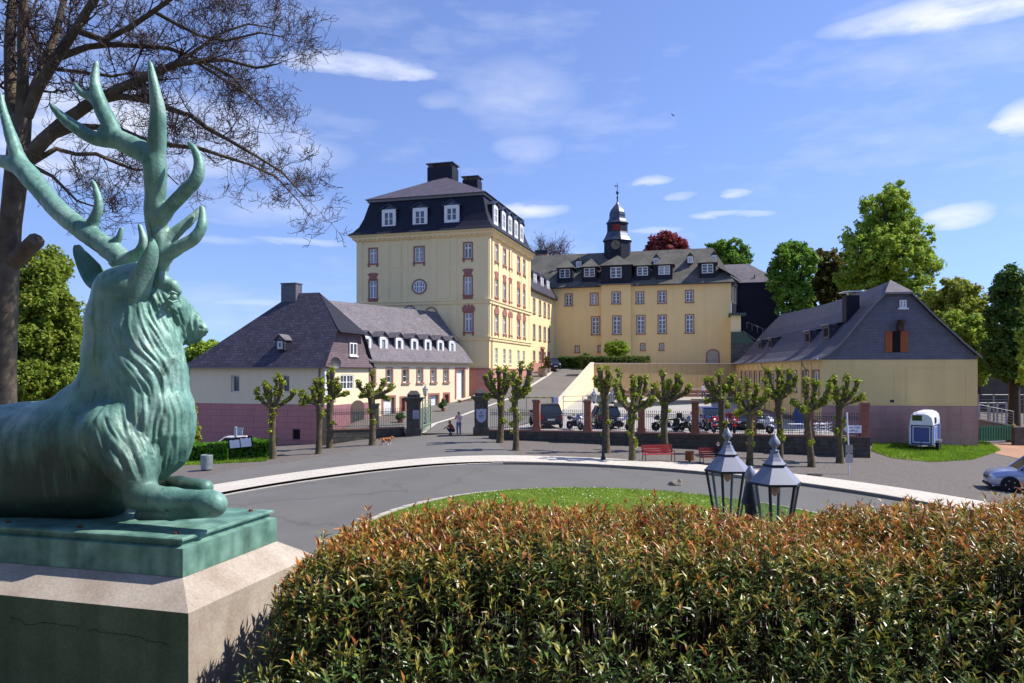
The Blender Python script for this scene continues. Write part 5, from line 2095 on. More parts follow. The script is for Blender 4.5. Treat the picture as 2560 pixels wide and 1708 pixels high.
chain([(392, 805, .05, 48), (432, 828, .12, 30), (470, 841, .19, 18), (494, 847, .22, 9)], .03)            # jaw
chain([(368, 800, .03, 50), (400, 838, .07, 30)], .05)
chain([(408, 712, .02, 15), (430, 714, .03, 15), (444, 728, .05, 11)], .02)                                # brow
chain([(420, 764, .015, 12), (442, 772, .06, 9)], .02)                                                     # cheek bone under the eye
chain([(504, 812, .215, 10), (514, 824, .22, 9)], .015)                                                    # nostril rim
for px, py, b, r in ((431, 743, -.016, 13),):
    p, s = S(px, py, MD + b)
    fd.ell(p, (r * s * 1.2, r * s * .9, r * s), .012, cut=True)                                            # eye socket
p, s = S(507, 838, MD + .17)
fd.cone(p, 2.5 * s, S(478, 843, MD + .12)[0], 2 * s, .006, cut=True)                                       # mouth line
p, s = S(506, 822, MD + .185)
fd.ell(p, (6 * s, 6 * s, 4 * s), .006, cut=True)
chain([(285, 1085, -.16, 82), (330, 1160, -.2, 58), (352, 1222, -.21, 40)], .05)                           # near upper arm
chain([(345, 1240, -.22, 36), (430, 1250, -.22, 29), (520, 1256, -.23, 29), (538, 1260, -.23, 30)], .03)   # near forearm
chain([(536, 1270, -.22, 24), (430, 1284, -.2, 17), (350, 1288, -.18, 14)], .02)                           # folded shank
chain([(300, 1100, .14, 78), (372, 1195, .18, 38)], .05)
chain([(378, 1212, .2, 27), (450, 1214, .22, 22), (512, 1220, .22, 21)], .03)
chain([(508, 1230, .22, 16), (420, 1245, .2, 13)], .02)
chain([(-330, 1110, -.17, 105), (-220, 1190, -.24, 62), (-120, 1240, -.26, 36)], .06)                      # haunch
chain([(-120, 1245, -.26, 30), (-260, 1275, -.27, 18), (-60, 1285, -.29, 13)], .03)
chain([(-330, 1110, .17, 105), (-240, 1190, .2, 60)], .06)
chain([(-525, 1110, 0, 40), (-560, 1170, 0, 22)], .04)                                                     # tail
for px, py, b in ((396, 668, -.0), (312, 668, .13)):                                                       # pedicles
    chain([(px + 2, py + 30, b, 22), (px, py - 6, b, 21)], .03)
V, Q = fd.mesh()
V = smooth_verts(V, Q, 3)
nr = vnormals(V, Q)
# combed coat: noise drawn out along a flow of hair, long locks on neck and mane
disp = np.zeros(len(V))
LX, LZ = S(322, 1200, MD - .2)[0][0], S(400, 1192, MD)[0][2]
fx0, fz0 = S(392, 690, MD)[0][0], S(392, 690, MD)[0][2]
sc1 = lambda t: 0.0 if t <= 0 else (1.0 if t >= 1 else t * t * (3 - 2 * t))
for i in range(len(V)):
    x, y, z = V[i]
    m1 = sc1((z - 4.0) / .14) * sc1((x + .98) / .3)
    if z > 4.74:                                                  # face stays smooth
        m1 *= 1 - sc1((x - (-.42 + (5.06 - z) * .42)) / .09)
        m1 *= 1 - sc1((z - 5.1) / .1)
    if x > LX - .06:
        m1 *= 1 - (1 - sc1((z - LZ) / .07)) * sc1((x - LX + .06) / .1)
    if m1 <= .02:
        continue
    P = Vector((x, y, z))
    N_ = Vector(nr[i])
    acc = wsum = 0.0
    for sg in (-1, 1):
        q = P.copy()
        for k in range(7):
            f1 = mnoise.noise((q.x * 2.6, q.y * 2.6, q.z * 2.6))
            f2 = mnoise.noise((q.x * 5.5 + 9, q.y * 5.5, q.z * 5.5))
            fl = Vector((.55 - .75 * sc1((q.x + .62) / .42) * sc1((4.75 - q.z) / .3) + 1.1 * f1 + .55 * f2, .35 * f2, -1.0))
            fl -= N_ * fl.dot(N_)
            fl.normalize()
            if k or sg > 0:
                wt_ = 1 - k / 8
                acc += wt_ * (.62 * mnoise.noise((q.x * 24, q.y * 24, q.z * 24)) + .75 * mnoise.noise((q.x * 52, q.y * 52, q.z * 52)))
                wsum += wt_
            q += fl * (.014 * sg)
    v1 = acc / wsum * 2.6
    v1 = max(-1, min(1, v1 * 1.5))
    big = mnoise.noise((x * 8, y * 8, z * 5))
    amp = .0135 * (.28 + .85 * sc1((x + .74) / .35))
    disp[i] = amp * m1 * (v1 + .5 * big)
V = V + nr * disp[:, None]
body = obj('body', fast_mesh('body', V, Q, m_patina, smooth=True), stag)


near = [
    [(396, 672, 0, 22), (400, 640, -.01, 24), (398, 600, -.02, 23), (392, 564, -.03, 23), (388, 527, -.05, 24), (390, 490, -.06, 23), (388, 453, -.08, 24), (388, 420, -.09, 25), (374, 390, -.1, 25), (330, 366, -.1, 24), (283, 343, -.1, 21)],
    [(388, 425, -.09, 23), (391, 380, -.1, 20), (393, 335, -.12, 19), (395, 286, -.14, 17), (388, 231, -.16, 12), (380, 185, -.17, 7), (375, 155, -.17, 2)],
    [(290, 348, -.1, 20), (274, 310, -.09, 18), (258, 278, -.08, 17), (245, 246, -.08, 15), (237, 205, -.07, 10), (239, 175, -.06, 6), (241, 154, -.06, 2)],
    [(252, 256, -.08, 12), (226, 243, -.09, 9), (204, 232, -.1, 7), (194, 220, -.1, 4), (188, 209, -.1, 1.5)],
    [(292, 350, -.1, 19), (240, 347, -.11, 16), (188, 318, -.13, 14), (148, 286, -.14, 9), (126, 260, -.15, 2)],
    [(262, 352, -.12, 9), (253, 336, -.13, 6), (249, 321, -.13, 1.5)],
    [(402, 545, -.05, 19), (425, 518, -.06, 15), (458, 484, -.06, 15), (490, 449, -.06, 14), (498, 410, -.05, 11), (487, 376, -.05, 7), (471, 356, -.05, 2)],
    [(402, 630, -.02, 16), (437, 584, .02, 13), (475, 551, .06, 10), (504, 518, .1, 2.5)],
    [(402, 648, -.02, 18), (444, 620, -.01, 15), (484, 597, .01, 13), (505, 565, .03, 11), (506, 530, .05, 6), (503, 517, .06, 2)]]
fars = [
    [(312, 672, .13, 22), (305, 650, .14, 25), (258, 612, .18, 24), (207, 575, .22, 24), (155, 534, .26, 23), (118, 494, .3, 22), (81, 449, .33, 24), (48, 415, .36, 22), (5, 403, .39, 15), (-50, 380, .42, 10), (-90, 340, .45, 3)],
    [(56, 422, .36, 20), (40, 379, .36, 15), (22, 323, .37, 12), (7, 268, .38, 7), (2, 234, .38, 2)],
    [(222, 580, .21, 15), (242, 533, .2, 11), (246, 500, .2, 8), (239, 470, .2, 5), (230, 452, .2, 1.5)],
    [(275, 615, .17, 12), (296, 597, .16, 7), (305, 569, .16, 2)],
    [(316, 652, .12, 16), (350, 628, .1, 11), (359, 605, .1, 8), (355, 582, .1, 5), (348, 561, .1, 1.5)]]
def spline(lst, sub=4):
    P_, R_ = [], []
    for px, py, b, r in lst:
        p, s = S(px, py, MD + b)
        P_.append(np.array(p))
        R_.append(max(.0065, r * s))
    out, m = [], len(P_)
    for i in range(m - 1):
        p0, p1, p2, p3 = P_[max(0, i - 1)], P_[i], P_[i + 1], P_[min(m - 1, i + 2)]
        for k in range(sub):
            t = k / sub
            out.append((.5 * ((2 * p1) + (p2 - p0) * t + (2 * p0 - 5 * p1 + 4 * p2 - p3) * t * t + (3 * p1 - p0 - 3 * p2 + p3) * t ** 3), R_[i] + (R_[i + 1] - R_[i]) * t))
    out.append((P_[-1], R_[-1]))
    return out


for lst in (near, fars):
    sp = [spline(t) for t in lst]
    allp = np.array([p for t in sp for p, _ in t])
    af = Field(allp.min(0) - .09, allp.max(0) + .09, .0072)
    for t in sp:
        af.chain(t, .016)
    V, Q = af.mesh()
    V = smooth_verts(V, Q, 2)
    nr = vnormals(V, Q)
    V = V + nr * np.array([.0035 * mnoise.noise((p[0] * 30, p[1] * 30, p[2] * 9)) for p in V])[:, None]
    an_ = obj('antler', fast_mesh('antler', V, Q, m_patina, smooth=True), stag)
    px, py, b, r = lst[0][1]
    p, s = S(px, py + 8, MD + b)
    bm_ = MB(T(*p)).lathe([(r * s * .9, -.03), (r * s * 1.2, -.01), (r * s * 1.22, .008), (r * s * .95, .03)], 16)
    bm_.build('burr', m_patina, an_, smooth=True)


def ear(left, right, bl, br, cup, bend):
    """cupped leaf-shaped ear between two traced edges"""
    n, m = len(left), 9
    vv = []
    for i in range(n):
        a_, sa = S(*left[i], MD + bl + bend * i / n)
        c_, _ = S(*right[i], MD + br + bend * i / n)
        a_, c_ = Vector(a_), Vector(c_)
        w = (c_ - a_).length
        for k in range(m):
            t = k / (m - 1)
            p = a_.lerp(c_, t)
            p.y += cup * w * (4 * t * (1 - t)) * (1 if 0 < i < n - 1 else .3)
            vv.append(p)
    f = [(i * m + k, i * m + k + 1, (i + 1) * m + k + 1, (i + 1) * m + k) for i in range(n - 1) for k in range(m - 1)]
    mb = MB().add(vv, f)
    o = mb.build('ear', m_patina, stag, smooth=True, angle=80)
    sd = o.modifiers.new('thick', 'SOLIDIFY')
    sd.thickness = .016
    sd.offset = 0
    ss = o.modifiers.new('sub', 'SUBSURF')
    ss.levels = ss.render_levels = 2
    return o


ear([(338, 782), (318, 742), (318, 704), (338, 668), (364, 628), (372, 600), (375, 592)],
    [(352, 782), (376, 744), (381, 713), (390, 680), (398, 644), (397, 616), (379, 592)], -.12, -.06, -.32, -.03)
ear([(232, 726), (212, 712), (198, 685), (189, 660), (181, 632), (183, 618), (188, 612)],
    [(262, 712), (266, 690), (258, 670), (236, 649), (214, 628), (200, 616), (192, 612)], .1, .2, .3, .02)
p, s = S(432, 743, MD - .004)
eye = MB(T(p[0], p[1] + .006, p[2])).lathe([(.002, -10 * s), (6 * s, -7.5 * s), (9 * s, -3 * s), (9 * s, 3 * s), (6 * s, 7.5 * s), (.002, 10 * s)], 12).build('eye', m_patina, stag, smooth=True)
for (pa, pb) in (((419, 736), (443, 735)), ((421, 750), (443, 752))):
    a_, _ = S(*pa, MD - .028)
    b_, s = S(*pb, MD + .012)
    mid_ = (Vector(a_) + Vector(b_)) / 2 + Vector((.006, -.012, .012 if pa[1] < 743 else -.012))
    MB().tube([a_, mid_, b_], [2.5 * s, 3.4 * s, 2.5 * s], 6).build('eyelid', m_patina, stag, smooth=True)
# moulded bronze plinth
mb = MB()
prof = [(0, 3.676), (0, 3.818), (.03, 3.826), (.03, 3.846), (.012, 3.852), (.012, 3.862), (.022, ZPL)]
rr_ = [[(-BL + o, o, z), (-o, o, z), (-o, BWd - o, z), (-BL + o, BWd - o, z)] for o, z in prof]
for r0, r1 in zip(rr_[:-1], rr_[1:]):
    for i in range(4):
        mb.poly(r0[i], r0[(i + 1) % 4], r1[(i + 1) % 4], r1[i])
mb.poly(*rr_[-1])
mb.poly(*rr_[0])
m_pat2 = mat('verdigris_plate', C(86, 132, 116), .6, .3, 6, col2=C(132, 172, 156), bump=.004, bscale=60, streak=.6, sscale=1.6, dirt=C(44, 70, 58), metal=.1)
mb.build('bronze_plinth', m_pat2, stag)
for px, py in ((441, 1326), (627, 1271), (200, 1322), (20, 1318)):
    b = .09 if py > 1300 else BWd - .09
    p, s = S(px, py, b)
    MB(T(p[0], p[1], ZPL)).lathe([(.014, 0), (.014, .01), (.01, .012)], 6).build('bolt', mat('rust', C(120, 66, 46), .9, .2, 20), stag)

# concrete pedestal with chamfered cap
m_ped = bpy.data.materials.new('pedestal_concrete')
m_ped = mat('pedestal_concrete', C(166, 150, 134), .92, .16, 3.0, col2=C(190, 180, 168), bump=.006, bscale=90, streak=.34, dirt=C(132, 112, 94), detail=10, speck=.14)
m_pedm = mat('green_concrete', C(82, 100, 74), .95, .25, 1.4, col2=C(112, 124, 98), bump=.006, bscale=90, streak=.6, dirt=C(52, 66, 46), detail=10, speck=.14)  # darker green tone, used on the front face alone
ped = empty('statue_pedestal', (B0.x, B0.y, 3.0), sg_ang)
tag(ped, 'weathered concrete pedestal with sloping top under the bronze stag', 'pedestal')
o = .165
zc_ = 3.562 - 3.0
zt_ = 3.676 - 3.0
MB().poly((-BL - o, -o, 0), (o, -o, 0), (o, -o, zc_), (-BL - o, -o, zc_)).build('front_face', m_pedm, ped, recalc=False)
mb = MB()
mb.poly((o, -o, 0), (o, BWd + o, 0), (o, BWd + o, zc_), (o, -o, zc_))
mb.poly((o, BWd + o, 0), (-BL - o, BWd + o, 0), (-BL - o, BWd + o, zc_), (o, BWd + o, zc_))
mb.poly((-BL - o, BWd + o, 0), (-BL - o, -o, 0), (-BL - o, -o, zc_), (-BL - o, BWd + o, zc_))
i_ = .0
a4 = [(-BL - o, -o, zc_), (o, -o, zc_), (o, BWd + o, zc_), (-BL - o, BWd + o, zc_)]
b4 = [(-BL, 0, zt_ - .002), (0, 0, zt_ - .002), (0, BWd, zt_ - .002), (-BL, BWd, zt_ - .002)]
for k in range(4):
    mb.poly(a4[k], a4[(k + 1) % 4], b4[(k + 1) % 4], b4[k])
mb.poly(*b4)
mb.build('shaft', m_ped, ped, recalc=False)
# hairline cracks
r = random.Random(4)
for (u, z0, L_, s_) in ((-.9, .46, .45, 1), (-.42, .43, .5, 1)):
    pts, x, z = [], u, z0
    while x < u + L_:
        pts.append((x, -o - .0015, z))
        x += r.uniform(.004, .03)
        z += r.choice((-.016, -.007, 0, .006, .015)) * r.random()
    MB().tube(pts, .0013, 3).build('crack', mat('crack_dirt', C(48, 54, 42), .95), ped)
# ================================================================== foreground hedge
m_young = mat('leaf_young', C(182, 104, 46), .36, .25, 5, col2=C(204, 136, 70), island=.45, transl=.3, spec=.5)
m_midl = mat('leaf_mid', C(146, 136, 52), .36, .25, 5, col2=C(170, 158, 78), island=.45, transl=.3, spec=.5)
m_oldl = mat('leaf_old', C(84, 108, 44), .34, .25, 5, col2=C(104, 120, 60), island=.5, transl=.25, spec=.55)
m_stem = mat('hedge_stem', C(74, 56, 42), .8, .2, 8)


def lance_leaves(p, d, up, ln, wd, droop):
    """six-vertex lanceolate leaves: arrays of base, direction, up, length, width"""
    s = np.cross(d, up)
    s /= np.maximum(np.linalg.norm(s, axis=1), 1e-6)[:, None]
    n = np.cross(s, d)
    l, w = ln[:, None], wd[:, None]
    mid = p + d * l * .45
    v = np.stack([p, mid + s * w + n * w * .35, mid - n * w * .1, mid - s * w + n * w * .35, p + d * l - n * l * droop[:, None]], 1)
    k = len(p)
    o = np.arange(k)[:, None] * 5
    f = np.concatenate([o + [0, 1, 2], o + [0, 2, 3], o + [1, 4, 2], o + [2, 4, 3]], 0)
    return v.reshape(-1, 3), f


hg = empty('hedge', (1.5, 4.0, 3.0))
tag(hg, 'broad foreground hedge with orange young leaves above dark green stems', 'hedge')
r = np.random.default_rng(5)
HX0, HX1, HY0, HY1 = -1.17, 4.9, 3.0, 4.85


def hedge_top(x, y):
    z = 3.835 + .035 * np.sin(x * 2.3 + 1) + .03 * np.sin(x * 5.1 + y * 2) + .05 * sst((x - 2.2) / 1.5)
    z = z - .42 * sst((HY0 + .62 - y) / .62) ** 1.2                     # rounded front edge
    z = z - .10 * sst((y - HY1 + .3) / .3)
    z = z - .20 * sst((HX0 + .32 - x) / .32) ** 1.5                     # rounded left end
    return z


n = 4300
x = HX0 + (HX1 - HX0) * r.random(n)
y = HY0 + (HY1 - HY0) * r.random(n) ** .9
top = hedge_top(x, y) + np.abs(r.normal(0, .022, n)) + (r.random(n) < .04) * r.random(n) * .09
left_lim = -1.19 + (y - 3.5) * .1
ok = x > left_lim
# second set: shoots low on the front face and the left end
m_ = 420
x2 = HX0 + .05 + (HX1 - HX0) * r.random(m_)
y2 = HY0 - .04 + .3 * r.random(m_)
t2 = 3.12 + r.random(m_) ** .9 * (hedge_top(x2, y2 + .1) - 3.14)
m3 = 160
x3 = HX0 + .03 + .25 * r.random(m3)
y3 = 3.1 + 1.5 * r.random(m3)
t3 = 3.15 + r.random(m3) * .4
tall = np.concatenate([top[ok], t2, t3])
sx = np.concatenate([x[ok], x2, x3])
sy = np.concatenate([y[ok], y2, y3])
kind = np.concatenate([np.zeros(ok.sum()), np.ones(m_ + m3)])
ns = len(sx)
lean = r.normal(0, .16, (ns, 2))
vig = .75 + .5 * r.random(ns)
lean[:, 1] -= .22 * (sy < HY0 + .35)
SLEN = .34
P_, D_, U_, Ln, Wd, Dr, Age = [], [], [], [], [], [], []
for k in range(13):
    t = k * .024 + r.random(ns) * .014
    for sgn in (0, math.pi):
        pos = np.stack([sx - lean[:, 0] * t, sy - lean[:, 1] * t, tall - t], 1)
        az = r.random(ns) * .9 + k * 1.57 + sgn + r.random(ns) * 6 * (k == 0)
        el = np.radians(54 - 4.2 * k + r.normal(0, 15, ns))
        d = np.stack([np.cos(az) * np.cos(el), np.sin(az) * np.cos(el), np.sin(el)], 1)
        ln = (.042 + .0045 * min(k, 7)) * (.6 + .8 * r.random(ns)) * vig
        keep = r.random(ns) < (1.0 if k < 5 else np.where(sy < HY0 + .5, .42, .66) - .03 * k)
        P_.append(pos[keep]); D_.append(d[keep])
        U_.append(np.tile([0, 0, 1.0], (keep.sum(), 1)) + r.normal(0, .25, (keep.sum(), 3)))
        Ln.append(ln[keep]); Wd.append(ln[keep] * (.11 + .05 * r.random(keep.sum()))); Dr.append(.12 + .22 * r.random(keep.sum()))
        base_age = np.maximum(0, hedge_top(sx, sy) - tall) * 1.0 + t
        front = 1.2 * sst((HY0 + .75 - sy) / .75) + .9 * (kind > 0)
        Age.append((base_age * 7 + front * .55 + r.normal(0, .28, ns) + .25)[keep])
P_, D_, U_ = np.concatenate(P_), np.concatenate(D_), np.concatenate(U_)
Ln, Wd, Dr, Age = map(np.concatenate, (Ln, Wd, Dr, Age))
off = np.array([1.5, 4.0, 3.0])
for nm, mm, sel in (('young_leaves', m_young, Age < .45), ('turning_leaves', m_midl, (Age >= .45) & (Age < 1.0)), ('old_leaves', m_oldl, Age >= 1.0)):
    v, f = lance_leaves(P_[sel] - off, D_[sel], U_[sel], Ln[sel], Wd[sel], Dr[sel])
    tag(obj(nm, fast_mesh(nm, v, f, mm), hg), kind='stuff')
# twigs
sv, sf, c = [], [], 0
sel = np.arange(ns)
for i in sel[::1]:
    if kind[i] == 0 and r.random() > .8:
        continue
    z1 = tall[i] - .02
    z0 = max(3.0, z1 - (.9 if kind[i] == 0 else .45))
    dx, dy = lean[i]
    rad = .0024 + .002 * r.random()
    for z, rr2 in ((z0, rad * 1.5), ((z0 + z1) / 2, rad * 1.2), (z1, rad * .6)):
        t = z1 - z
        cx_, cy_ = sx[i] - dx * t * .6 + .012 * math.sin(9 * z + i), sy[i] - dy * t * .6
        for a in (0, 2.094, 4.189):
            sv.append((cx_ + rr2 * math.cos(a) - off[0], cy_ + rr2 * math.sin(a) - off[1], z - off[2]))
    for s in (0, 3):
        for a in range(3):
            sf.append((c + s + a, c + s + (a + 1) % 3, c + s + 3 + (a + 1) % 3, c + s + 3 + a))
    c += 9
tag(obj('stems', fast_mesh('stems', np.array(sv), np.array(sf), m_stem), hg), kind='stuff')

# ================================================================== lanterns
m_lampm = mat('lamp_grey_metal', C(142, 144, 154), .42, .06, 4, metal=.25, spec=.5)
m_lampd = mat('lamp_dark_metal', C(52, 54, 60), .45, .06, 4, metal=.3)
m_bulb = mat('amber_bulb', C(214, 162, 104), .5, .05, 3)
m_clear = glassmat('lantern_glass', (.93, .95, .95), .10, .04)
m_frost = glassmat('lantern_glass_hazy', (.9, .9, .86), .55, .3)


def lantern(parent, loc, R, rot=0.0, glass=None, name='lantern'):
    """hexagonal lantern hanging round its eave centre: roof, cap, finial, frame posts, panes, bulb"""
    o = empty(name, loc, rot, parent)
    s, six = R / .353, [math.radians(60 * k) for k in range(6)]
    hx = lambda r_, z: [(r_ * math.cos(a), r_ * math.sin(a), z) for a in six]
    mb = MB()
    a, b = hx(.353 * s, 0), hx(.155 * s, .21 * s)
    for k in range(6):
        mb.poly(a[k], a[(k + 1) % 6], b[(k + 1) % 6], b[k])
    mb.poly(*b)
    mb.build('roof', m_lampm, o)
    MB().lathe([(.345 * s, -.035 * s), (.36 * s, -.03 * s), (.36 * s, -.002 * s), (.3 * s, 0), (.3 * s, -.035 * s)], 6).build('eave_rim', m_lampd, o)
    MB().lathe([(.15 * s, .2 * s), (.165 * s, .215 * s), (.165 * s, .235 * s), (.16 * s, .24 * s)], 6).build('neck_band', m_lampd, o)
    MB().lathe([(.155 * s, .24 * s), (.115 * s, .28 * s), (.08 * s, .335 * s), (.055 * s, .395 * s), (.06 * s, .4 * s), (.06 * s, .42 * s), (.03 * s, .43 * s)], 6).build('cap', m_lampm, o)
    MB().lathe([(.03 * s, .42 * s), (.022 * s, .45 * s), (.045 * s, .47 * s), (.075 * s, .51 * s), (.072 * s, .54 * s), (.045 * s, .585 * s), (.018 * s, .63 * s), (.003 * s, .655 * s)], 14).build('finial', m_lampm, o, smooth=True)
    t, bo = hx(.325 * s, -.03 * s), hx(.2 * s, -.74 * s)
    for k in range(6):
        MB().tube([t[k], bo[k]], [.022 * s, .018 * s], 4).build('corner_bar', m_lampd, o)
        k2 = (k + 1) % 6
        MB().poly(*[Vector(p) * 1.0 for p in (t[k], t[k2], bo[k2], bo[k])]).build('pane', glass or m_clear, o)
    MB().lathe([(.21 * s, -.74 * s), (.22 * s, -.76 * s), (.2 * s, -.79 * s), (.09 * s, -.84 * s), (.05 * s, -.95 * s)], 6).build('base', m_lampd, o)
    MB().lathe([(.01 * s, -.04 * s), (.05 * s, -.05 * s), (.062 * s, -.1 * s), (.05 * s, -.15 * s), (.02 * s, -.19 * s), (.003 * s, -.2 * s)], 12).build('bulb', m_bulb, o, smooth=True)
    return o


pb = Vector((((1876 - CX) / F) * 10.7, 10.7))
zg_ = hz(pb.x, pb.y)
lp_ = empty('lamp_post', (pb.x, pb.y, zg_))
tag(lp_, 'large grey twin-lantern street lamp rising behind the hedge', 'street lamp')
for px, py, Y in ((1818.5, 1173, 11.5), (1936.5, 1204, 10.0)):
    w = W(px, py, Y)
    lantern(lp_, (w.x - pb.x, w.y - pb.y, w.z - zg_), .353)
    mb = MB().tube([(0, 0, 2.1), ((w.x - pb.x) * .5, (w.y - pb.y) * .5, 2.0), (w.x - pb.x, w.y - pb.y, 2.25), (w.x - pb.x, w.y - pb.y, w.z - zg_ - .94)], .035, 8)
    mb.build('arm', m_lampd, lp_, smooth=True)
zt = ZC - 247 / F * 10.7 - zg_
MB().lathe([(.16, 0), (.18, .1), (.12, .25), (.1, .9), (.075, 1.0), (.06, zt - 1.0), (.09, zt - .95), (.06, zt - .9), (.055, zt - .75)], 12).build('pole', m_lampd, lp_, smooth=True)
MB().lathe([(.07, zt - .75), (.08, zt - .5), (.13, zt - .45), (.1, zt - .32), (.07, zt - .2), (.04, zt - .16)], 12).build('post_head', m_lampd, lp_, smooth=True)
MB().lathe([(.04, zt - .17), (.07, zt - .12), (.085, zt - .05), (.06, zt + .02), (.02, zt + .08)], 14).build('ball_finial', m_lampm, lp_, smooth=True)


def lamp(base, H, sep, R, label):
    o = empty('lamp_post', base)
    tag(o, label, 'street lamp')
    MB().lathe([(.14, 0), (.15, .12), (.09, .25), (.075, .95), (.05, 1.02), (.042, H - .75), (.06, H - .7), (.03, H - .6), (.02, H - .3)], 10).build('pole', m_lampd, o, smooth=True)
    if sep:
        for s in (-1, 1):
            MB().tube([(0, 0, H - .9), (s * sep * .5, 0, H - 1.05), (s * sep, 0, H - .85)], .022, 6).build('arm', m_lampd, o, smooth=True)
            lantern(o, (s * sep, 0, H - .22), R, glass=m_frost)
    else:
        lantern(o, (0, 0, H - .3), R, glass=m_frost)
    return o


b = at(1508, 42.6)
lamp(b, 4.0, .53, .2, 'tall dark twin-lantern lamp post standing on the gravel before the wall')
b = at(1063, 61.5)
lamp(b, 3.3, 0, .24, 'single-lantern lamp post behind the green gate leaf')
# ================================================================== trees and shrubs
m_bark = mat('bark', C(92, 80, 68), .95, .3, 3, col2=C(122, 110, 94), bump=.02, bscale=14, streak=.3, dirt=C(104, 92, 44))
m_barkd = mat('bark_dark', C(70, 58, 46), .95, .3, 3, bump=.02, bscale=14)
m_barkl = mat('bark_mossy', C(82, 72, 46), .95, .35, 4, col2=C(112, 102, 82), bump=.03, bscale=14)


def leafmat(name, c, c2, isl=.35, tr=.45, rough=.55):
    return mat(name, c, rough, .3, .35, col2=c2, island=isl, transl=tr, spec=.3)


m_lf_lime = leafmat('leaves_lime', C(154, 180, 56), C(178, 198, 80))
m_lf_green = leafmat('leaves_green', C(104, 146, 50), C(132, 168, 62))
m_lf_dark = leafmat('leaves_dark', C(80, 112, 48), C(104, 134, 56))
m_lf_yel = leafmat('leaves_yellow', C(150, 162, 52), C(176, 180, 72))
m_lf_red = leafmat('leaves_copper', C(150, 60, 66), C(176, 86, 84))
m_lf_box = leafmat('leaves_box', C(90, 146, 34), C(120, 170, 50))
m_lf_poll = leafmat('leaves_pollard', C(146, 160, 44), C(172, 176, 62), .45, .3)


def blob_points(blobs, n, r, shell=.55):
    """clump centres spread through ellipsoids (x, y, z, rx, ry, rz), denser near the outside"""
    vol = np.array([b[3] * b[4] * b[5] for b in blobs]) ** .75
    k = r.choice(len(blobs), n, p=vol / vol.sum())
    B = np.array(blobs)[k]
    d = r.normal(size=(n, 3))
    d /= np.linalg.norm(d, axis=1)[:, None]
    rad = shell + (1 - shell) * r.random(n)
    rad = np.where(r.random(n) < .25, r.random(n) * shell, rad)
    return B[:, :3] + d * rad[:, None] * B[:, 3:]


def tree(name, base, blobs, label, cat='tree', m=None, leaf=.3, clumps=150, per=45, spread=.75, seed=1, trunk=.35, bark=None, limbs=9, group=None, flat=.45):
    r = np.random.default_rng(seed)
    base = np.array(base, float)
    o = empty(name, tuple(base))
    B = [(b[0] - base[0], b[1] - base[1], b[2] - base[2], b[3], b[4], b[5]) for b in blobs]
    cen = blob_points(B, int(clumps * 1.7), r, .6)
    v, f = leaf_cloud(cen, leaf * .7, int(per * 1.25), spread * .72 * (.5 + .9 * r.random(len(cen))), flat, seed)
    tag(obj('crown', fast_mesh('crown', v, f, m), o), kind='stuff')
    mb = MB()
    top = max(b[2] for b in B)
    fork = max(.6, min(b[2] - b[5] for b in B) + .25 * top)
    fork = min(fork, top * .6)
    mb.tube([(0, 0, -.5), (.05, 0, fork * .4), (.0, .05, fork)], [trunk * 1.3, trunk, trunk * .85], 9)
    for c in cen[r.choice(len(cen), min(limbs, len(cen)), replace=False)]:
        mid = np.array([c[0] * .45, c[1] * .45, fork + (c[2] - fork) * .55]) + r.normal(0, .2, 3)
        mb.tube([(0, 0, fork - .2), mid, c], [trunk * .55, trunk * .3, trunk * .08], 6)
    mb.build('trunk', bark or m_barkd, o, smooth=True)
    return tag(o, label, cat, group)


def B_(px, py, Y, wpx, hpx, d=.8):
    """ellipsoid from a pixel box: centre, half width, half height in pixels, depth ratio"""
    w = W(px, py, Y)
    return (w.x, w.y, w.z, wpx / F * Y, wpx / F * Y * d, hpx / F * Y)


tree('lime_tree', (W(2222, 900, 100).x, 100, 4.5), [B_(2215, 530, 100, 62, 62), B_(2160, 600, 100, 58, 60), B_(2270, 590, 99, 62, 60), B_(2220, 640, 98, 100, 80), B_(2310, 670, 100, 42, 48), B_(2150, 690, 100, 66, 60), B_(2240, 480, 101, 35, 26), B_(2270, 730, 99, 60, 50)],
     'very tall lime tree with bright green crown rising behind the barn', m=m_lf_lime, leaf=.42, clumps=520, per=34, spread=.95, seed=3, trunk=.7, limbs=26, group='trees behind the barn')
tree('lime_tree', (W(2000, 900, 104).x, 104, 5), [B_(1985, 660, 104, 58, 54), B_(1950, 700, 104, 34, 50), B_(1990, 750, 103, 52, 60), B_(1975, 630, 105, 34, 26)],
     'mid green round-headed tree beside the slate block', m=m_lf_green, leaf=.4, clumps=260, per=36, spread=.85, seed=4, trunk=.5, limbs=14, group='trees behind the barn')
tree('maple_tree', (W(2075, 900, 108).x, 108, 5), [B_(2070, 665, 108, 46, 44), B_(2090, 720, 108, 52, 66), B_(2050, 740, 107, 40, 60)],
     'dull olive tree squeezed between two brighter trees', m=leafmat('leaves_olive', C(104, 108, 44), C(128, 116, 62)), leaf=.4, clumps=220, per=36, spread=.8, seed=5, trunk=.5, limbs=14, group='trees behind the barn')
tree('oak_tree', (W(2395, 930, 84).x, 84, 1), [B_(2390, 755, 84, 66, 62), B_(2440, 800, 83, 50, 70), B_(2345, 770, 86, 50, 56), B_(2400, 840, 82, 80, 80)],
     'yellow-green tree right behind the barn gable', m=m_lf_yel, leaf=.36, clumps=330, per=38, spread=.75, seed=6, trunk=.5, limbs=16, group='trees behind the barn')
tree('weeping_tree', (W(2412, 960, 76).x, 76, 0), [B_(2385, 830, 76, 34, 60), B_(2430, 860, 75, 44, 76), B_(2452, 900, 74, 34, 60)],
     'light lime-green weeping tree beside the barn eaves', m=m_lf_lime, leaf=.3, clumps=240, per=40, spread=.6, seed=7, trunk=.35, limbs=10, group='trees behind the barn', flat=.2)
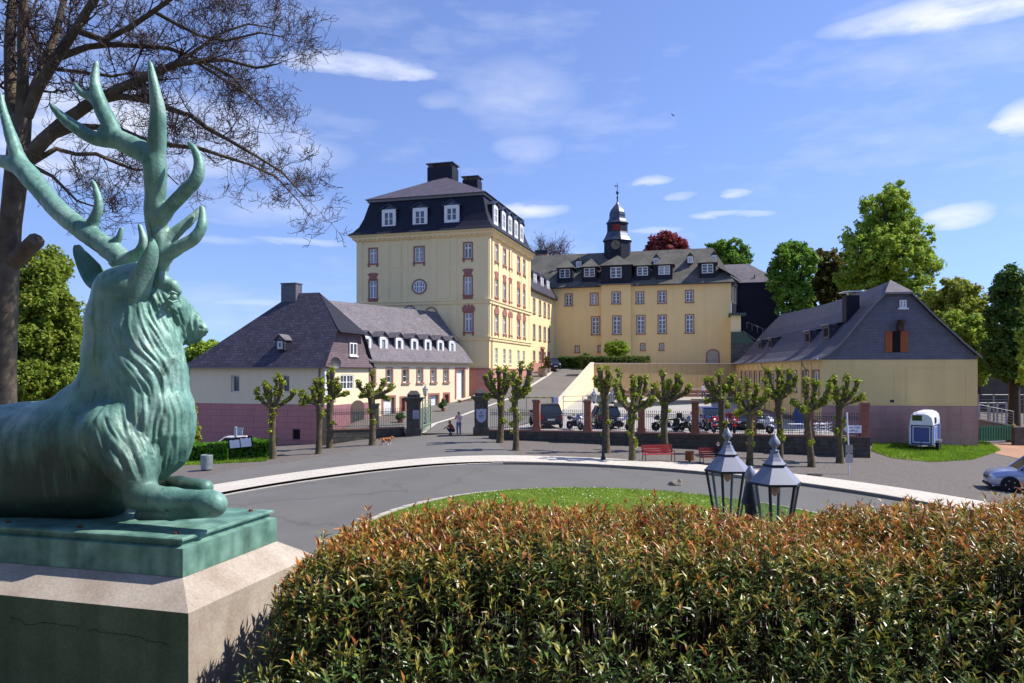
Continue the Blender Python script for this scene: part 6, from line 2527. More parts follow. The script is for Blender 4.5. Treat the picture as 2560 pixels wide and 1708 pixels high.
tree('dark_tree', (W(2535, 980, 70).x, 70, -.5), [B_(2530, 720, 70, 46, 56), B_(2520, 800, 70, 52, 80), B_(2540, 890, 69, 66, 76), B_(2580, 780, 71, 60, 90), B_(2495, 880, 70, 34, 60)],
     'dark dense tree at the right edge of the view', m=m_lf_dark, leaf=.32, clumps=420, per=38, spread=.7, seed=8, trunk=.45, limbs=16, group='trees behind the barn')
tree('lime_tree', (W(2600, 980, 58).x, 58, -.6), [B_(2590, 860, 58, 40, 60), B_(2600, 760, 58, 40, 70), B_(2580, 930, 57, 30, 40)],
     'sunlit pale green tree cut by the right edge', m=m_lf_lime, leaf=.26, clumps=220, per=38, spread=.5, seed=9, trunk=.3, limbs=10, group='trees behind the barn')
tree('beech_tree', (W(1668, 800, 138).x, 138, 5), [B_(1660, 605, 138, 42, 26), B_(1690, 612, 138, 34, 22), B_(1640, 622, 138, 30, 20), B_(1670, 650, 138, 60, 40)],
     'copper beech with dark red crown behind the chapel roof', m=m_lf_red, leaf=.5, clumps=200, per=34, spread=.9, seed=10, trunk=.5)
tree('lime_tree', (W(1815, 800, 136).x, 136, 5), [B_(1795, 628, 136, 34, 28), B_(1835, 622, 136, 34, 26), B_(1825, 660, 136, 50, 36), B_(1858, 646, 136, 22, 20)],
     'green tree crown behind the right end of the chapel roof', m=m_lf_green, leaf=.46, clumps=190, per=34, spread=.85, seed=11, trunk=.5)
tree('lime_tree', (W(480, 980, 88).x, 88, -2), [B_(500, 880, 88, 34, 28), B_(460, 920, 88, 40, 50), B_(430, 960, 87, 44, 60), B_(530, 866, 90, 16, 12)],
     'green tree behind the left end of the slate-roofed house', m=m_lf_lime, leaf=.36, clumps=240, per=36, spread=.75, seed=12, trunk=.35, group='trees left of the house')
tree('lime_tree', (W(330, 980, 70).x, 70, -2.5), [B_(300, 930, 70, 90, 60), B_(200, 960, 70, 90, 50)],
     'low green tree row seen behind the stag', m=m_lf_green, leaf=.34, clumps=220, per=34, spread=.7, seed=13, trunk=.3, group='trees left of the house')
# shrubby growth at the far left behind the big bare tree
tree('field_maple', (W(95, 1020, 22).x, 22, -2.5), [B_(90, 700, 22, 60, 70), B_(110, 770, 22, 80, 50), B_(60, 840, 21.6, 90, 60), B_(150, 810, 22.4, 60, 60), B_(130, 680, 22.5, 46, 60), B_(100, 850, 22, 90, 80), B_(170, 880, 22, 50, 80), B_(60, 960, 21.5, 110, 70), B_(160, 960, 21.5, 60, 50), B_(20, 640, 22.5, 40, 60)],
     'tangled yellow-green shrub tree at the left edge behind the stag', m=leafmat('leaves_olive_green', C(124, 146, 48), C(150, 166, 62)), leaf=.11, clumps=820, per=34, spread=.3, seed=14, trunk=.1, limbs=60, bark=m_bark, group='trees left of the house')
tree('elder_shrub', (W(470, 1080, 48).x, 48, -1.6), [B_(462, 1040, 48, 26, 60), B_(478, 1090, 48, 22, 40), B_(450, 985, 49, 20, 40)],
     'loose yellow-green shrub beside the left end of the house', 'shrub', m=m_lf_yel, leaf=.16, clumps=120, per=36, spread=.35, seed=15, trunk=.06, limbs=12)


def hedge_block(name, x0, x1, y0, y1, z0, z1, m, label, leaf, n, seed, cat='hedge', rz=0.0, group=None):
    r = np.random.default_rng(seed)
    cx_, cy_ = (x0 + x1) / 2, (y0 + y1) / 2
    o = empty(name, (cx_, cy_, z0), rz)
    a, b, c = (x1 - x0) / 2, (y1 - y0) / 2, (z1 - z0)
    p = r.random((n, 3)) * 2 - 1
    ax = r.integers(0, 5, n)
    p[ax == 0, 1] = -1
    p[ax == 1, 1] = 1
    p[ax == 2, 2] = 1
    p[ax == 3, 0] = 1
    p[ax == 4, 0] = -1
    p[:, 2] = (p[:, 2] + 1) / 2
    p *= np.array([a, b, c])
    p += np.array([[.09 * mnoise.noise((q[0] * 1.1, q[1] * 1.1, q[2] * 1.3 + k)) for k in (0, 9, 5)] for q in p]) * 1.6
    v, f = leaf_cloud(p, leaf, 7, leaf * 1.2, .3, seed)
    tag(obj('foliage', fast_mesh('foliage', v, f, m), o), kind='stuff')
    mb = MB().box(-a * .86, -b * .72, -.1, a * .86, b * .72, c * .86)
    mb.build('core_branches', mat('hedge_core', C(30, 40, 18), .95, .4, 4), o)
    return tag(o, label, cat, group)


g0 = at(390, 46.5)
g1 = at(575, 46.5)
hedge_block('box_hedge', g0.x, g1.x - .15, 46.2, 47.6, min(g0.z, g1.z) - .2, g0.z + 1.2, m_lf_box, 'clipped bright green hedge section left of the notice board', .085, 2600, 21, group='clipped hedge by the drive')
g0 = at(580, 46.8)
g1 = at(674, 46.8)
hedge_block('box_hedge', g0.x, g1.x, 46.5, 47.9, g0.z - .2, g0.z + 1.18, m_lf_box, 'clipped bright green hedge section below the notice board', .085, 1700, 22, group='clipped hedge by the drive')
gp = np.array([[x, y, hz(x, y)] for x, y in zip(rng.uniform(-24, -15, 6000), rng.uniform(44.6, 46.4, 6000)) if y > 44.8 + .12 * (x + 15) * 0])
tag(grass_blades('verge_grass', gp, .12, .03, m_grass, 7), 'strip of grass in front of the clipped hedge', 'grass', kind='stuff')
# castle yard planting
q = W(1541, 872, 99.5)
tree('ball_tree', (q.x, q.y, 5.2), [(q.x, q.y, q.z, 1.75, 1.75, 1.15)], 'clipped round-headed tree before the chapel portal', m=m_lf_lime, leaf=.2, clumps=170, per=34, spread=.3, seed=31, trunk=.12, limbs=8, flat=.3)
q0, q1 = W(1456, 900, 97), W(1621, 900, 97)
hedge_block('yard_hedge', q0.x, q1.x, 96.2, 97.8, 5.2, 6.75, leafmat('leaves_sage', C(96, 116, 50), C(120, 134, 62)), 'long clipped hedge on the castle yard above the retaining wall', .14, 2400, 32)
q0, q1 = W(1398, 900, 107), W(1462, 900, 107)
hedge_block('yard_hedge', q0.x, q1.x, 106.3, 107.6, 5.2, 6.9, m_lf_dark, 'dark hedge at the foot of the chapel by the parked car', .16, 1100, 33)
q = W(1463, 893, 103)
tree('round_shrub', (q.x, q.y, 5.2), [(q.x, q.y, 6.6, .95, .95, .8)], 'small dark rounded shrub at the chapel foot', 'shrub', m=m_lf_dark, leaf=.18, clumps=60, per=30, spread=.25, seed=34, trunk=.06)


# ---------------------------------------------------------------- pollarded trees: base px, distance, fork px, knob px list
POLL = [
    ('T', 683, 46.0, (682, 1018), [(689, 951), (655, 968), (708, 961), (637, 982), (729, 984), (679, 973)], 'pollarded lime beside the clipped hedge, farthest left'),
    ('T', 797, 47.5, (799, 1005), [(783, 958), (801, 955), (750, 984), (763, 1006), (815, 1000), (786, 974), (810, 962)], 'pollarded lime with leafy trunk sprouts in front of the brown corner post'),
    ('T', 825, 50.5, (826, 990), [(835, 932), (820, 939), (841, 952), (864, 985), (852, 972), (822, 958)], 'pollarded lime standing close behind another near the brown corner post'),
    ('T', 931, 51.0, (928, 990), [(930, 939), (893, 958), (954, 958), (978, 968), (970, 999), (906, 992), (925, 971)], 'pollarded lime in front of the railing left of the gate'),
    ('T', 1250, 50.3, (1252, 992), [(1214, 947), (1247, 929), (1263, 932), (1216, 992), (1233, 955), (1272, 944), (1228, 938)], 'pollarded lime nearest the right gate pier'),
    ('T', 1290, 46.2, (1286, 993), [(1302, 920), (1323, 926), (1283, 939), (1321, 947), (1319, 975), (1308, 991), (1292, 958)], 'tall pollarded lime with ivy-like trunk sprouts, second right of the gate'),
    ('T', 1516, 46.0, (1512, 987), [(1497, 927), (1516, 931), (1496, 952), (1521, 945), (1504, 966)], 'slim pollarded lime right behind the twin-lantern post'),
    ('T', 1581, 42.6, (1579, 1026), [(1552, 938), (1537, 963), (1543, 982), (1587, 953), (1620, 956), (1634, 972), (1604, 956), (1628, 1000), (1581, 966)], 'broad pollarded lime left of the red bench'),
    ('T', 1662, 47.3, (1662, 1001), [(1662, 939), (1692, 946), (1667, 957), (1701, 957), (1714, 972), (1633, 972), (1681, 968)], 'pollarded lime rising behind the left red bench'),
    ('T', 1807, 46.4, (1804, 996), [(1799, 938), (1771, 954), (1786, 957), (1830, 951), (1840, 949), (1814, 969), (1773, 1006), (1822, 1018)], 'pollarded lime rising behind the left big lantern'),
    ('T', 1874, 42.2, (1873, 1030), [(1855, 969), (1868, 961), (1893, 974), (1840, 997), (1914, 983), (1904, 1002), (1906, 1038), (1853, 1038)], 'pollarded lime between the two big lanterns'),
    ('T', 1950, 45.3, (1945, 996), [(1932, 934), (1952, 932), (1966, 938), (1915, 952), (1962, 951), (1990, 949), (1988, 966), (1957, 988), (1917, 985)], 'tall pollarded lime right behind the right big lantern'),
    ('T', 2029, 42.0, (2014, 1024), [(2019, 960), (2042, 965), (2062, 970), (2073, 990), (1988, 1008), (2060, 1001), (2000, 1024)], 'leaning pollarded lime with pale trunk, second from the right end'),
    ('T', 2100, 44.0, (2100, 1009), [(2093, 952), (2116, 952), (2132, 957), (2082, 962), (2126, 975), (2159, 995), (2086, 978)], 'pollarded lime beside the white signpost at the right end'),
]
for i, (_, bpx, Y, fk, kn, label) in enumerate(POLL):
    rr2 = random.Random(100 + i)
    g = at(bpx, Y)
    o = empty('pollarded_lime', tuple(g))
    mb = MB()
    fp = W(fk[0], fk[1], Y) - g
    mid = Vector((fp.x * .4 + rr2.uniform(-.06, .06), 0, fp.z * .5))
    sc_ = Y / F
    tr = 8.6 * sc_ * rr2.uniform(.85, 1.05)
    mb.tube([(0, 0, -.2), (0, 0, .12), mid * .5, mid, mid.lerp(fp, .6), fp], [tr * 1.5, tr * 1.15, tr * .95, tr * .9, tr * 1.0, tr * 1.15], 10)
    cen, spr = [], []
    for (kx, ky) in kn:
        k = W(kx, ky, Y) - g
        k.y = rr2.uniform(-.75, .75)
        d = (k - fp)
        el = fp + Vector((d.x * .55, d.y * .5, d.z * .28)) + Vector((rr2.uniform(-.06, .06), 0, 0))
        e2 = fp + Vector((d.x * .92, d.y * .9, d.z * .66))
        r0 = tr * rr2.uniform(.5, .66)
        mb.tube([fp + Vector((0, 0, -.12)), el, e2, k], [r0 * 1.25, r0, r0 * .9, r0 * 1.35], 7)
        mb.tube([k, k + Vector((0, 0, .1))], [r0 * 1.5, r0 * .8], 7)
        for t, sp_k in ((.5, .09), (.68, .12), (.84, .15), (1.0, .17), (1.06, .15)):
            c = el.lerp(e2, (t - .5) / .34) if t < .84 else e2.lerp(k, (t - .84) / .16)
            cen.append(c + Vector((rr2.uniform(-.07, .07), rr2.uniform(-.07, .07), rr2.uniform(-.02, .12))))
            spr.append(sp_k * rr2.uniform(.8, 1.25))
    for _ in range(rr2.randint(3, 7) if i not in (0, 3, 12) else 3):
        t = rr2.uniform(.3, .98)
        a = rr2.uniform(0, 6.28)
        c = fp * t + Vector((math.cos(a) * tr * .9, math.sin(a) * tr * .9, 0))
        cen.append(c)
        spr.append(.17)
    cen.append(fp + Vector((0, 0, .05)))
    spr.append(.3)
    mb.build('trunk', m_barkl, o, smooth=True, angle=70)
    v, f = leaf_cloud([tuple(c) for c in cen], .125, 44, [q_ * 1.45 for q_ in spr], .35, 500 + i, 1.3)
    tag(obj('foliage', fast_mesh('foliage', v, f, m_lf_poll), o), kind='stuff')
    tag(o, label, 'tree', 'pollarded limes along the boundary wall')

# ---------------------------------------------------------------- big bare tree
YB = 14.5
MAIN = [
    ([(8, 1080), (10, 900), (18, 700), (27, 560), (40, 450), (48, 360), (55, 290)], [36, 33, 31, 29, 31, 30, 26], 0),
    ([(38, 330), (27, 220), (24, 110), (32, 0), (36, -150)], [20, 17, 15, 13, 9], .3),
    ([(55, 300), (58, 200), (55, 90), (62, -40), (70, -160)], [20, 15, 13, 11, 8], -.3),
    ([(62, 300), (82, 230), (108, 170), (140, 85), (160, 0), (176, -110)], [17, 14, 13, 11, 9, 7], .5),
    ([(66, 290), (95, 220), (130, 162), (190, 72), (236, 0), (282, -90)], [18, 16, 15, 12, 11, 8], -.4),
    ([(52, 415), (108, 352), (165, 300), (230, 257), (300, 221), (370, 190), (440, 160), (500, 152), (565, 150), (640, 170), (695, 160)], [22, 20, 18, 15, 14, 12, 10, 7, 5, 4, 2], -.2),
    ([(150, 142), (220, 117), (280, 111), (350, 115), (420, 120), (500, 150), (580, 192), (645, 262)], [11, 9, 8, 7, 6, 5, 4, 2], .2),
    ([(232, 256), (300, 241), (362, 250), (420, 271), (480, 291), (520, 322), (575, 352), (640, 390), (705, 430), (762, 492)], [10, 10, 9, 8, 7, 7, 5, 4, 3, 1.5], -.5),
    ([(118, 345), (200, 316), (290, 321), (350, 346), (420, 362), (500, 372), (562, 392), (625, 412), (690, 442), (745, 502)], [11, 9, 9, 8, 7, 6, 5, 4, 3, 1.5], .4),
    ([(75, 410), (140, 372), (190, 386), (240, 385), (300, 411), (342, 426), (402, 420), (445, 462)], [9, 7, 6, 6, 5, 4, 3, 1.5], .7),
    ([(85, 418), (130, 440), (168, 478), (192, 502), (252, 522)], [7, 5, 4, 3, 1.5], -.6),
    ([(188, 76), (260, 101), (322, 70), (382, 30), (424, 0), (490, -50)], [10, 9, 8, 7, 6, 4], -.3),
    ([(384, 28), (440, 60), (500, 90), (565, 102), (650, 82), (705, 92)], [6, 5, 4, 3.5, 2.5, 1.5], -.6),
    ([(128, 172), (200, 180), (280, 191), (330, 181), (402, 186)], [6, 5, 4.5, 3, 2], .5),
    ([(440, 160), (500, 120), (560, 80), (620, 60), (680, 70)], [6, 5, 4, 3, 1.5], .4),
    ([(480, 150), (560, 200), (610, 230), (670, 280)], [5, 4, 3, 1.5], .1),
]
tb = W(8, 1080, YB)
bt = empty('bare_tree', (tb.x, tb.y, hz(tb.x, tb.y) - .4))
tag(bt, 'large bare tree with spreading twiggy limbs behind the antlers', 'tree')
org = Vector(bt.location)
r5 = random.Random(77)
limb, twv, twf = MB(), [], []
mains = []
for pts, rad, dep in MAIN:
    P_ = []
    n = len(pts)
    for i, (px, py) in enumerate(pts):
        P_.append(W(px, py, YB + dep * 2.2 * (i / n)) - org)
    limb.tube(P_, [max(.012, a * .86 * YB / F) for a in rad], 9)
    mains.append((P_, [a * YB / F for a in rad]))
# stub of a sawn limb and lower trunk to the ground
limb.tube([W(14, 1080, YB) - org, Vector((0, 0, 0))], [36 * YB / F, 40 * YB / F], 9)
s0, s1 = W(30, 660, YB) - org, W(92, 600, YB - .4) - org
limb.tube([s0, s1], [.16, .15], 8)
limb.build('trunk', m_bark, bt, smooth=True, angle=70)


def twig(p, d, ln, r0, lev):
    """crooked twig with side shoots, tips turning upwards"""
    n = 4 if lev < 2 else 3
    pts, q = [p], Vector(p)
    for k in range(n):
        d = (d + Vector((r5.gauss(0, .24), r5.gauss(0, .24), r5.gauss(.08, .22)))).normalized()
        q = q + d * ln / n
        pts.append(Vector(q))
    sd = 3
    o = len(twv)
    t = (pts[-1] - pts[0]).normalized()
    x = t.orthogonal().normalized()
    y = t.cross(x)
    for k, w in enumerate(pts):
        rr3 = max(.0042, r0 * (1 - .75 * k / n))
        for a in (0, 2.094, 4.189):
            twv.append(tuple(w + (x * math.cos(a) + y * math.sin(a)) * rr3))
    for k in range(n):
        for a in range(sd):
            twf.append((o + k * 3 + a, o + k * 3 + (a + 1) % 3, o + (k + 1) * 3 + (a + 1) % 3, o + (k + 1) * 3 + a))
    if lev < 3:
        m = (5, 4, 3)[lev]
        for _ in range(m):
            t = r5.uniform(.25, 1)
            i = min(n - 1, int(t * n))
            w = pts[i].lerp(pts[i + 1], t * n - i)
            ax = Vector((r5.gauss(0, 1), r5.gauss(0, 1), r5.gauss(.15, .8))).normalized()
            nd = (d * .55 + ax * .85).normalized()
            twig(w, nd, ln * r5.uniform(.45, .72), r0 * .55, lev + 1)


for P_, R_ in mains[1:]:
    L_ = sum((b - a).length for a, b in zip(P_[:-1], P_[1:]))
    nb = int(L_ * 3.3) + 2
    for _ in range(nb):
        t = r5.uniform(.12, 1) ** .8
        i = min(len(P_) - 2, int(t * (len(P_) - 1)))
        w = P_[i].lerp(P_[i + 1], t * (len(P_) - 1) - i)
        d = (P_[i + 1] - P_[i]).normalized()
        ax = Vector((r5.gauss(0, .8), r5.gauss(0, .9), r5.gauss(0, .9))).normalized()
        twig(w, (d * .6 + ax * .8).normalized(), r5.uniform(.5, 1.15) * (1.1 - .35 * t), max(.006, R_[i] * .28), 0)
    twig(P_[-1], (P_[-1] - P_[-2]).normalized(), .8, max(.005, R_[-1] * .6), 0)
tag(obj('twigs', fast_mesh('twigs', np.array(twv), np.array(twf), mat('twig_bark', C(84, 70, 66), .9, .2, 4)), bt), kind='stuff')

# small bare tree far behind the palace
q = W(1380, 640, 142)
fb = empty('bare_tree', (q.x, q.y, 5))
tag(fb, 'small leafless tree far behind the chapel roof ridge', 'tree')
twv, twf = [], []
for _ in range(16):
    twig(Vector((r5.uniform(-1.5, 1.5), 0, q.z - 5 - 2)), Vector((r5.gauss(0, .6), r5.gauss(0, .4), 1)).normalized(), 4.2, .12, 0)
v = np.array(twv)
tag(obj('twigs', fast_mesh('twigs', v, np.array(twf), MATS['twig_bark']), fb), kind='stuff')
MB().tube([(0, 0, 0), (0, 0, q.z - 5)], [.4, .2], 7).build('trunk', m_barkd, fb)
print('twig faces', len(twf))

# tall unseen trees, added behind the viewpoint to keep skylight off statue and hedge
for i, (x, y, hh, rr6) in enumerate(((-13, -9, 15, 5.5), (-4, -12, 17, 6), (5.5, -11, 15, 5.5), (14.5, -12, 14, 5), (-19, 0, 13, 4.5))):
    tree('unseen_shade_tree', (x, y, 3), [(x, y, 3 + hh * .62, rr6, rr6, hh * .36), (x + 1, y + 1, 3 + hh * .35, rr6 * .9, rr6 * .8, hh * .26)],
         'unseen leafy tree added behind the viewpoint for shade, ' + ('first', 'second', 'third', 'fourth', 'fifth')[i] + ' of the row', m=m_lf_dark, leaf=1.0, clumps=150, per=24, spread=1.5, seed=60 + i, trunk=.45, group='unseen shade trees behind the viewpoint')
# ================================================================== vehicles
m_tyre = mat('tyre', C(28, 28, 30), .85, .1, 8)
m_rim = mat('alloy', C(178, 180, 184), .3, .05, 5, metal=.8)
m_carglass = mat('car_glass', C(26, 32, 36), .05, .1, 2, spec=.9)
m_blackpl = mat('black_plastic', C(30, 30, 32), .6, .08, 6)
m_headl = mat('headlight', C(214, 216, 220), .1, .03, 5, spec=.9)
m_taill = mat('tail_light', C(150, 20, 22), .2, .05, 5, spec=.7)
m_chrome = mat('chrome', C(200, 202, 206), .15, .03, 5, metal=.9)
m_plate = mat('number_plate', C(220, 220, 214), .5, .03, 5)


def paint(name, c, metal=.35):
    return mat('paint_' + name, c, .22, .02, 2, metal=metal, spec=.6)


def wheel_parts(parent, r, w, loc, side=1):
    o = empty('wheel', loc, 0, parent)
    M = Matrix.Rotation(math.pi / 2, 4, 'X')
    MB(M).lathe([(r * .66, -w / 2), (r * .9, -w / 2), (r, -w * .32), (r, w * .32), (r * .9, w / 2), (r * .66, w / 2), (r * .62, 0)], 22).build('tyre', m_tyre, o, smooth=True)
    mb = MB(M)
    for k in range(5):
        a = 2 * math.pi * k / 5
        ca, sa_ = math.cos(a), math.sin(a)
        mb.ext([(ca * .05 * 1 - sa_ * .04, sa_ * .05 + ca * .04, side * w * .3), (ca * r * .64 - sa_ * .035, sa_ * r * .64 + ca * .035, side * w * .38), (ca * r * .64 + sa_ * .035, sa_ * r * .64 - ca * .035, side * w * .38), (ca * .05 + sa_ * .04, sa_ * .05 - ca * .04, side * w * .3)], (0, 0, side * .03))
    mb.lathe([(.06, side * w * .28), (.06, side * w * .4)], 10)
    mb.lathe([(r * .66, side * w * .2), (r * .66, side * w * .42), (r * .6, side * w * .42), (r * .6, side * w * .2)], 22)
    mb.build('rim', m_rim, o)
    MB(M).lathe([(.02, side * w * .05), (r * .62, side * w * .05), (r * .62, side * w * .08)], 18).build('brake_disc', m_blackpl, o)


def car(loc, rz, col, label, L=4.4, Wd=1.82, H=1.65, kind='suv', cat='car', group=None):
    o = empty('parked_car', loc, rz)
    hw, r = Wd / 2, .34 if kind == 'suv' else .31
    g = .24 if kind == 'suv' else .17
    belt = H * .60
    f, b = L / 2, -L / 2
    #  x, z bottom, z top, half width
    st = [(f, g + .2, g + .42, hw * .62), (f - .06, g + .06, belt * .74, hw * .80), (f - .25, g, belt * .88, hw * .93), (f - .7, g, belt * .96, hw), (f - 1.15, g, belt, hw), (0, g, belt, hw), (b + 1.0, g, belt, hw), (b + .3, g, belt, hw * .97), (b + .06, g + .04, belt * .96, hw * .88), (b, g + .2, belt * .75, hw * .8)]
    mb = MB()
    n = len(st)
    ring = []
    for x, zb, zt, w in st:
        hs = [(w * .90, zb), (w * .99, zb + (zt - zb) * .2), (w, zb + (zt - zb) * .55), (w * .97, zb + (zt - zb) * .85), (w * .88, zt), (w * .45, zt + .03)]
        ring.append([(x, y, z) for y, z in hs] + [(x, -y, z) for y, z in hs[::-1]])
    k = len(ring[0])
    vs_ = [p for q in ring for p in q]
    fs_ = [(i * k + j, i * k + (j + 1) % k, (i + 1) * k + (j + 1) % k, (i + 1) * k + j) for i in range(n - 1) for j in range(k)]
    fs_ += [tuple(range(k)), tuple(range((n - 1) * k, n * k))]
    mb.add(vs_, fs_)
    body = mb.build('body', col, o, smooth=True, angle=38)
    # greenhouse
    if kind == 'suv':
        xs = (f - 1.15, f - 1.85, b + .55, b + .12)
    elif kind == 'van':
        xs = (f - .85, f - 1.6, b + .3, b + .06)
    else:
        xs = (f - 1.2, f - 2.0, b + 1.25, b + .55)
    wb, wt_ = hw * .90, hw * .72
    gl = MB()
    A = [(xs[0], wb, belt), (xs[1], wt_, H - .07), (xs[2], wt_, H - .07), (xs[3], wb, belt)]
    for s in (1, -1):
        gl.poly(*[(x, s * y, z) for x, y, z in A])
    gl.poly((xs[0], wb, belt), (xs[0], -wb, belt), (xs[1], -wt_, H - .07), (xs[1], wt_, H - .07))
    gl.poly((xs[3], wb, belt), (xs[3], -wb, belt), (xs[2], -wt_, H - .07), (xs[2], wt_, H - .07))
    gl.build('glass', m_carglass, o)
    rf = MB()
    e = .02
    rf.ext([(xs[1] + .04, wt_ + e, H - .08), (xs[1] + .04, -wt_ - e, H - .08), (xs[2] - .04, -wt_ - e, H - .08), (xs[2] - .04, wt_ + e, H - .08)], (0, 0, .06))
    for s in (1, -1):
        for (x0, x1) in ((xs[0], xs[1]), (xs[3], xs[2]), ((xs[1] + xs[2]) / 2 + .1, (xs[1] + xs[2]) / 2 + .06), (xs[2] + .55, xs[2] + .5)):
            rf.tube([(x0, s * (wb + .005), belt - .02), (x1, s * (wt_ + .005), H - .06)], .045, 4)
    rf.build('roof', col, o)
    for x in (f - .82, b + .85):
        for s in (1, -1):
            MB(T(x, s * (hw - .045), r) @ Matrix.Rotation(math.pi / 2, 4, 'X')).lathe([(r + .07, -.055), (r + .07, .055)], 20).build('wheel_arch', m_blackpl, o)
            wheel_parts(o, r, .22, (x, s * (hw - .06), r), -s)
    for s in (1, -1):
        MB(T(f - .16, s * hw * .68, belt * .68)).lathe([(.01, -.09), (.15, -.06), (.19, 0), (.15, .07), (.01, .09)], 12, sx=.8).build('headlight', m_headl, o, smooth=True)
        MB().box(b - .015, s * hw * .72 - .1, belt * .62, b + .1, s * hw * .72 + .1, belt * .95).build('tail_light', m_taill, o)
        MB(T(xs[0] - .25, s * (hw + .08), belt + .05)).lathe([(.01, -.08), (.1, -.06), (.12, .02), (.08, .09), (.01, .1)], 10, sx=.7).build('mirror', col, o, smooth=True)
        MB().box(-.35, s * hw - .01, belt * .8, -.15, s * (hw + .025), belt * .83).build('door_handle', m_chrome, o)
    MB().box(f - .03, -hw * .5, g + .32, f + .015, hw * .5, g + .42).build('grille', m_blackpl, o)
    MB().box(f - .02, -.26, g + .14, f + .03, .26, g + .25).build('front_plate', m_plate, o)
    MB().box(b - .03, -.26, g + .34, b + .01, .26, g + .45).build('rear_plate', m_plate, o)
    MB().box(b - .04, -hw * .8, g + .02, b + .12, hw * .8, g + .16).box(f - .14, -hw * .72, g - .02, f + .02, hw * .72, g + .1).build('bumper', m_blackpl, o)
    return tag(o, label, cat, group)


g = G(2527, 1230)
car((g.x + 1.33 * .93 + .25, g.y - 1.33 * .36 + .75, g.z), math.radians(159), paint('silver_blue', C(168, 176, 204), .5), 'silver-blue off-road car cut by the right edge of the view', 4.3, 1.8, 1.72, 'suv')
YP = 60.5
g = yat(1364, 56.8)
car((g.x, g.y, g.z + .02), math.radians(98), paint('graphite', C(62, 68, 78)), 'dark grey off-road car seen from behind, parked by the ramp', 4.5, 1.9, 1.78, 'suv', group='cars in the parking yard')
g = yat(1511, 56.4)
car((g.x, g.y, g.z + .02), math.radians(94), paint('dark_teal', C(30, 52, 58)), 'dark teal car with red tail lights behind the twin-lantern post', 4.3, 1.78, 1.62, 'suv', group='cars in the parking yard')
g = yat(1773, 55.8)
car((g.x, g.y, g.z + .02), math.radians(-86), paint('bright_blue', C(46, 84, 160)), 'bright blue car facing the railings behind red motorcycles', 4.1, 1.74, 1.52, 'van', group='cars in the parking yard')
g = yat(1862, 55.2)
car((g.x, g.y, g.z + .02), math.radians(-100), paint('navy', C(26, 30, 44)), 'low dark navy car behind a pollarded lime', 4.3, 1.76, 1.3, 'sedan', group='cars in the parking yard')
q = W(1381, 926, 102)
car((q.x, q.y, 5.22), math.radians(-80), paint('deep_blue', C(40, 52, 76)), 'dark blue car parked high up beside the palace wing', 4.0, 1.7, 1.5, 'sedan')
g = at(602, 52.5)
car((g.x, g.y, g.z - .4), math.radians(4), paint('white', C(222, 222, 222), 0), 'white car half hidden behind the clipped hedge', 4.4, 1.75, 1.5, 'sedan')


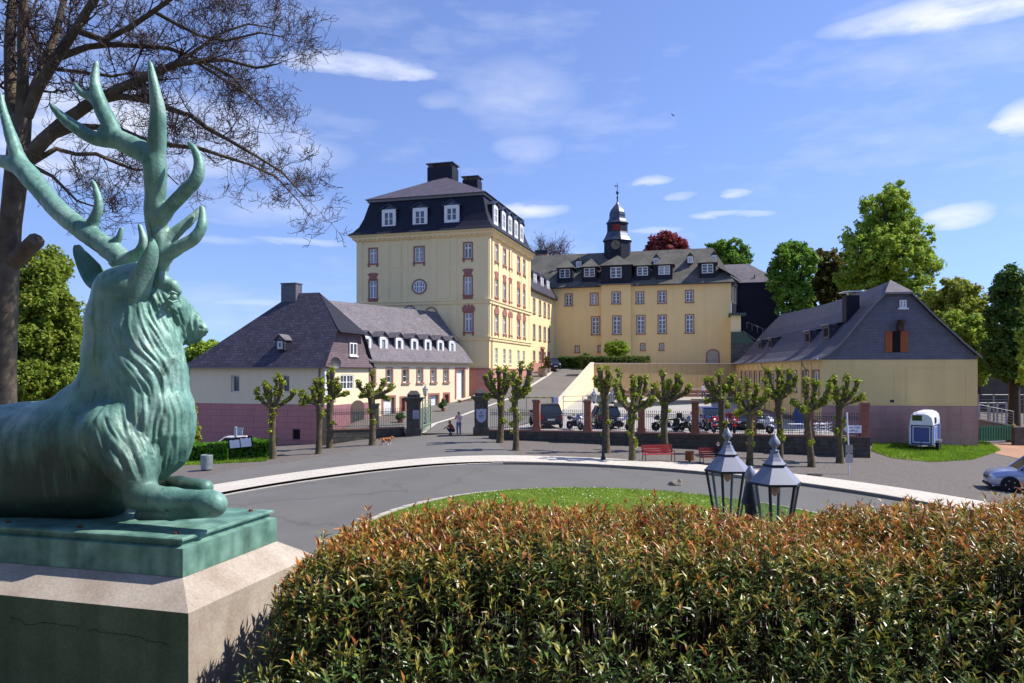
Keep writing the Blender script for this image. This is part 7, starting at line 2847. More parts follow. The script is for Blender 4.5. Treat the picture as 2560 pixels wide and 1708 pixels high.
def motorbike(loc, rz, col, label, case=None, steer=.25):
    o = empty('motorcycle', loc, rz)
    M = Matrix.Rotation(math.pi / 2, 4, 'X')
    for x, r, w in ((.72, .31, .12), (-.68, .31, .17)):
        wo = MB(T(x, 0, r) @ M).lathe([(r * .7, -w / 2), (r * .93, -w / 2), (r, 0), (r * .93, w / 2), (r * .7, w / 2), (r * .68, 0)], 20).build('wheel', m_tyre, o, smooth=True)
        mb = MB(T(x, 0, r) @ M)
        for k in range(6):
            a = k * math.pi / 3
            mb.tube([(0, 0, 0), (r * .72 * math.cos(a), r * .72 * math.sin(a), 0)], .016, 4)
        mb.lathe([(.05, -.05), (.05, .05)], 8)
        mb.build('rim', m_chrome, wo)
    MB().ext([(-.35, -.16, .3), (.25, -.16, .26), (.36, -.16, .5), (.1, -.16, .68), (-.3, -.16, .62)], (0, .32, 0)).build('engine', m_blackpl, o)
    MB().tube([(.35, 0, .45), (.1, 0, .68), (-.3, 0, .7), (-.68, 0, .33)], .035, 6).tube([(-.3, 0, .35), (-.68, .08, .31)], .035, 5).tube([(-.3, 0, .35), (-.68, -.08, .31)], .035, 5).build('frame', m_chrome, o)
    MB(T(.12, 0, .82)).lathe([(.01, -.14), (.2, -.1), (.25, .0), (.2, .09), (.01, .13)], 14, sx=1.35, sy=.72).build('tank', col, o, smooth=True)
    MB().ext([(-.12, -.13, .78), (-.12, -.13, .86), (-.75, -.1, .95), (-.85, -.09, .93), (-.7, -.13, .8)], (0, .26, 0)).build('seat', m_blackpl, o)
    MB().ext([(-.5, -.11, .78), (-.9, -.07, .9), (-.95, -.07, .84), (-.6, -.11, .68)], (0, .2, 0)).build('tail', col, o)
    for s in (-1, 1):
        MB().tube([(.72, s * .1, .31), (.5, s * .1, .95)], .026, 6).build('fork', m_chrome, o)
        MB().tube([(.46, s * .08, .98), (.4, s * .3, 1.04), (.28, s * .38, 1.03)], .016, 6).build('handlebar', m_blackpl, o)
        MB(T(.36, s * .36, 1.14)).lathe([(.01, -.05), (.06, -.03), (.07, .02), (.01, .05)], 8, sx=.5).build('mirror', m_chrome, o)
    MB().ext([(.55, -.2, .78), (.85, -.1, .86), (.72, -.08, 1.12), (.52, -.14, 1.16), (.42, -.2, .9)], (0, .4, 0)).build('fairing', col, o)
    MB(T(.8, 0, .92)).lathe([(.01, -.09), (.09, -.06), (.1, .03), (.01, .1)], 10, sx=.6).build('headlight', m_headl, o, smooth=True)
    MB().ext([(.45, -.09, .6), (1.02, -.08, .5), (1.04, -.08, .54), (.7, -.09, .68)], (0, .18, 0)).build('mudguard', col, o)
    MB().tube([(.2, .18, .3), (-.4, .2, .28), (-.85, .22, .42)], [.03, .05, .06], 7).build('exhaust', m_chrome, o, smooth=True)
    MB().tube([(-.05, .18, .3), (-.1, .38, .0)], .015, 4).build('side_stand', m_chrome, o)
    if case:
        MB().box(-1.12, -.24, .95, -.72, .24, 1.3).build('top_case', case, o)
        for s in (-1, 1):
            MB().box(-.95, s * .32 - .1, .5, -.5, s * .32 + .1, .88).build('pannier', case, o)
    return tag(o, label, 'motorcycle', 'motorcycles parked along the railings')


m_mw, m_mr, m_ms, m_mb = paint('bike_white', C(222, 224, 228), 0), paint('bike_red', C(170, 30, 36), 0), paint('bike_silver', C(150, 154, 170), .4), paint('bike_black', C(34, 36, 46), .1)
for px, Y, rz, col, label, case in (
        (1437, 53.6, -60, m_ms, 'silver and red scooter-like motorcycle between first and second sandstone pillars', None),
        (1548, 53.0, -25, m_mw, 'white sport motorcycle just right of the second sandstone pillar', None),
        (1665, 52.4, 168, m_mb, 'touring motorcycle with black cases behind the lime trunk by the bench', m_mb),
        (1716, 52.0, -78, m_ms, 'silver motorcycle facing out just left of the fourth sandstone pillar', None),
        (1775, 51.6, -84, m_mr, 'red motorcycle facing out just right of the fourth sandstone pillar', None),
        (1830, 51.3, -95, m_mr, 'red motorcycle with a red bag behind the left big lantern', m_mr),
        (1902, 50.8, -55, m_mw, 'white motorcycle alone near the fifth sandstone pillar', None)):
    g = yat(px, Y)
    motorbike((g.x, g.y, g.z + .02), math.radians(rz), col, label, case)

# horse trailer
g = at(2312, 52.6)
ht = empty('horse_trailer', (g.x, g.y, g.z + .02), math.radians(-127))
tag(ht, 'blue and white horse trailer parked on the grass by the barn', 'trailer')
m_htw, m_htb, m_htb_sunlit = mat('trailer_white', C(226, 228, 232), .35, .04, 3), paint('trailer_blue', C(58, 76, 148), .0), paint('trailer_blue_sunlit', C(110, 140, 210), 0)
L2, W2, zf, zb, zr = 1.5, .74, .45, 1.8, 2.75
body = MB().box(-L2, -W2, zf, L2, W2, zb).build('body', m_htb, ht)
mb = MB()
arc = [(-W2, zb), (-W2, zb + .35), (-W2 * .92, zb + .68), (-W2 * .7, zr - .1), (-W2 * .35, zr), (W2 * .35, zr), (W2 * .7, zr - .1), (W2 * .92, zb + .68), (W2, zb + .35), (W2, zb)]
xs_ = [(-L2, 1), (L2 - .35, 1), (L2 - .05, .93), (L2 + .12, .8)]
ring = [[(x, y * (1 if z < zb + .1 else 1 - (1 - s) * .4), zb + (z - zb) * s) for y, z in arc] for x, s in xs_]
for r0, r1 in zip(ring[:-1], ring[1:]):
    for i in range(len(arc) - 1):
        mb.poly(r0[i], r0[i + 1], r1[i + 1], r1[i])
mb.poly(*ring[0])
mb.poly(*ring[-1])
mb.build('canopy', m_htw, ht, smooth=True, angle=50)
# groom's door, trims and windows on the two visible sides (front = +x, side = -y)
t = .035
for (a, b) in ((-W2 + .02, -W2 + .09), (W2 - .09, W2 - .02)):
    MB().box(L2, a, zf, L2 + t, b, zb).build('trim', m_htw, ht)
for x in (-L2, -.05, L2 - .06):
    MB().box(x, -W2 - t, zf, x + .06, -W2, zb).build('trim', m_htw, ht)
    MB().box(x, W2, zf, x + .06, W2 + t, zb).build('trim', m_htw, ht)
for y0, y1, lab in ((-W2 + .2, W2 - .2, 'ramp_panel'),):
    fr = MB().box(L2 + .003, y0, zf + .12, L2 + t, y0 + .05, zb - .1).box(L2 + .003, y1 - .05, zf + .12, L2 + t, y1, zb - .1).box(L2 + .003, y0 + .05, zf + .12, L2 + t, y1 - .05, zf + .17).box(L2 + .003, y0 + .05, zb - .15, L2 + t, y1 - .05, zb - .1).build('door_frame', m_htw, ht)
fr = MB().box(.25, -W2 - t, zf + .1, .3, -W2 - .002, zb - .1).box(1.2, -W2 - t, zf + .1, 1.25, -W2 - .002, zb - .1).box(.3, -W2 - t, zf + .1, 1.2, -W2 - .002, zf + .15).box(.3, -W2 - t, zb - .15, 1.2, -W2 - .002, zb - .1).build('door_frame', m_htw, ht)
MB().box(.3, W2, zf + .1, 1.2, W2 + .02, zb - .1).build('groom_door', m_htb_sunlit, ht)  # body blue painted lighter to carry the sunlight on this side
MB().box(.25, W2, zf + .1, .3, W2 + t, zb - .1).box(1.2, W2, zf + .1, 1.25, W2 + t, zb - .1).box(.3, W2, zb - .15, 1.2, W2 + t, zb - .1).build('door_frame', m_htw, ht)
MB().box(L2 + .06, -.55, zb + .3, L2 + .135, .05, zb + .68).build('window', m_carglass, ht)
for s in (-1, 1):
    MB().box(.35, s * (W2 + .015) - .02, zb + .12, 1.0, s * (W2 + .015) + .02, zb + .52).build('window', m_carglass, ht)
MB().box(-L2 - .05, -W2 - .04, zf - .12, L2 + .1, W2 + .04, zf).build('chassis', m_zinc, ht)
for x in (-.38, .38):
    for s in (-1, 1):
        wheel_parts(ht, .3, .18, (x, s * (W2 + .12), .3), -s)
for s in (-1, 1):
    MB().ext([(-.8, s * W2, .55), (.8, s * W2, .55), (.7, s * W2, .72), (-.7, s * W2, .72)], (0, s * .26, 0)).build('mudguard', m_zinc, ht)
MB().tube([(L2, -.5, .38), (L2 + 1.25, 0, .42)], .05, 6).tube([(L2, .5, .38), (L2 + 1.25, 0, .42)], .05, 6).build('drawbar', m_zinc, ht)
MB().tube([(L2 + 1.1, .14, 0.05), (L2 + 1.1, .14, .85)], .03, 6).lathe([(.1, .0), (.1, .05)], 8, c=(L2 + 1.1, .14)).build('jockey_wheel', m_blackpl, ht)

# ================================================================== street furniture
m_benchred = mat('bench_red', C(168, 62, 60), .6, .1, 5)


def bench(px0, px1, py, label):
    a = G(px0, py)
    b = G(px1, py)
    w = (b - a).length
    o = empty('park_bench', (a.x, a.y, min(a.z, b.z)), math.atan2(b.y - a.y, b.x - a.x))
    for k in range(4):
        MB().box(0, .1 + k * .11, .44, w, .19 + k * .11, .475).build('seat_slat', m_benchred, o)
    for k in range(4):
        MB(T(0, .56 + k * .03, .52 + k * .115)).box(0, 0, 0, w, .03, .095).build('back_slat', m_benchred, o)
    for x in (.06, w - .06):
        MB().tube([(x, .06, 0), (x, .12, .43), (x, .55, .43)], .024, 6).tube([(x, .6, 0), (x, .54, .43), (x, .68, .98)], .024, 6).tube([(x, .12, .43), (x, .1, .64), (x, .58, .66)], .02, 6).build('iron_side', m_iron, o, smooth=True)
    return tag(o, label, 'bench', 'red benches on the gravel'), w


bench(1613, 1691, 1156, 'empty red slatted bench in front of a pollarded lime')
b2, b2w = bench(1758, 1842, 1163, 'red slatted bench with two people sitting on it')
g = G(1724, 1155)
wb_ = empty('waste_bin', (g.x, g.y, g.z))
for k in range(14):
    a = 2 * math.pi * k / 14
    MB(RZ(a)).box(.23, -.045, .1, .25, .045, .62).build('wood_slat', mat('bin_wood', C(132, 82, 46), .8, .15, 6), wb_)
MB().lathe([(.225, .1), (.225, .6)], 14).build('liner', m_blackpl, wb_)
MB().lathe([(.06, 0), (.06, .1), (.2, .1)], 10).build('foot', m_blackpl, wb_)
tag(wb_, 'round brown wooden waste bin between the two red benches', 'bin')
g = G(517, 1176)
lb = empty('waste_bin', (g.x, g.y, g.z))
MB().lathe([(.3, .06), (.32, .08), (.33, .86), (.31, .88), (.29, .86), (.28, .2)], 20).build('drum', mat('bin_steel', C(140, 150, 150), .5, .2, 4, metal=.4), lb, smooth=True)
MB().lathe([(.26, 0), (.26, .06)], 14).build('foot', m_blackpl, lb)
tag(lb, 'grey metal drum bin on the grass by the clipped hedge', 'bin')


def text(parent, s, size, loc, m, rz=0.0, name='lettering', align='LEFT'):
    cu = bpy.data.curves.new(name, 'FONT')
    cu.body = s
    cu.size = size
    cu.align_x = align
    cu.extrude = .002
    cu.resolution_u = 2
    tmp = bpy.data.objects.new('tmp', cu)
    sc.collection.objects.link(tmp)
    dg = bpy.context.evaluated_depsgraph_get()
    me = bpy.data.meshes.new_from_object(tmp.evaluated_get(dg))
    bpy.data.objects.remove(tmp)
    me.materials.clear()
    me.materials.append(m)
    o = obj(name, me, parent, loc)
    o.rotation_euler = (math.pi / 2, 0, rz)
    return o


m_signw = mat('sign_white', C(216, 216, 224), .5, .03, 4)
m_ink = mat('sign_ink', C(56, 60, 104), .6)
g = G(2122, 1186)
ss = g.y / F
sp_ = empty('cafe_signpost', (g.x, g.y, g.z))
hh = lambda py: (1186 - py) * ss
MB().tube([(0, 0, 0), (-.02, 0, hh(1110)), (-.1, 0, hh(1036))], .04, 8).lathe([(.055, hh(1036)), (.06, hh(1034)), (.04, hh(1032))], 8, c=(-.1, 0)).build('pole', m_signw, sp_, smooth=True)
x0, x1 = -11 * ss, 33 * ss
z0, z1 = hh(1083), hh(1064)
sgn = MB().ext([(x0, .05, (z0 + z1) / 2), (x0 + .16, .05, z0), (x1, .05, z0), (x1, .05, z1), (x0 + .16, .05, z1)], (0, .02, 0)).build('arrow_board', m_signw, sp_)
text(sgn, 'ens Café', .17, (.02, .047, z0 + .245), m_ink)
text(sgn, 'eöffnet', .17, (.02, .047, z0 + .07), m_ink)
MB().box(-9 * ss, -.06, hh(1133), 9 * ss, -.03, hh(1112)).build('upper_panel', mat('panel_grey', C(150, 144, 134), .7, .05, 3), sp_)
MB().box(-9 * ss, -.06, hh(1157), 9 * ss, -.03, hh(1135.5)).build('lower_panel', mat('panel_pale', C(176, 170, 166), .7, .05, 3), sp_)
tag(sp_, 'white signpost with a cafe arrow board and two grey panels', 'signpost')

# notice board over the clipped hedge and white signpost behind it
g = at(601, 46.0)
nbd = empty('notice_board', (g.x, g.y, g.z))
ss = 46.0 / F
M_ = T(0, 0, 0)
zc1 = ZC - (1106 - YH) * ss - g.z
R_ = T(0, 0, zc1) @ Matrix.Rotation(math.radians(-6), 4, 'Y')
MB(R_).box(-30 * ss, 0, -13 * ss, 30 * ss, .05, 13 * ss).build('board', mat('board_black', C(36, 34, 40), .7), nbd)
m_paper = mat('poster_paper', C(226, 226, 232), .8, .03, 3)
for x0, x1, zz in ((-27, -2, [8, 7, 8, 6.5, 8, 7.5]), (0.5, 27, [10, 7, 12, 8, 9, 11])):
    pts = [(x0 * ss, -.006, -12.5 * ss), (x1 * ss, -.006, -12.5 * ss)] + [((x1 + (x0 - x1) * k / 5) * ss, -.006, zz[k] * ss) for k in range(6)]
    MB(R_).ext(pts, (0, .005, 0)).build('torn_poster', m_paper, nbd)
for x in (-26, 26):
    MB().box(x * ss - .03, .06, -.3, x * ss + .03, .11, zc1 + .2).build('post', m_blackpl, nbd)
tag(nbd, 'black notice board with two torn white posters above the hedge', 'notice board')
g = at(589, 48.6)
wsp = empty('white_signpost', (g.x, g.y, g.z))
ss = 48.6 / F
hz_ = lambda py: ZC - (py - YH) * ss - g.z
MB().box(-.07, -.05, -.2, .07, .05, hz_(1067)).build('post', m_signw, wsp)
MB().box(.08, -.03, hz_(1074), 19 * ss, .0, hz_(1069.5)).build('street_plate', m_signw, wsp)
MB().box(.1, -.03, hz_(1089), 17.5 * ss, .0, hz_(1075)).build('info_plate', m_signw, wsp)
for k in range(3):
    MB().box(.16, -.035, hz_(1080 + k * 3), 15 * ss, -.031, hz_(1079.4 + k * 3)).build('print_line', m_ink, wsp)
tag(wsp, 'white signpost with two small plates in front of the pink wall', 'signpost')
# boulder beside the lawn island
g = G(1690, 1214)
bd = MB()
rb = random.Random(9)
pts = []
fdv = Field((-.5, -.4, -.15), (.5, .4, .4), .04)
fdv.ell((.0, 0, .0), (.36, .24, .2), .05)
fdv.ell((.18, 0, .1), (.16, .18, .16), .04)
V, Q = fdv.mesh()
V = V + vnormals(V, Q) * np.array([.05 * mnoise.noise(tuple(p * 5)) for p in V])[:, None]
bo_ = obj('boulder', fast_mesh('boulder', V, Q, mat('boulder_stone', C(128, 120, 108), .95, .2, 6, bump=.02), smooth=False), None, (g.x, g.y, g.z + .05))
tag(bo_, 'single grey boulder at the edge of the lawn island', 'boulder')

# barrier, railing and kiosk box at the foot of the ramp
m_yellow = mat('barrier_yellow', C(226, 184, 60), .6, .04, 5)
a, b = W(1316, 995, 66), W(1384, 994, 66)
br_ = empty('barrier', (b.x, b.y, hz(b.x, b.y)))
hb = b.z - hz(b.x, b.y)
MB().box(-.18, -.15, 0, .18, .15, hb - .05).build('post', m_zinc, br_)
MB().box(-.02, -.22, hb - .6, .42, -.16, hb + .05).build('box_panel', mat('panel_lilac', C(178, 178, 198), .6), br_)
n = 7
for k in range(n):
    x0, x1 = (a.x - b.x) * k / n, (a.x - b.x) * (k + 1) / n
    MB().box(min(x0, x1), -.04, hb - .06, max(x0, x1), .04, hb + .06).build('pole_section', m_yellow if k % 2 else m_rail, br_)
MB().tube([(a.x - b.x, 0, hb), (a.x - b.x, 0, -.6)], .03, 6).build('rest_post', m_zinc, br_)
tag(br_, 'yellow and white striped barrier pole across the ramp', 'barrier')
rl2 = empty('ramp_railing', tuple(at(1408, 63.5)))
g = at(1408, 63.5)
for px in (1408, 1457):
    q = W(px, 990, 63.5)
    MB().tube([(q.x - g.x, 0, -.1), (q.x - g.x, 0, q.z - g.z)], .035, 6).build('post', m_rail, rl2)
for py in (991, 1004):
    MB().tube([(0, 0, W(0, py, 63.5).z - g.z), (W(1468, 0, 63.5).x - g.x, 0, W(0, py - 1, 63.5).z - g.z)], .03, 6).build('rail', m_rail, rl2)
tag(rl2, 'thin metal railing before the cream ramp wall', 'railing')

# potted plants
m_pot = mat('terracotta', C(150, 92, 72), .9, .1, 6)
m_tub = mat('stone_tub', C(150, 136, 118), .95, .15, 4, bump=.01)


def potted(px, Y, z, r, pot_h, blobs, leafm, label, mpot, leaf=.1, seed=1, clumps=40):
    w = W(px, YH, Y)
    o = empty('potted_plant', (w.x, w.y, z))
    MB().lathe([(r * .8, 0), (r, pot_h * .3), (r * .95, pot_h * .8), (r * 1.05, pot_h), (r * .85, pot_h), (r * .8, pot_h * .8)], 14).build('pot', mpot, o, smooth=True)
    rr4 = np.random.default_rng(seed)
    cen = blob_points(blobs, clumps, rr4)
    v, f = leaf_cloud(cen, leaf, 26, leaf * 1.6, .3, seed)
    tag(obj('foliage', fast_mesh('foliage', v, f, leafm), o), kind='stuff')
    MB().tube([(0, 0, pot_h * .6), (0, 0, blobs[0][2])], .03, 5).build('stem', m_barkd, o)
    return tag(o, label, 'potted plant')


g = at(1108, 70.5)
potted(1108, 70.5, g.z + .05, .2, .28, [(0, 0, .6, .32, .32, .22), (0, 0, .95, .2, .2, .22), (-.25, 0, .5, .16, .16, .2)], m_lf_dark, 'dark little conifer in a pot by the wing doors', m_pot, seed=41)
g = at(1000, 63)
potted(1001, 63, g.z + .05, .26, .26, [(0, 0, .5, .34, .34, .28)], m_lf_dark, 'rounded potted shrub behind the railing left of the gate', m_pot, seed=42)
potted(1357, 96, 4.25, .62, 1.0, [(0, 0, 1.1, .5, .5, .15)], m_lf_dark, 'weathered stone tub beside the palace portal', m_tub, seed=43, clumps=16)
potted(1368, 99.5, 4.75, .5, .6, [(0, 0, 1.5, .55, .55, .8)], leafmat('leaves_rust', C(110, 96, 40), C(128, 110, 56)), 'olive potted shrub between the stone tub and the parked car', m_tub, seed=44, clumps=60)

# cafe tables and stacked metal loungers behind the railings
m_alu = mat('aluminium', C(196, 198, 204), .3, .05, 5, metal=.7)
g = yat(1990, 50.0)
tb_ = empty('cafe_table', tuple(g))
MB().box(-.45, -.35, .7, .45, .35, .74).build('top', m_signw, tb_)
for sx_ in (-.38, .38):
    for sy_ in (-.28, .28):
        MB().tube([(sx_, sy_, 0), (sx_, sy_, .7)], .02, 5).build('leg', m_alu, tb_)
tag(tb_, 'white-topped cafe table behind the railings', 'table')
for k, (px, nm) in enumerate(((2038, 'left'), (2062, 'right'))):
    g = yat(px, 49.6)
    cr = empty('stacked_lounger', tuple(g), .1)
    for j in range(3):
        z = .3 + j * .22
        MB().tube([(-.35, 0, z), (.2, 0, z + .02), (.5, 0, z + .1)], .025, 5).tube([(-.35, .5, z), (.2, .5, z + .02), (.5, .5, z + .1)], .025, 5).build('frame_tube', m_alu, cr)
        for i in range(5):
            MB().box(-.32 + i * .16, 0, z - .01, -.26 + i * .16, .5, z + .01).build('slat', m_alu, cr)
    for x in (-.3, .3):
        MB().tube([(x, 0, 0), (x, 0, .8)], .02, 5).tube([(x, .5, 0), (x, .5, .8)], .02, 5).build('leg', m_alu, cr)
    tag(cr, f'{nm} one of two stacks of silver metal loungers behind the railings', 'lounger', 'stacked metal loungers')
# closed dark blue parasol or cover
g = yat(2000, 53.5)
fdp = MB().lathe([(.05, .2), (.35, .5), (.5, 1.1), (.35, 1.6), (.06, 1.75)], 9).build('covered_furniture', mat('blue_cover', C(52, 74, 132), .8, .2, 4), None, tuple(g))
tag(fdp, 'bundle of furniture under a dark blue cover', 'cover')

# green sheet gate, ramp and rails right of the barn
m_gg = mat('gate_sheet_green', C(70, 116, 92), .6, .12, 3, streak=.2)
a, b = G(2448, 1106), G(2532, 1106)
gg = empty('sheet_gate', (a.x, a.y, a.z), math.atan2(b.y - a.y, b.x - a.x))
wl = (b - a).length
npl = 26
for k in range(npl):
    MB().box(wl * k / npl + .004, -.02 - .03 * (k % 2), .1, wl * (k + 1) / npl - .004, .02, 1.28).build('panel', m_gg, gg)
MB().box(0, .02, .25, wl, .06, .33).box(0, .02, 1.05, wl, .06, 1.13).build('rail', m_zinc, gg)
MB().box(wl, -.1, 0, wl + .16, .08, 1.4).build('post', mat('yellow_post', C(196, 172, 110), .8), gg)
MB().box(-.1, -.12, .02, wl * .75, -.07, .08).build('track', m_signw, gg)
tag(gg, 'green corrugated sheet gate beside the barn', 'gate')
a = W(2446, 1055, 60)
rp2 = empty('side_ramp', (a.x, 60, -1.2))
MB().ext([(0, 0, 0), (5, 0, 0), (5, 0, 1.1), (0, 0, 2.1)], (0, 4, 0)).build('slope', m_dirt, rp2)
MB().ext([(0, -.1, 2.1), (5, -.1, 1.1), (5, .3, 1.1), (0, .3, 2.1)], (0, 0, .12)).build('edge', m_copingpale, rp2)
for k in range(4):
    x, z = k * .95, 2.2 - k * .19
    MB().box(x - .03, -.03, z, x + .03, .03, z + 1.15).build('post', m_rail, rp2)
for j in range(5):
    MB().tube([(0, 0, 2.45 + j * .22), (2.85, 0, 1.88 + j * .22)], .018, 5).build('rail', m_rail, rp2)
tag(rp2, 'earth ramp with grey metal railing right of the barn', 'ramp')
for k, (px0, px1, py, Y) in enumerate(((2448, 2516, 1005, 66), (2446, 2600, 985, 72))):
    a, b = W(px0, py, Y), W(px1, py, Y)
    fe = empty('paddock_fence', (a.x, Y, a.z - 1.5))
    n = 4 + k
    for i in range(n):
        x = (b.x - a.x) * i / (n - 1)
        MB().box(x - .06, -.06, -1.5, x + .06, .06, 1.5).build('post', m_rail, fe)
    for z in (1.42, .95, .5):
        MB().tube([(0, 0, z), (b.x - a.x, 0, z)], .03, 5).build('rail', m_rail, fe)
    tag(fe, ('front' if k == 0 else 'rear') + ' grey tube fence under the dark trees', 'fence')
mb = MB().box(0, 0, -1.5, 16, .4, 1.1)
a = W(2537, 1090, 57)
dw = mb.build('garden_wall', m_stone, None, (a.x, 57, -.6))
tag(dw, 'low dark stone wall right of the green gate', 'wall')
a = W(2452, 980, 92)
sh = empty('shed', (a.x, 92, 0))
MB().box(0, 0, -1, 9, 5, 7.0).build('wall', mat('shed_stone', C(84, 76, 70), .95, .2, 1, bump=.02), sh)
MB().ext([(-.4, -.4, 7), (9.4, -.4, 7), (9.4, 5.4, 9), (-.4, 5.4, 9)], (0, 0, .2)).build('roof', m_slate, sh)
tag(sh, 'dark stone shed in the shade right behind the barn', 'shed')

# bird
w = W(1682, 288, 60)
bi = empty('bird', (w.x, w.y, w.z), .4)
m_bird = mat('bird_dark', C(60, 62, 72), .8)
MB().lathe([(.01, -.2), (.05, -.08), (.06, .05), (.02, .2)], 8).build('body', m_bird, bi)
bi.rotation_euler = (1.2, .5, .4)
bi.scale = (.45, .45, .45)
MB().ext([(0, 0, .05), (.3, .08, .08), (.42, .02, -.06), (.1, 0, -.08)], (0, .012, 0)).build('wing', m_bird, bi)
MB().ext([(0, 0, .05), (-.3, .1, .08), (-.4, .14, -.06), (-.1, 0, -.08)], (0, .012, 0)).build('wing', m_bird, bi)
tag(bi, 'tiny dark bird high in the blue sky', 'bird')
# ================================================================== people and dog
m_skin = mat('skin', C(214, 160, 134), .6, .06, 6)
J0 = dict(hip=(0, 0, .92), chest=(0, .0, 1.32), neck=(0, .02, 1.47), head=(0, .03, 1.60))


def person(loc, rz, J, label, top_c, leg_c, shoe_c, hair_c, sleeve=.45, bald=False, skirt=False, scale=1.0):
    """J: joints in metres (x right, y facing, z up): sh, el, wr, hp, kn, an, each (right, left), plus hip, chest, neck, head, look"""
    o = empty('person', loc, rz)
    o.scale = (scale,) * 3
    A = lambda p: np.array(p, float)
    allp = [A(p) for v in J.values() for p in (v if isinstance(v[0], tuple) else [v])]
    lo, hi = np.min(allp, 0) - .3, np.max(allp, 0) + .3

    def fld(h_=.0135):
        return Field(lo, hi, h_)

    def arm(f, k, r0, r1, r2, to=1.0):
        s, e, w = A(J['sh'][k]), A(J['el'][k]), A(J['wr'][k])
        f.cone(s, r0, e, r1, .02)
        if to >= 1:
            f.cone(e, r1, w, r2, .02)
        elif to > .5:
            f.cone(e, r1, e + (w - e) * (to - .5) * 2, r1 * .95, .02)

    # skin body
    f = fld()
    hip, ch, nk, hd = A(J['hip']), A(J['chest']), A(J['neck']), A(J['head'])
    f.cone(hip, .13, ch, .14, .06)
    f.cone(nk - [0, 0, .06], .055, hd - [0, 0, .05], .052, .02)
    f.ell(hd, (.075, .095, .115), .02)
    look = A(J.get('look', (0, 1, 0)))
    look = look / np.linalg.norm(look)
    sd = np.cross(look, [0, 0, 1])
    f.ell(hd + look * .05 - [0, 0, .05], (.05, .05, .055), .02)
    f.cone(hd + look * .085 + [0, 0, .01], .012, hd + look * .105 - [0, 0, .02], .017, .01)
    for s in (-1, 1):
        f.ell(hd + sd * s * .077 - look * .005, (.016, .022, .03), .01)
    for k in (0, 1):
        f.cone(A(J['sh'][k]), .055, ch, .1, .05)
        arm(f, k, .05, .04, .028)
        w, e = A(J['wr'][k]), A(J['el'][k])
        d = (w - e) / np.linalg.norm(w - e)
        n = np.cross(d, [0, 1, .3])
        n /= max(1e-6, np.linalg.norm(n))
        pm = w + d * .05
        f.cone(w, .026, pm, .032, .015)
        for q, ln in zip((-.024, -.008, .008, .024), (.062, .075, .07, .055)):
            b = pm + n * q + d * .015
            m = b + d * ln * .55
            f.cone(b, .0115, m, .0105, .006)
            f.cone(m, .0105, m + d * ln * .4 + np.array([0, 0, -.018]), .009, .006)
        f.cone(w + d * .02 + n * .022, .013, w + d * .055 + n * .055, .011, .008)
        hp, kn, an = A(J['hp'][k]), A(J['kn'][k]), A(J['an'][k])
        f.cone(hip, .12, hp, .095, .05)
        f.cone(hp, .085, kn, .055, .03)
        f.cone(kn, .052, an, .035, .02)
        f.cone(an, .035, an + look * .12 - [0, 0, .045], .03, .02)
    V, Q = f.mesh()
    obj('body', fast_mesh('body', smooth_verts(V, Q, 1), Q, m_skin, True), o)
    # top
    f = fld()
    f.cone(hip + [0, 0, .02], .155, ch, .16, .05)
    f.cone(ch, .15, nk - [0, 0, .05], .075, .05)
    for k in (0, 1):
        f.cone(A(J['sh'][k]), .07, ch, .12, .05)
        arm(f, k, .066, .054, .045, sleeve)
    V, Q = f.mesh()
    obj('top', fast_mesh('top', smooth_verts(V, Q, 1), Q, top_c, True), o)
    # trousers
    f = fld()
    f.cone(hip + [0, 0, .05], .14, hip, .15, .04)
    for k in (0, 1):
        hp, kn, an = A(J['hp'][k]), A(J['kn'][k]), A(J['an'][k])
        f.cone(hip, .13, hp, .105, .05)
        f.cone(hp, .1, kn, .07, .03)
        f.cone(kn, .068, an + [0, 0, .03], .055, .02)
    V, Q = f.mesh()
    obj('trousers', fast_mesh('trousers', smooth_verts(V, Q, 1), Q, leg_c, True), o)
    for k in (0, 1):
        f = Field(A(J['an'][k]) - .25, A(J['an'][k]) + .25, .014)
        an = A(J['an'][k])
        f.cone(an - [0, 0, .03] - look * .03, .045, an + look * .15 - [0, 0, .055], .036, .02)
        V, Q = f.mesh()
        obj('shoe', fast_mesh('shoe', V, Q, shoe_c, True), o)
    f = Field(hd - .25, hd + .25, .012)
    if bald:
        f.ell(hd - look * .035 - [0, 0, .03], (.087, .08, .07), .02)
        f.ell(hd + look * .05 - [0, 0, .085], (.06, .055, .05), .02)
    else:
        f.ell(hd - look * .02 + [0, 0, .03], (.092, .105, .105), .02)
        f.ell(hd - look * .06 - [0, 0, .05], (.075, .06, .1), .03)
        f.ell(hd + look * .10 - [0, 0, .03], (.075, .06, .085), .02, cut=True)
    V, Q = f.mesh()
    obj('hair', fast_mesh('hair', V, Q, hair_c, True), o)
    for s in (-1, 1):
        e = hd + look * .09 + sd * s * .032 + [0, 0, .008]
        MB(T(*e)).lathe([(.002, -.011), (.01, -.006), (.011, .004), (.002, .011)], 8).build('eye', m_darkwood, o, smooth=True)
    return tag(o, label, 'person')


def cloth(name, c):
    return mat('cloth_' + name, c, .9, .12, 8, bump=.004, bscale=60)


def stand(arm_r=((.19, 0, 1.43), (.27, .03, 1.16), (.24, .12, .93)), arm_l=((-.19, 0, 1.43), (-.27, .03, 1.16), (-.24, .12, .93)), step=.0, look=(0, 1, 0)):
    return dict(hip=(0, 0, .95), chest=(0, 0, 1.32), neck=(0, .01, 1.47), head=(0, .04, 1.6), look=look,
                sh=(arm_r[0], arm_l[0]), el=(arm_r[1], arm_l[1]), wr=(arm_r[2], arm_l[2]),
                hp=((.1, 0, .88), (-.1, 0, .88)), kn=((.1, .03 + step, .48), (-.1, .03 - step, .48)), an=((.1, step * .9, .08), (-.1, -step * 1.3, .08)))


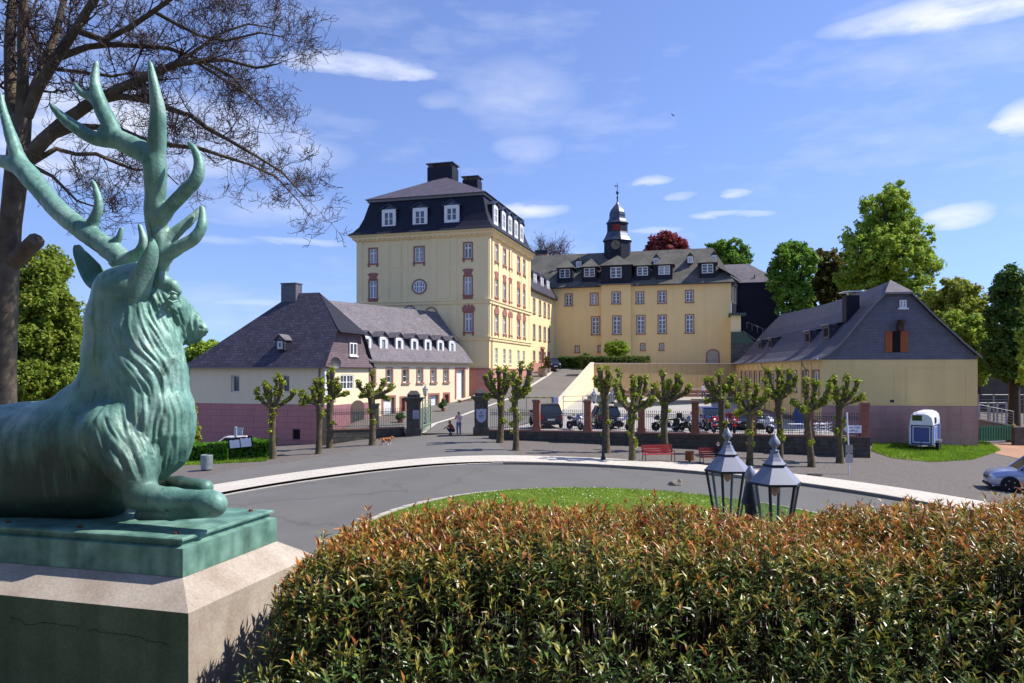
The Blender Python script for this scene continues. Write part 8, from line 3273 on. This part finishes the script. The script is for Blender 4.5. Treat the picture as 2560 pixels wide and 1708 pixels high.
g = G(1147, 1088)
J = stand(((.19, 0, 1.42), (.27, .12, 1.2), (.1, .25, 1.42)), ((-.19, 0, 1.42), (-.26, .14, 1.2), (-.08, .27, 1.4)), .04, (0, 1, -.15))
person((g.x, g.y, g.z), math.radians(158), J, 'woman in pale pink top and blue jeans holding something to her face in the gateway',
       cloth('pink', C(232, 206, 206)), cloth('jeans', C(112, 122, 158)), cloth('yellow_shoe', C(206, 200, 110)), mat('hair_auburn', C(130, 72, 52), .6, .2, 20), .45)
J = dict(hip=(0, -.02, .34), chest=(0, .16, .68), neck=(0, .2, .83), head=(0, .24, .95), look=(-.2, 1, -.1),
         sh=((.15, .15, .78), (-.15, .15, .78)), el=((.24, .34, .62), (-.2, .36, .62)), wr=((.2, .62, .52), (-.12, .6, .5)),
         hp=((.1, .0, .32), (-.1, .0, .32)), kn=((.14, .36, .44), (-.14, .36, .44)), an=((.12, .12, .08), (-.12, .12, .08)))
g = G(1137, 1087)
person((g.x - .15, g.y - .1, g.z), math.radians(100), J, 'crouching child in rust-red top and dark trousers beside the woman in the gateway',
       cloth('rust', C(150, 76, 64)), cloth('navy', C(46, 46, 78)), cloth('dark_shoe', C(50, 48, 56)), mat('hair_brown', C(96, 66, 48), .6, .2, 20), .45)
w = W(1759, 990, 84.6)
zz = float(yard_z(w.x, w.y))
person((w.x, w.y, zz), math.radians(130), stand(step=.12), 'dark-haired person in white shirt walking along the retaining wall',
       cloth('white', C(232, 228, 232)), cloth('denim', C(84, 90, 118)), cloth('black_shoe', C(40, 40, 44)), mat('hair_black', C(40, 34, 34), .6, .2, 20), .45)
bm4 = b2.matrix_basis.copy()


def sit(hand=.0):
    return dict(hip=(0, 0, .56), chest=(0, -.04, .92), neck=(0, -.02, 1.07), head=(0, .02, 1.2), look=(.3, 1, 0),
                sh=((.19, -.04, 1.03), (-.19, -.04, 1.03)), el=((.26, .06, .78), (-.26, .06, .78)), wr=((.14, .26, .68), (-.14, .28 + hand, .68)),
                hp=((.1, .05, .55), (-.1, .05, .55)), kn=((.13, .45, .5), (-.13, .45, .5)), an=((.13, .5, .09), (-.13, .48, .09)))


bl = Vector(b2.location)
ba_ = b2.rotation_euler.z
for frac, label, top, leg, hair, bald, nmh in ((.52, 'bald white-bearded man in a dark jacket sitting on the red bench', C(52, 36, 40), C(60, 60, 70), C(226, 222, 216), True, 'hair_white'),
                                               (.86, 'person in a white top sitting at the right end of the red bench', C(226, 228, 236), C(60, 64, 96), C(190, 186, 180), False, 'hair_grey')):
    p = bl + Vector((math.cos(ba_), math.sin(ba_), 0)) * b2w * frac + Vector((-math.sin(ba_), math.cos(ba_), 0)) * .36
    person((p.x, p.y, p.z), ba_ + math.pi + .15, sit(), label, cloth(nmh + '_top', top), cloth(nmh + '_leg', leg), cloth('brown_shoe', C(70, 56, 48)), mat(nmh, hair, .7, .1, 20), 1.0, bald)

# dog
g = G(966, 1113)
dg = empty('dog', (g.x, g.y, g.z), math.radians(8))
fd2 = Field((-.6, -.25, -.02), (.65, .25, .75), .012)
fd2.chain([((-.22, 0, .40), .105), ((0, 0, .40), .1), ((.2, 0, .41), .125)], .05)
fd2.chain([((.24, 0, .45), .09), ((.36, 0, .52), .07)], .04)
fd2.chain([((.37, 0, .54), .075), ((.43, 0, .53), .055), ((.52, 0, .50), .034)], .02)
for s in (-1, 1):
    fd2.cone((.35, s * .05, .6), .025, (.32, s * .075, .56), .012, .01)
    x = .2 + .07 * s
    fd2.chain([((.18, s * .07, .36), .055), ((x, s * .07, .2), .03), ((x - .01 + .02 * s, s * .07, .03), .026), ((x + .05 + .02 * s, s * .07, .022), .022)], .02)
    x = -.26 - .06 * s
    fd2.chain([((-.22, s * .07, .36), .08), ((x + .08, s * .075, .27), .05), ((x - .04, s * .075, .18), .03), ((x - .01, s * .075, .03), .024), ((x + .05, s * .075, .022), .022)], .02)
fd2.chain([((-.3, 0, .45), .03), ((-.42, 0, .46), .03), ((-.5, 0, .38), .022)], .02)
V, Q = fd2.mesh()
m_dog = bpy.data.materials.new('dog_fur')
m_dog.use_nodes = True
nt = m_dog.node_tree
tcd, spd, rmd = nt.nodes.new('ShaderNodeTexCoord'), nt.nodes.new('ShaderNodeSeparateXYZ'), nt.nodes.new('ShaderNodeValToRGB')
nt.links.new(tcd.outputs['Object'], spd.inputs[0])
nt.links.new(spd.outputs[2], rmd.inputs[0])
rmd.color_ramp.elements[0].position, rmd.color_ramp.elements[0].color = .16, C(226, 214, 198)
rmd.color_ramp.elements[1].position, rmd.color_ramp.elements[1].color = .24, C(184, 112, 66)
nt.links.new(rmd.outputs[0], nt.nodes['Principled BSDF'].inputs['Base Color'])
nt.nodes['Principled BSDF'].inputs['Roughness'].default_value = .9
obj('body', fast_mesh('body', smooth_verts(V, Q, 1), Q, m_dog, True), dg)
MB(T(.545, 0, .505)).lathe([(.003, -.014), (.016, -.005), (.016, .008), (.003, .014)], 8).build('nose', m_blackpl, dg)
tag(dg, 'tan dog with white legs trotting up the drive', 'dog')
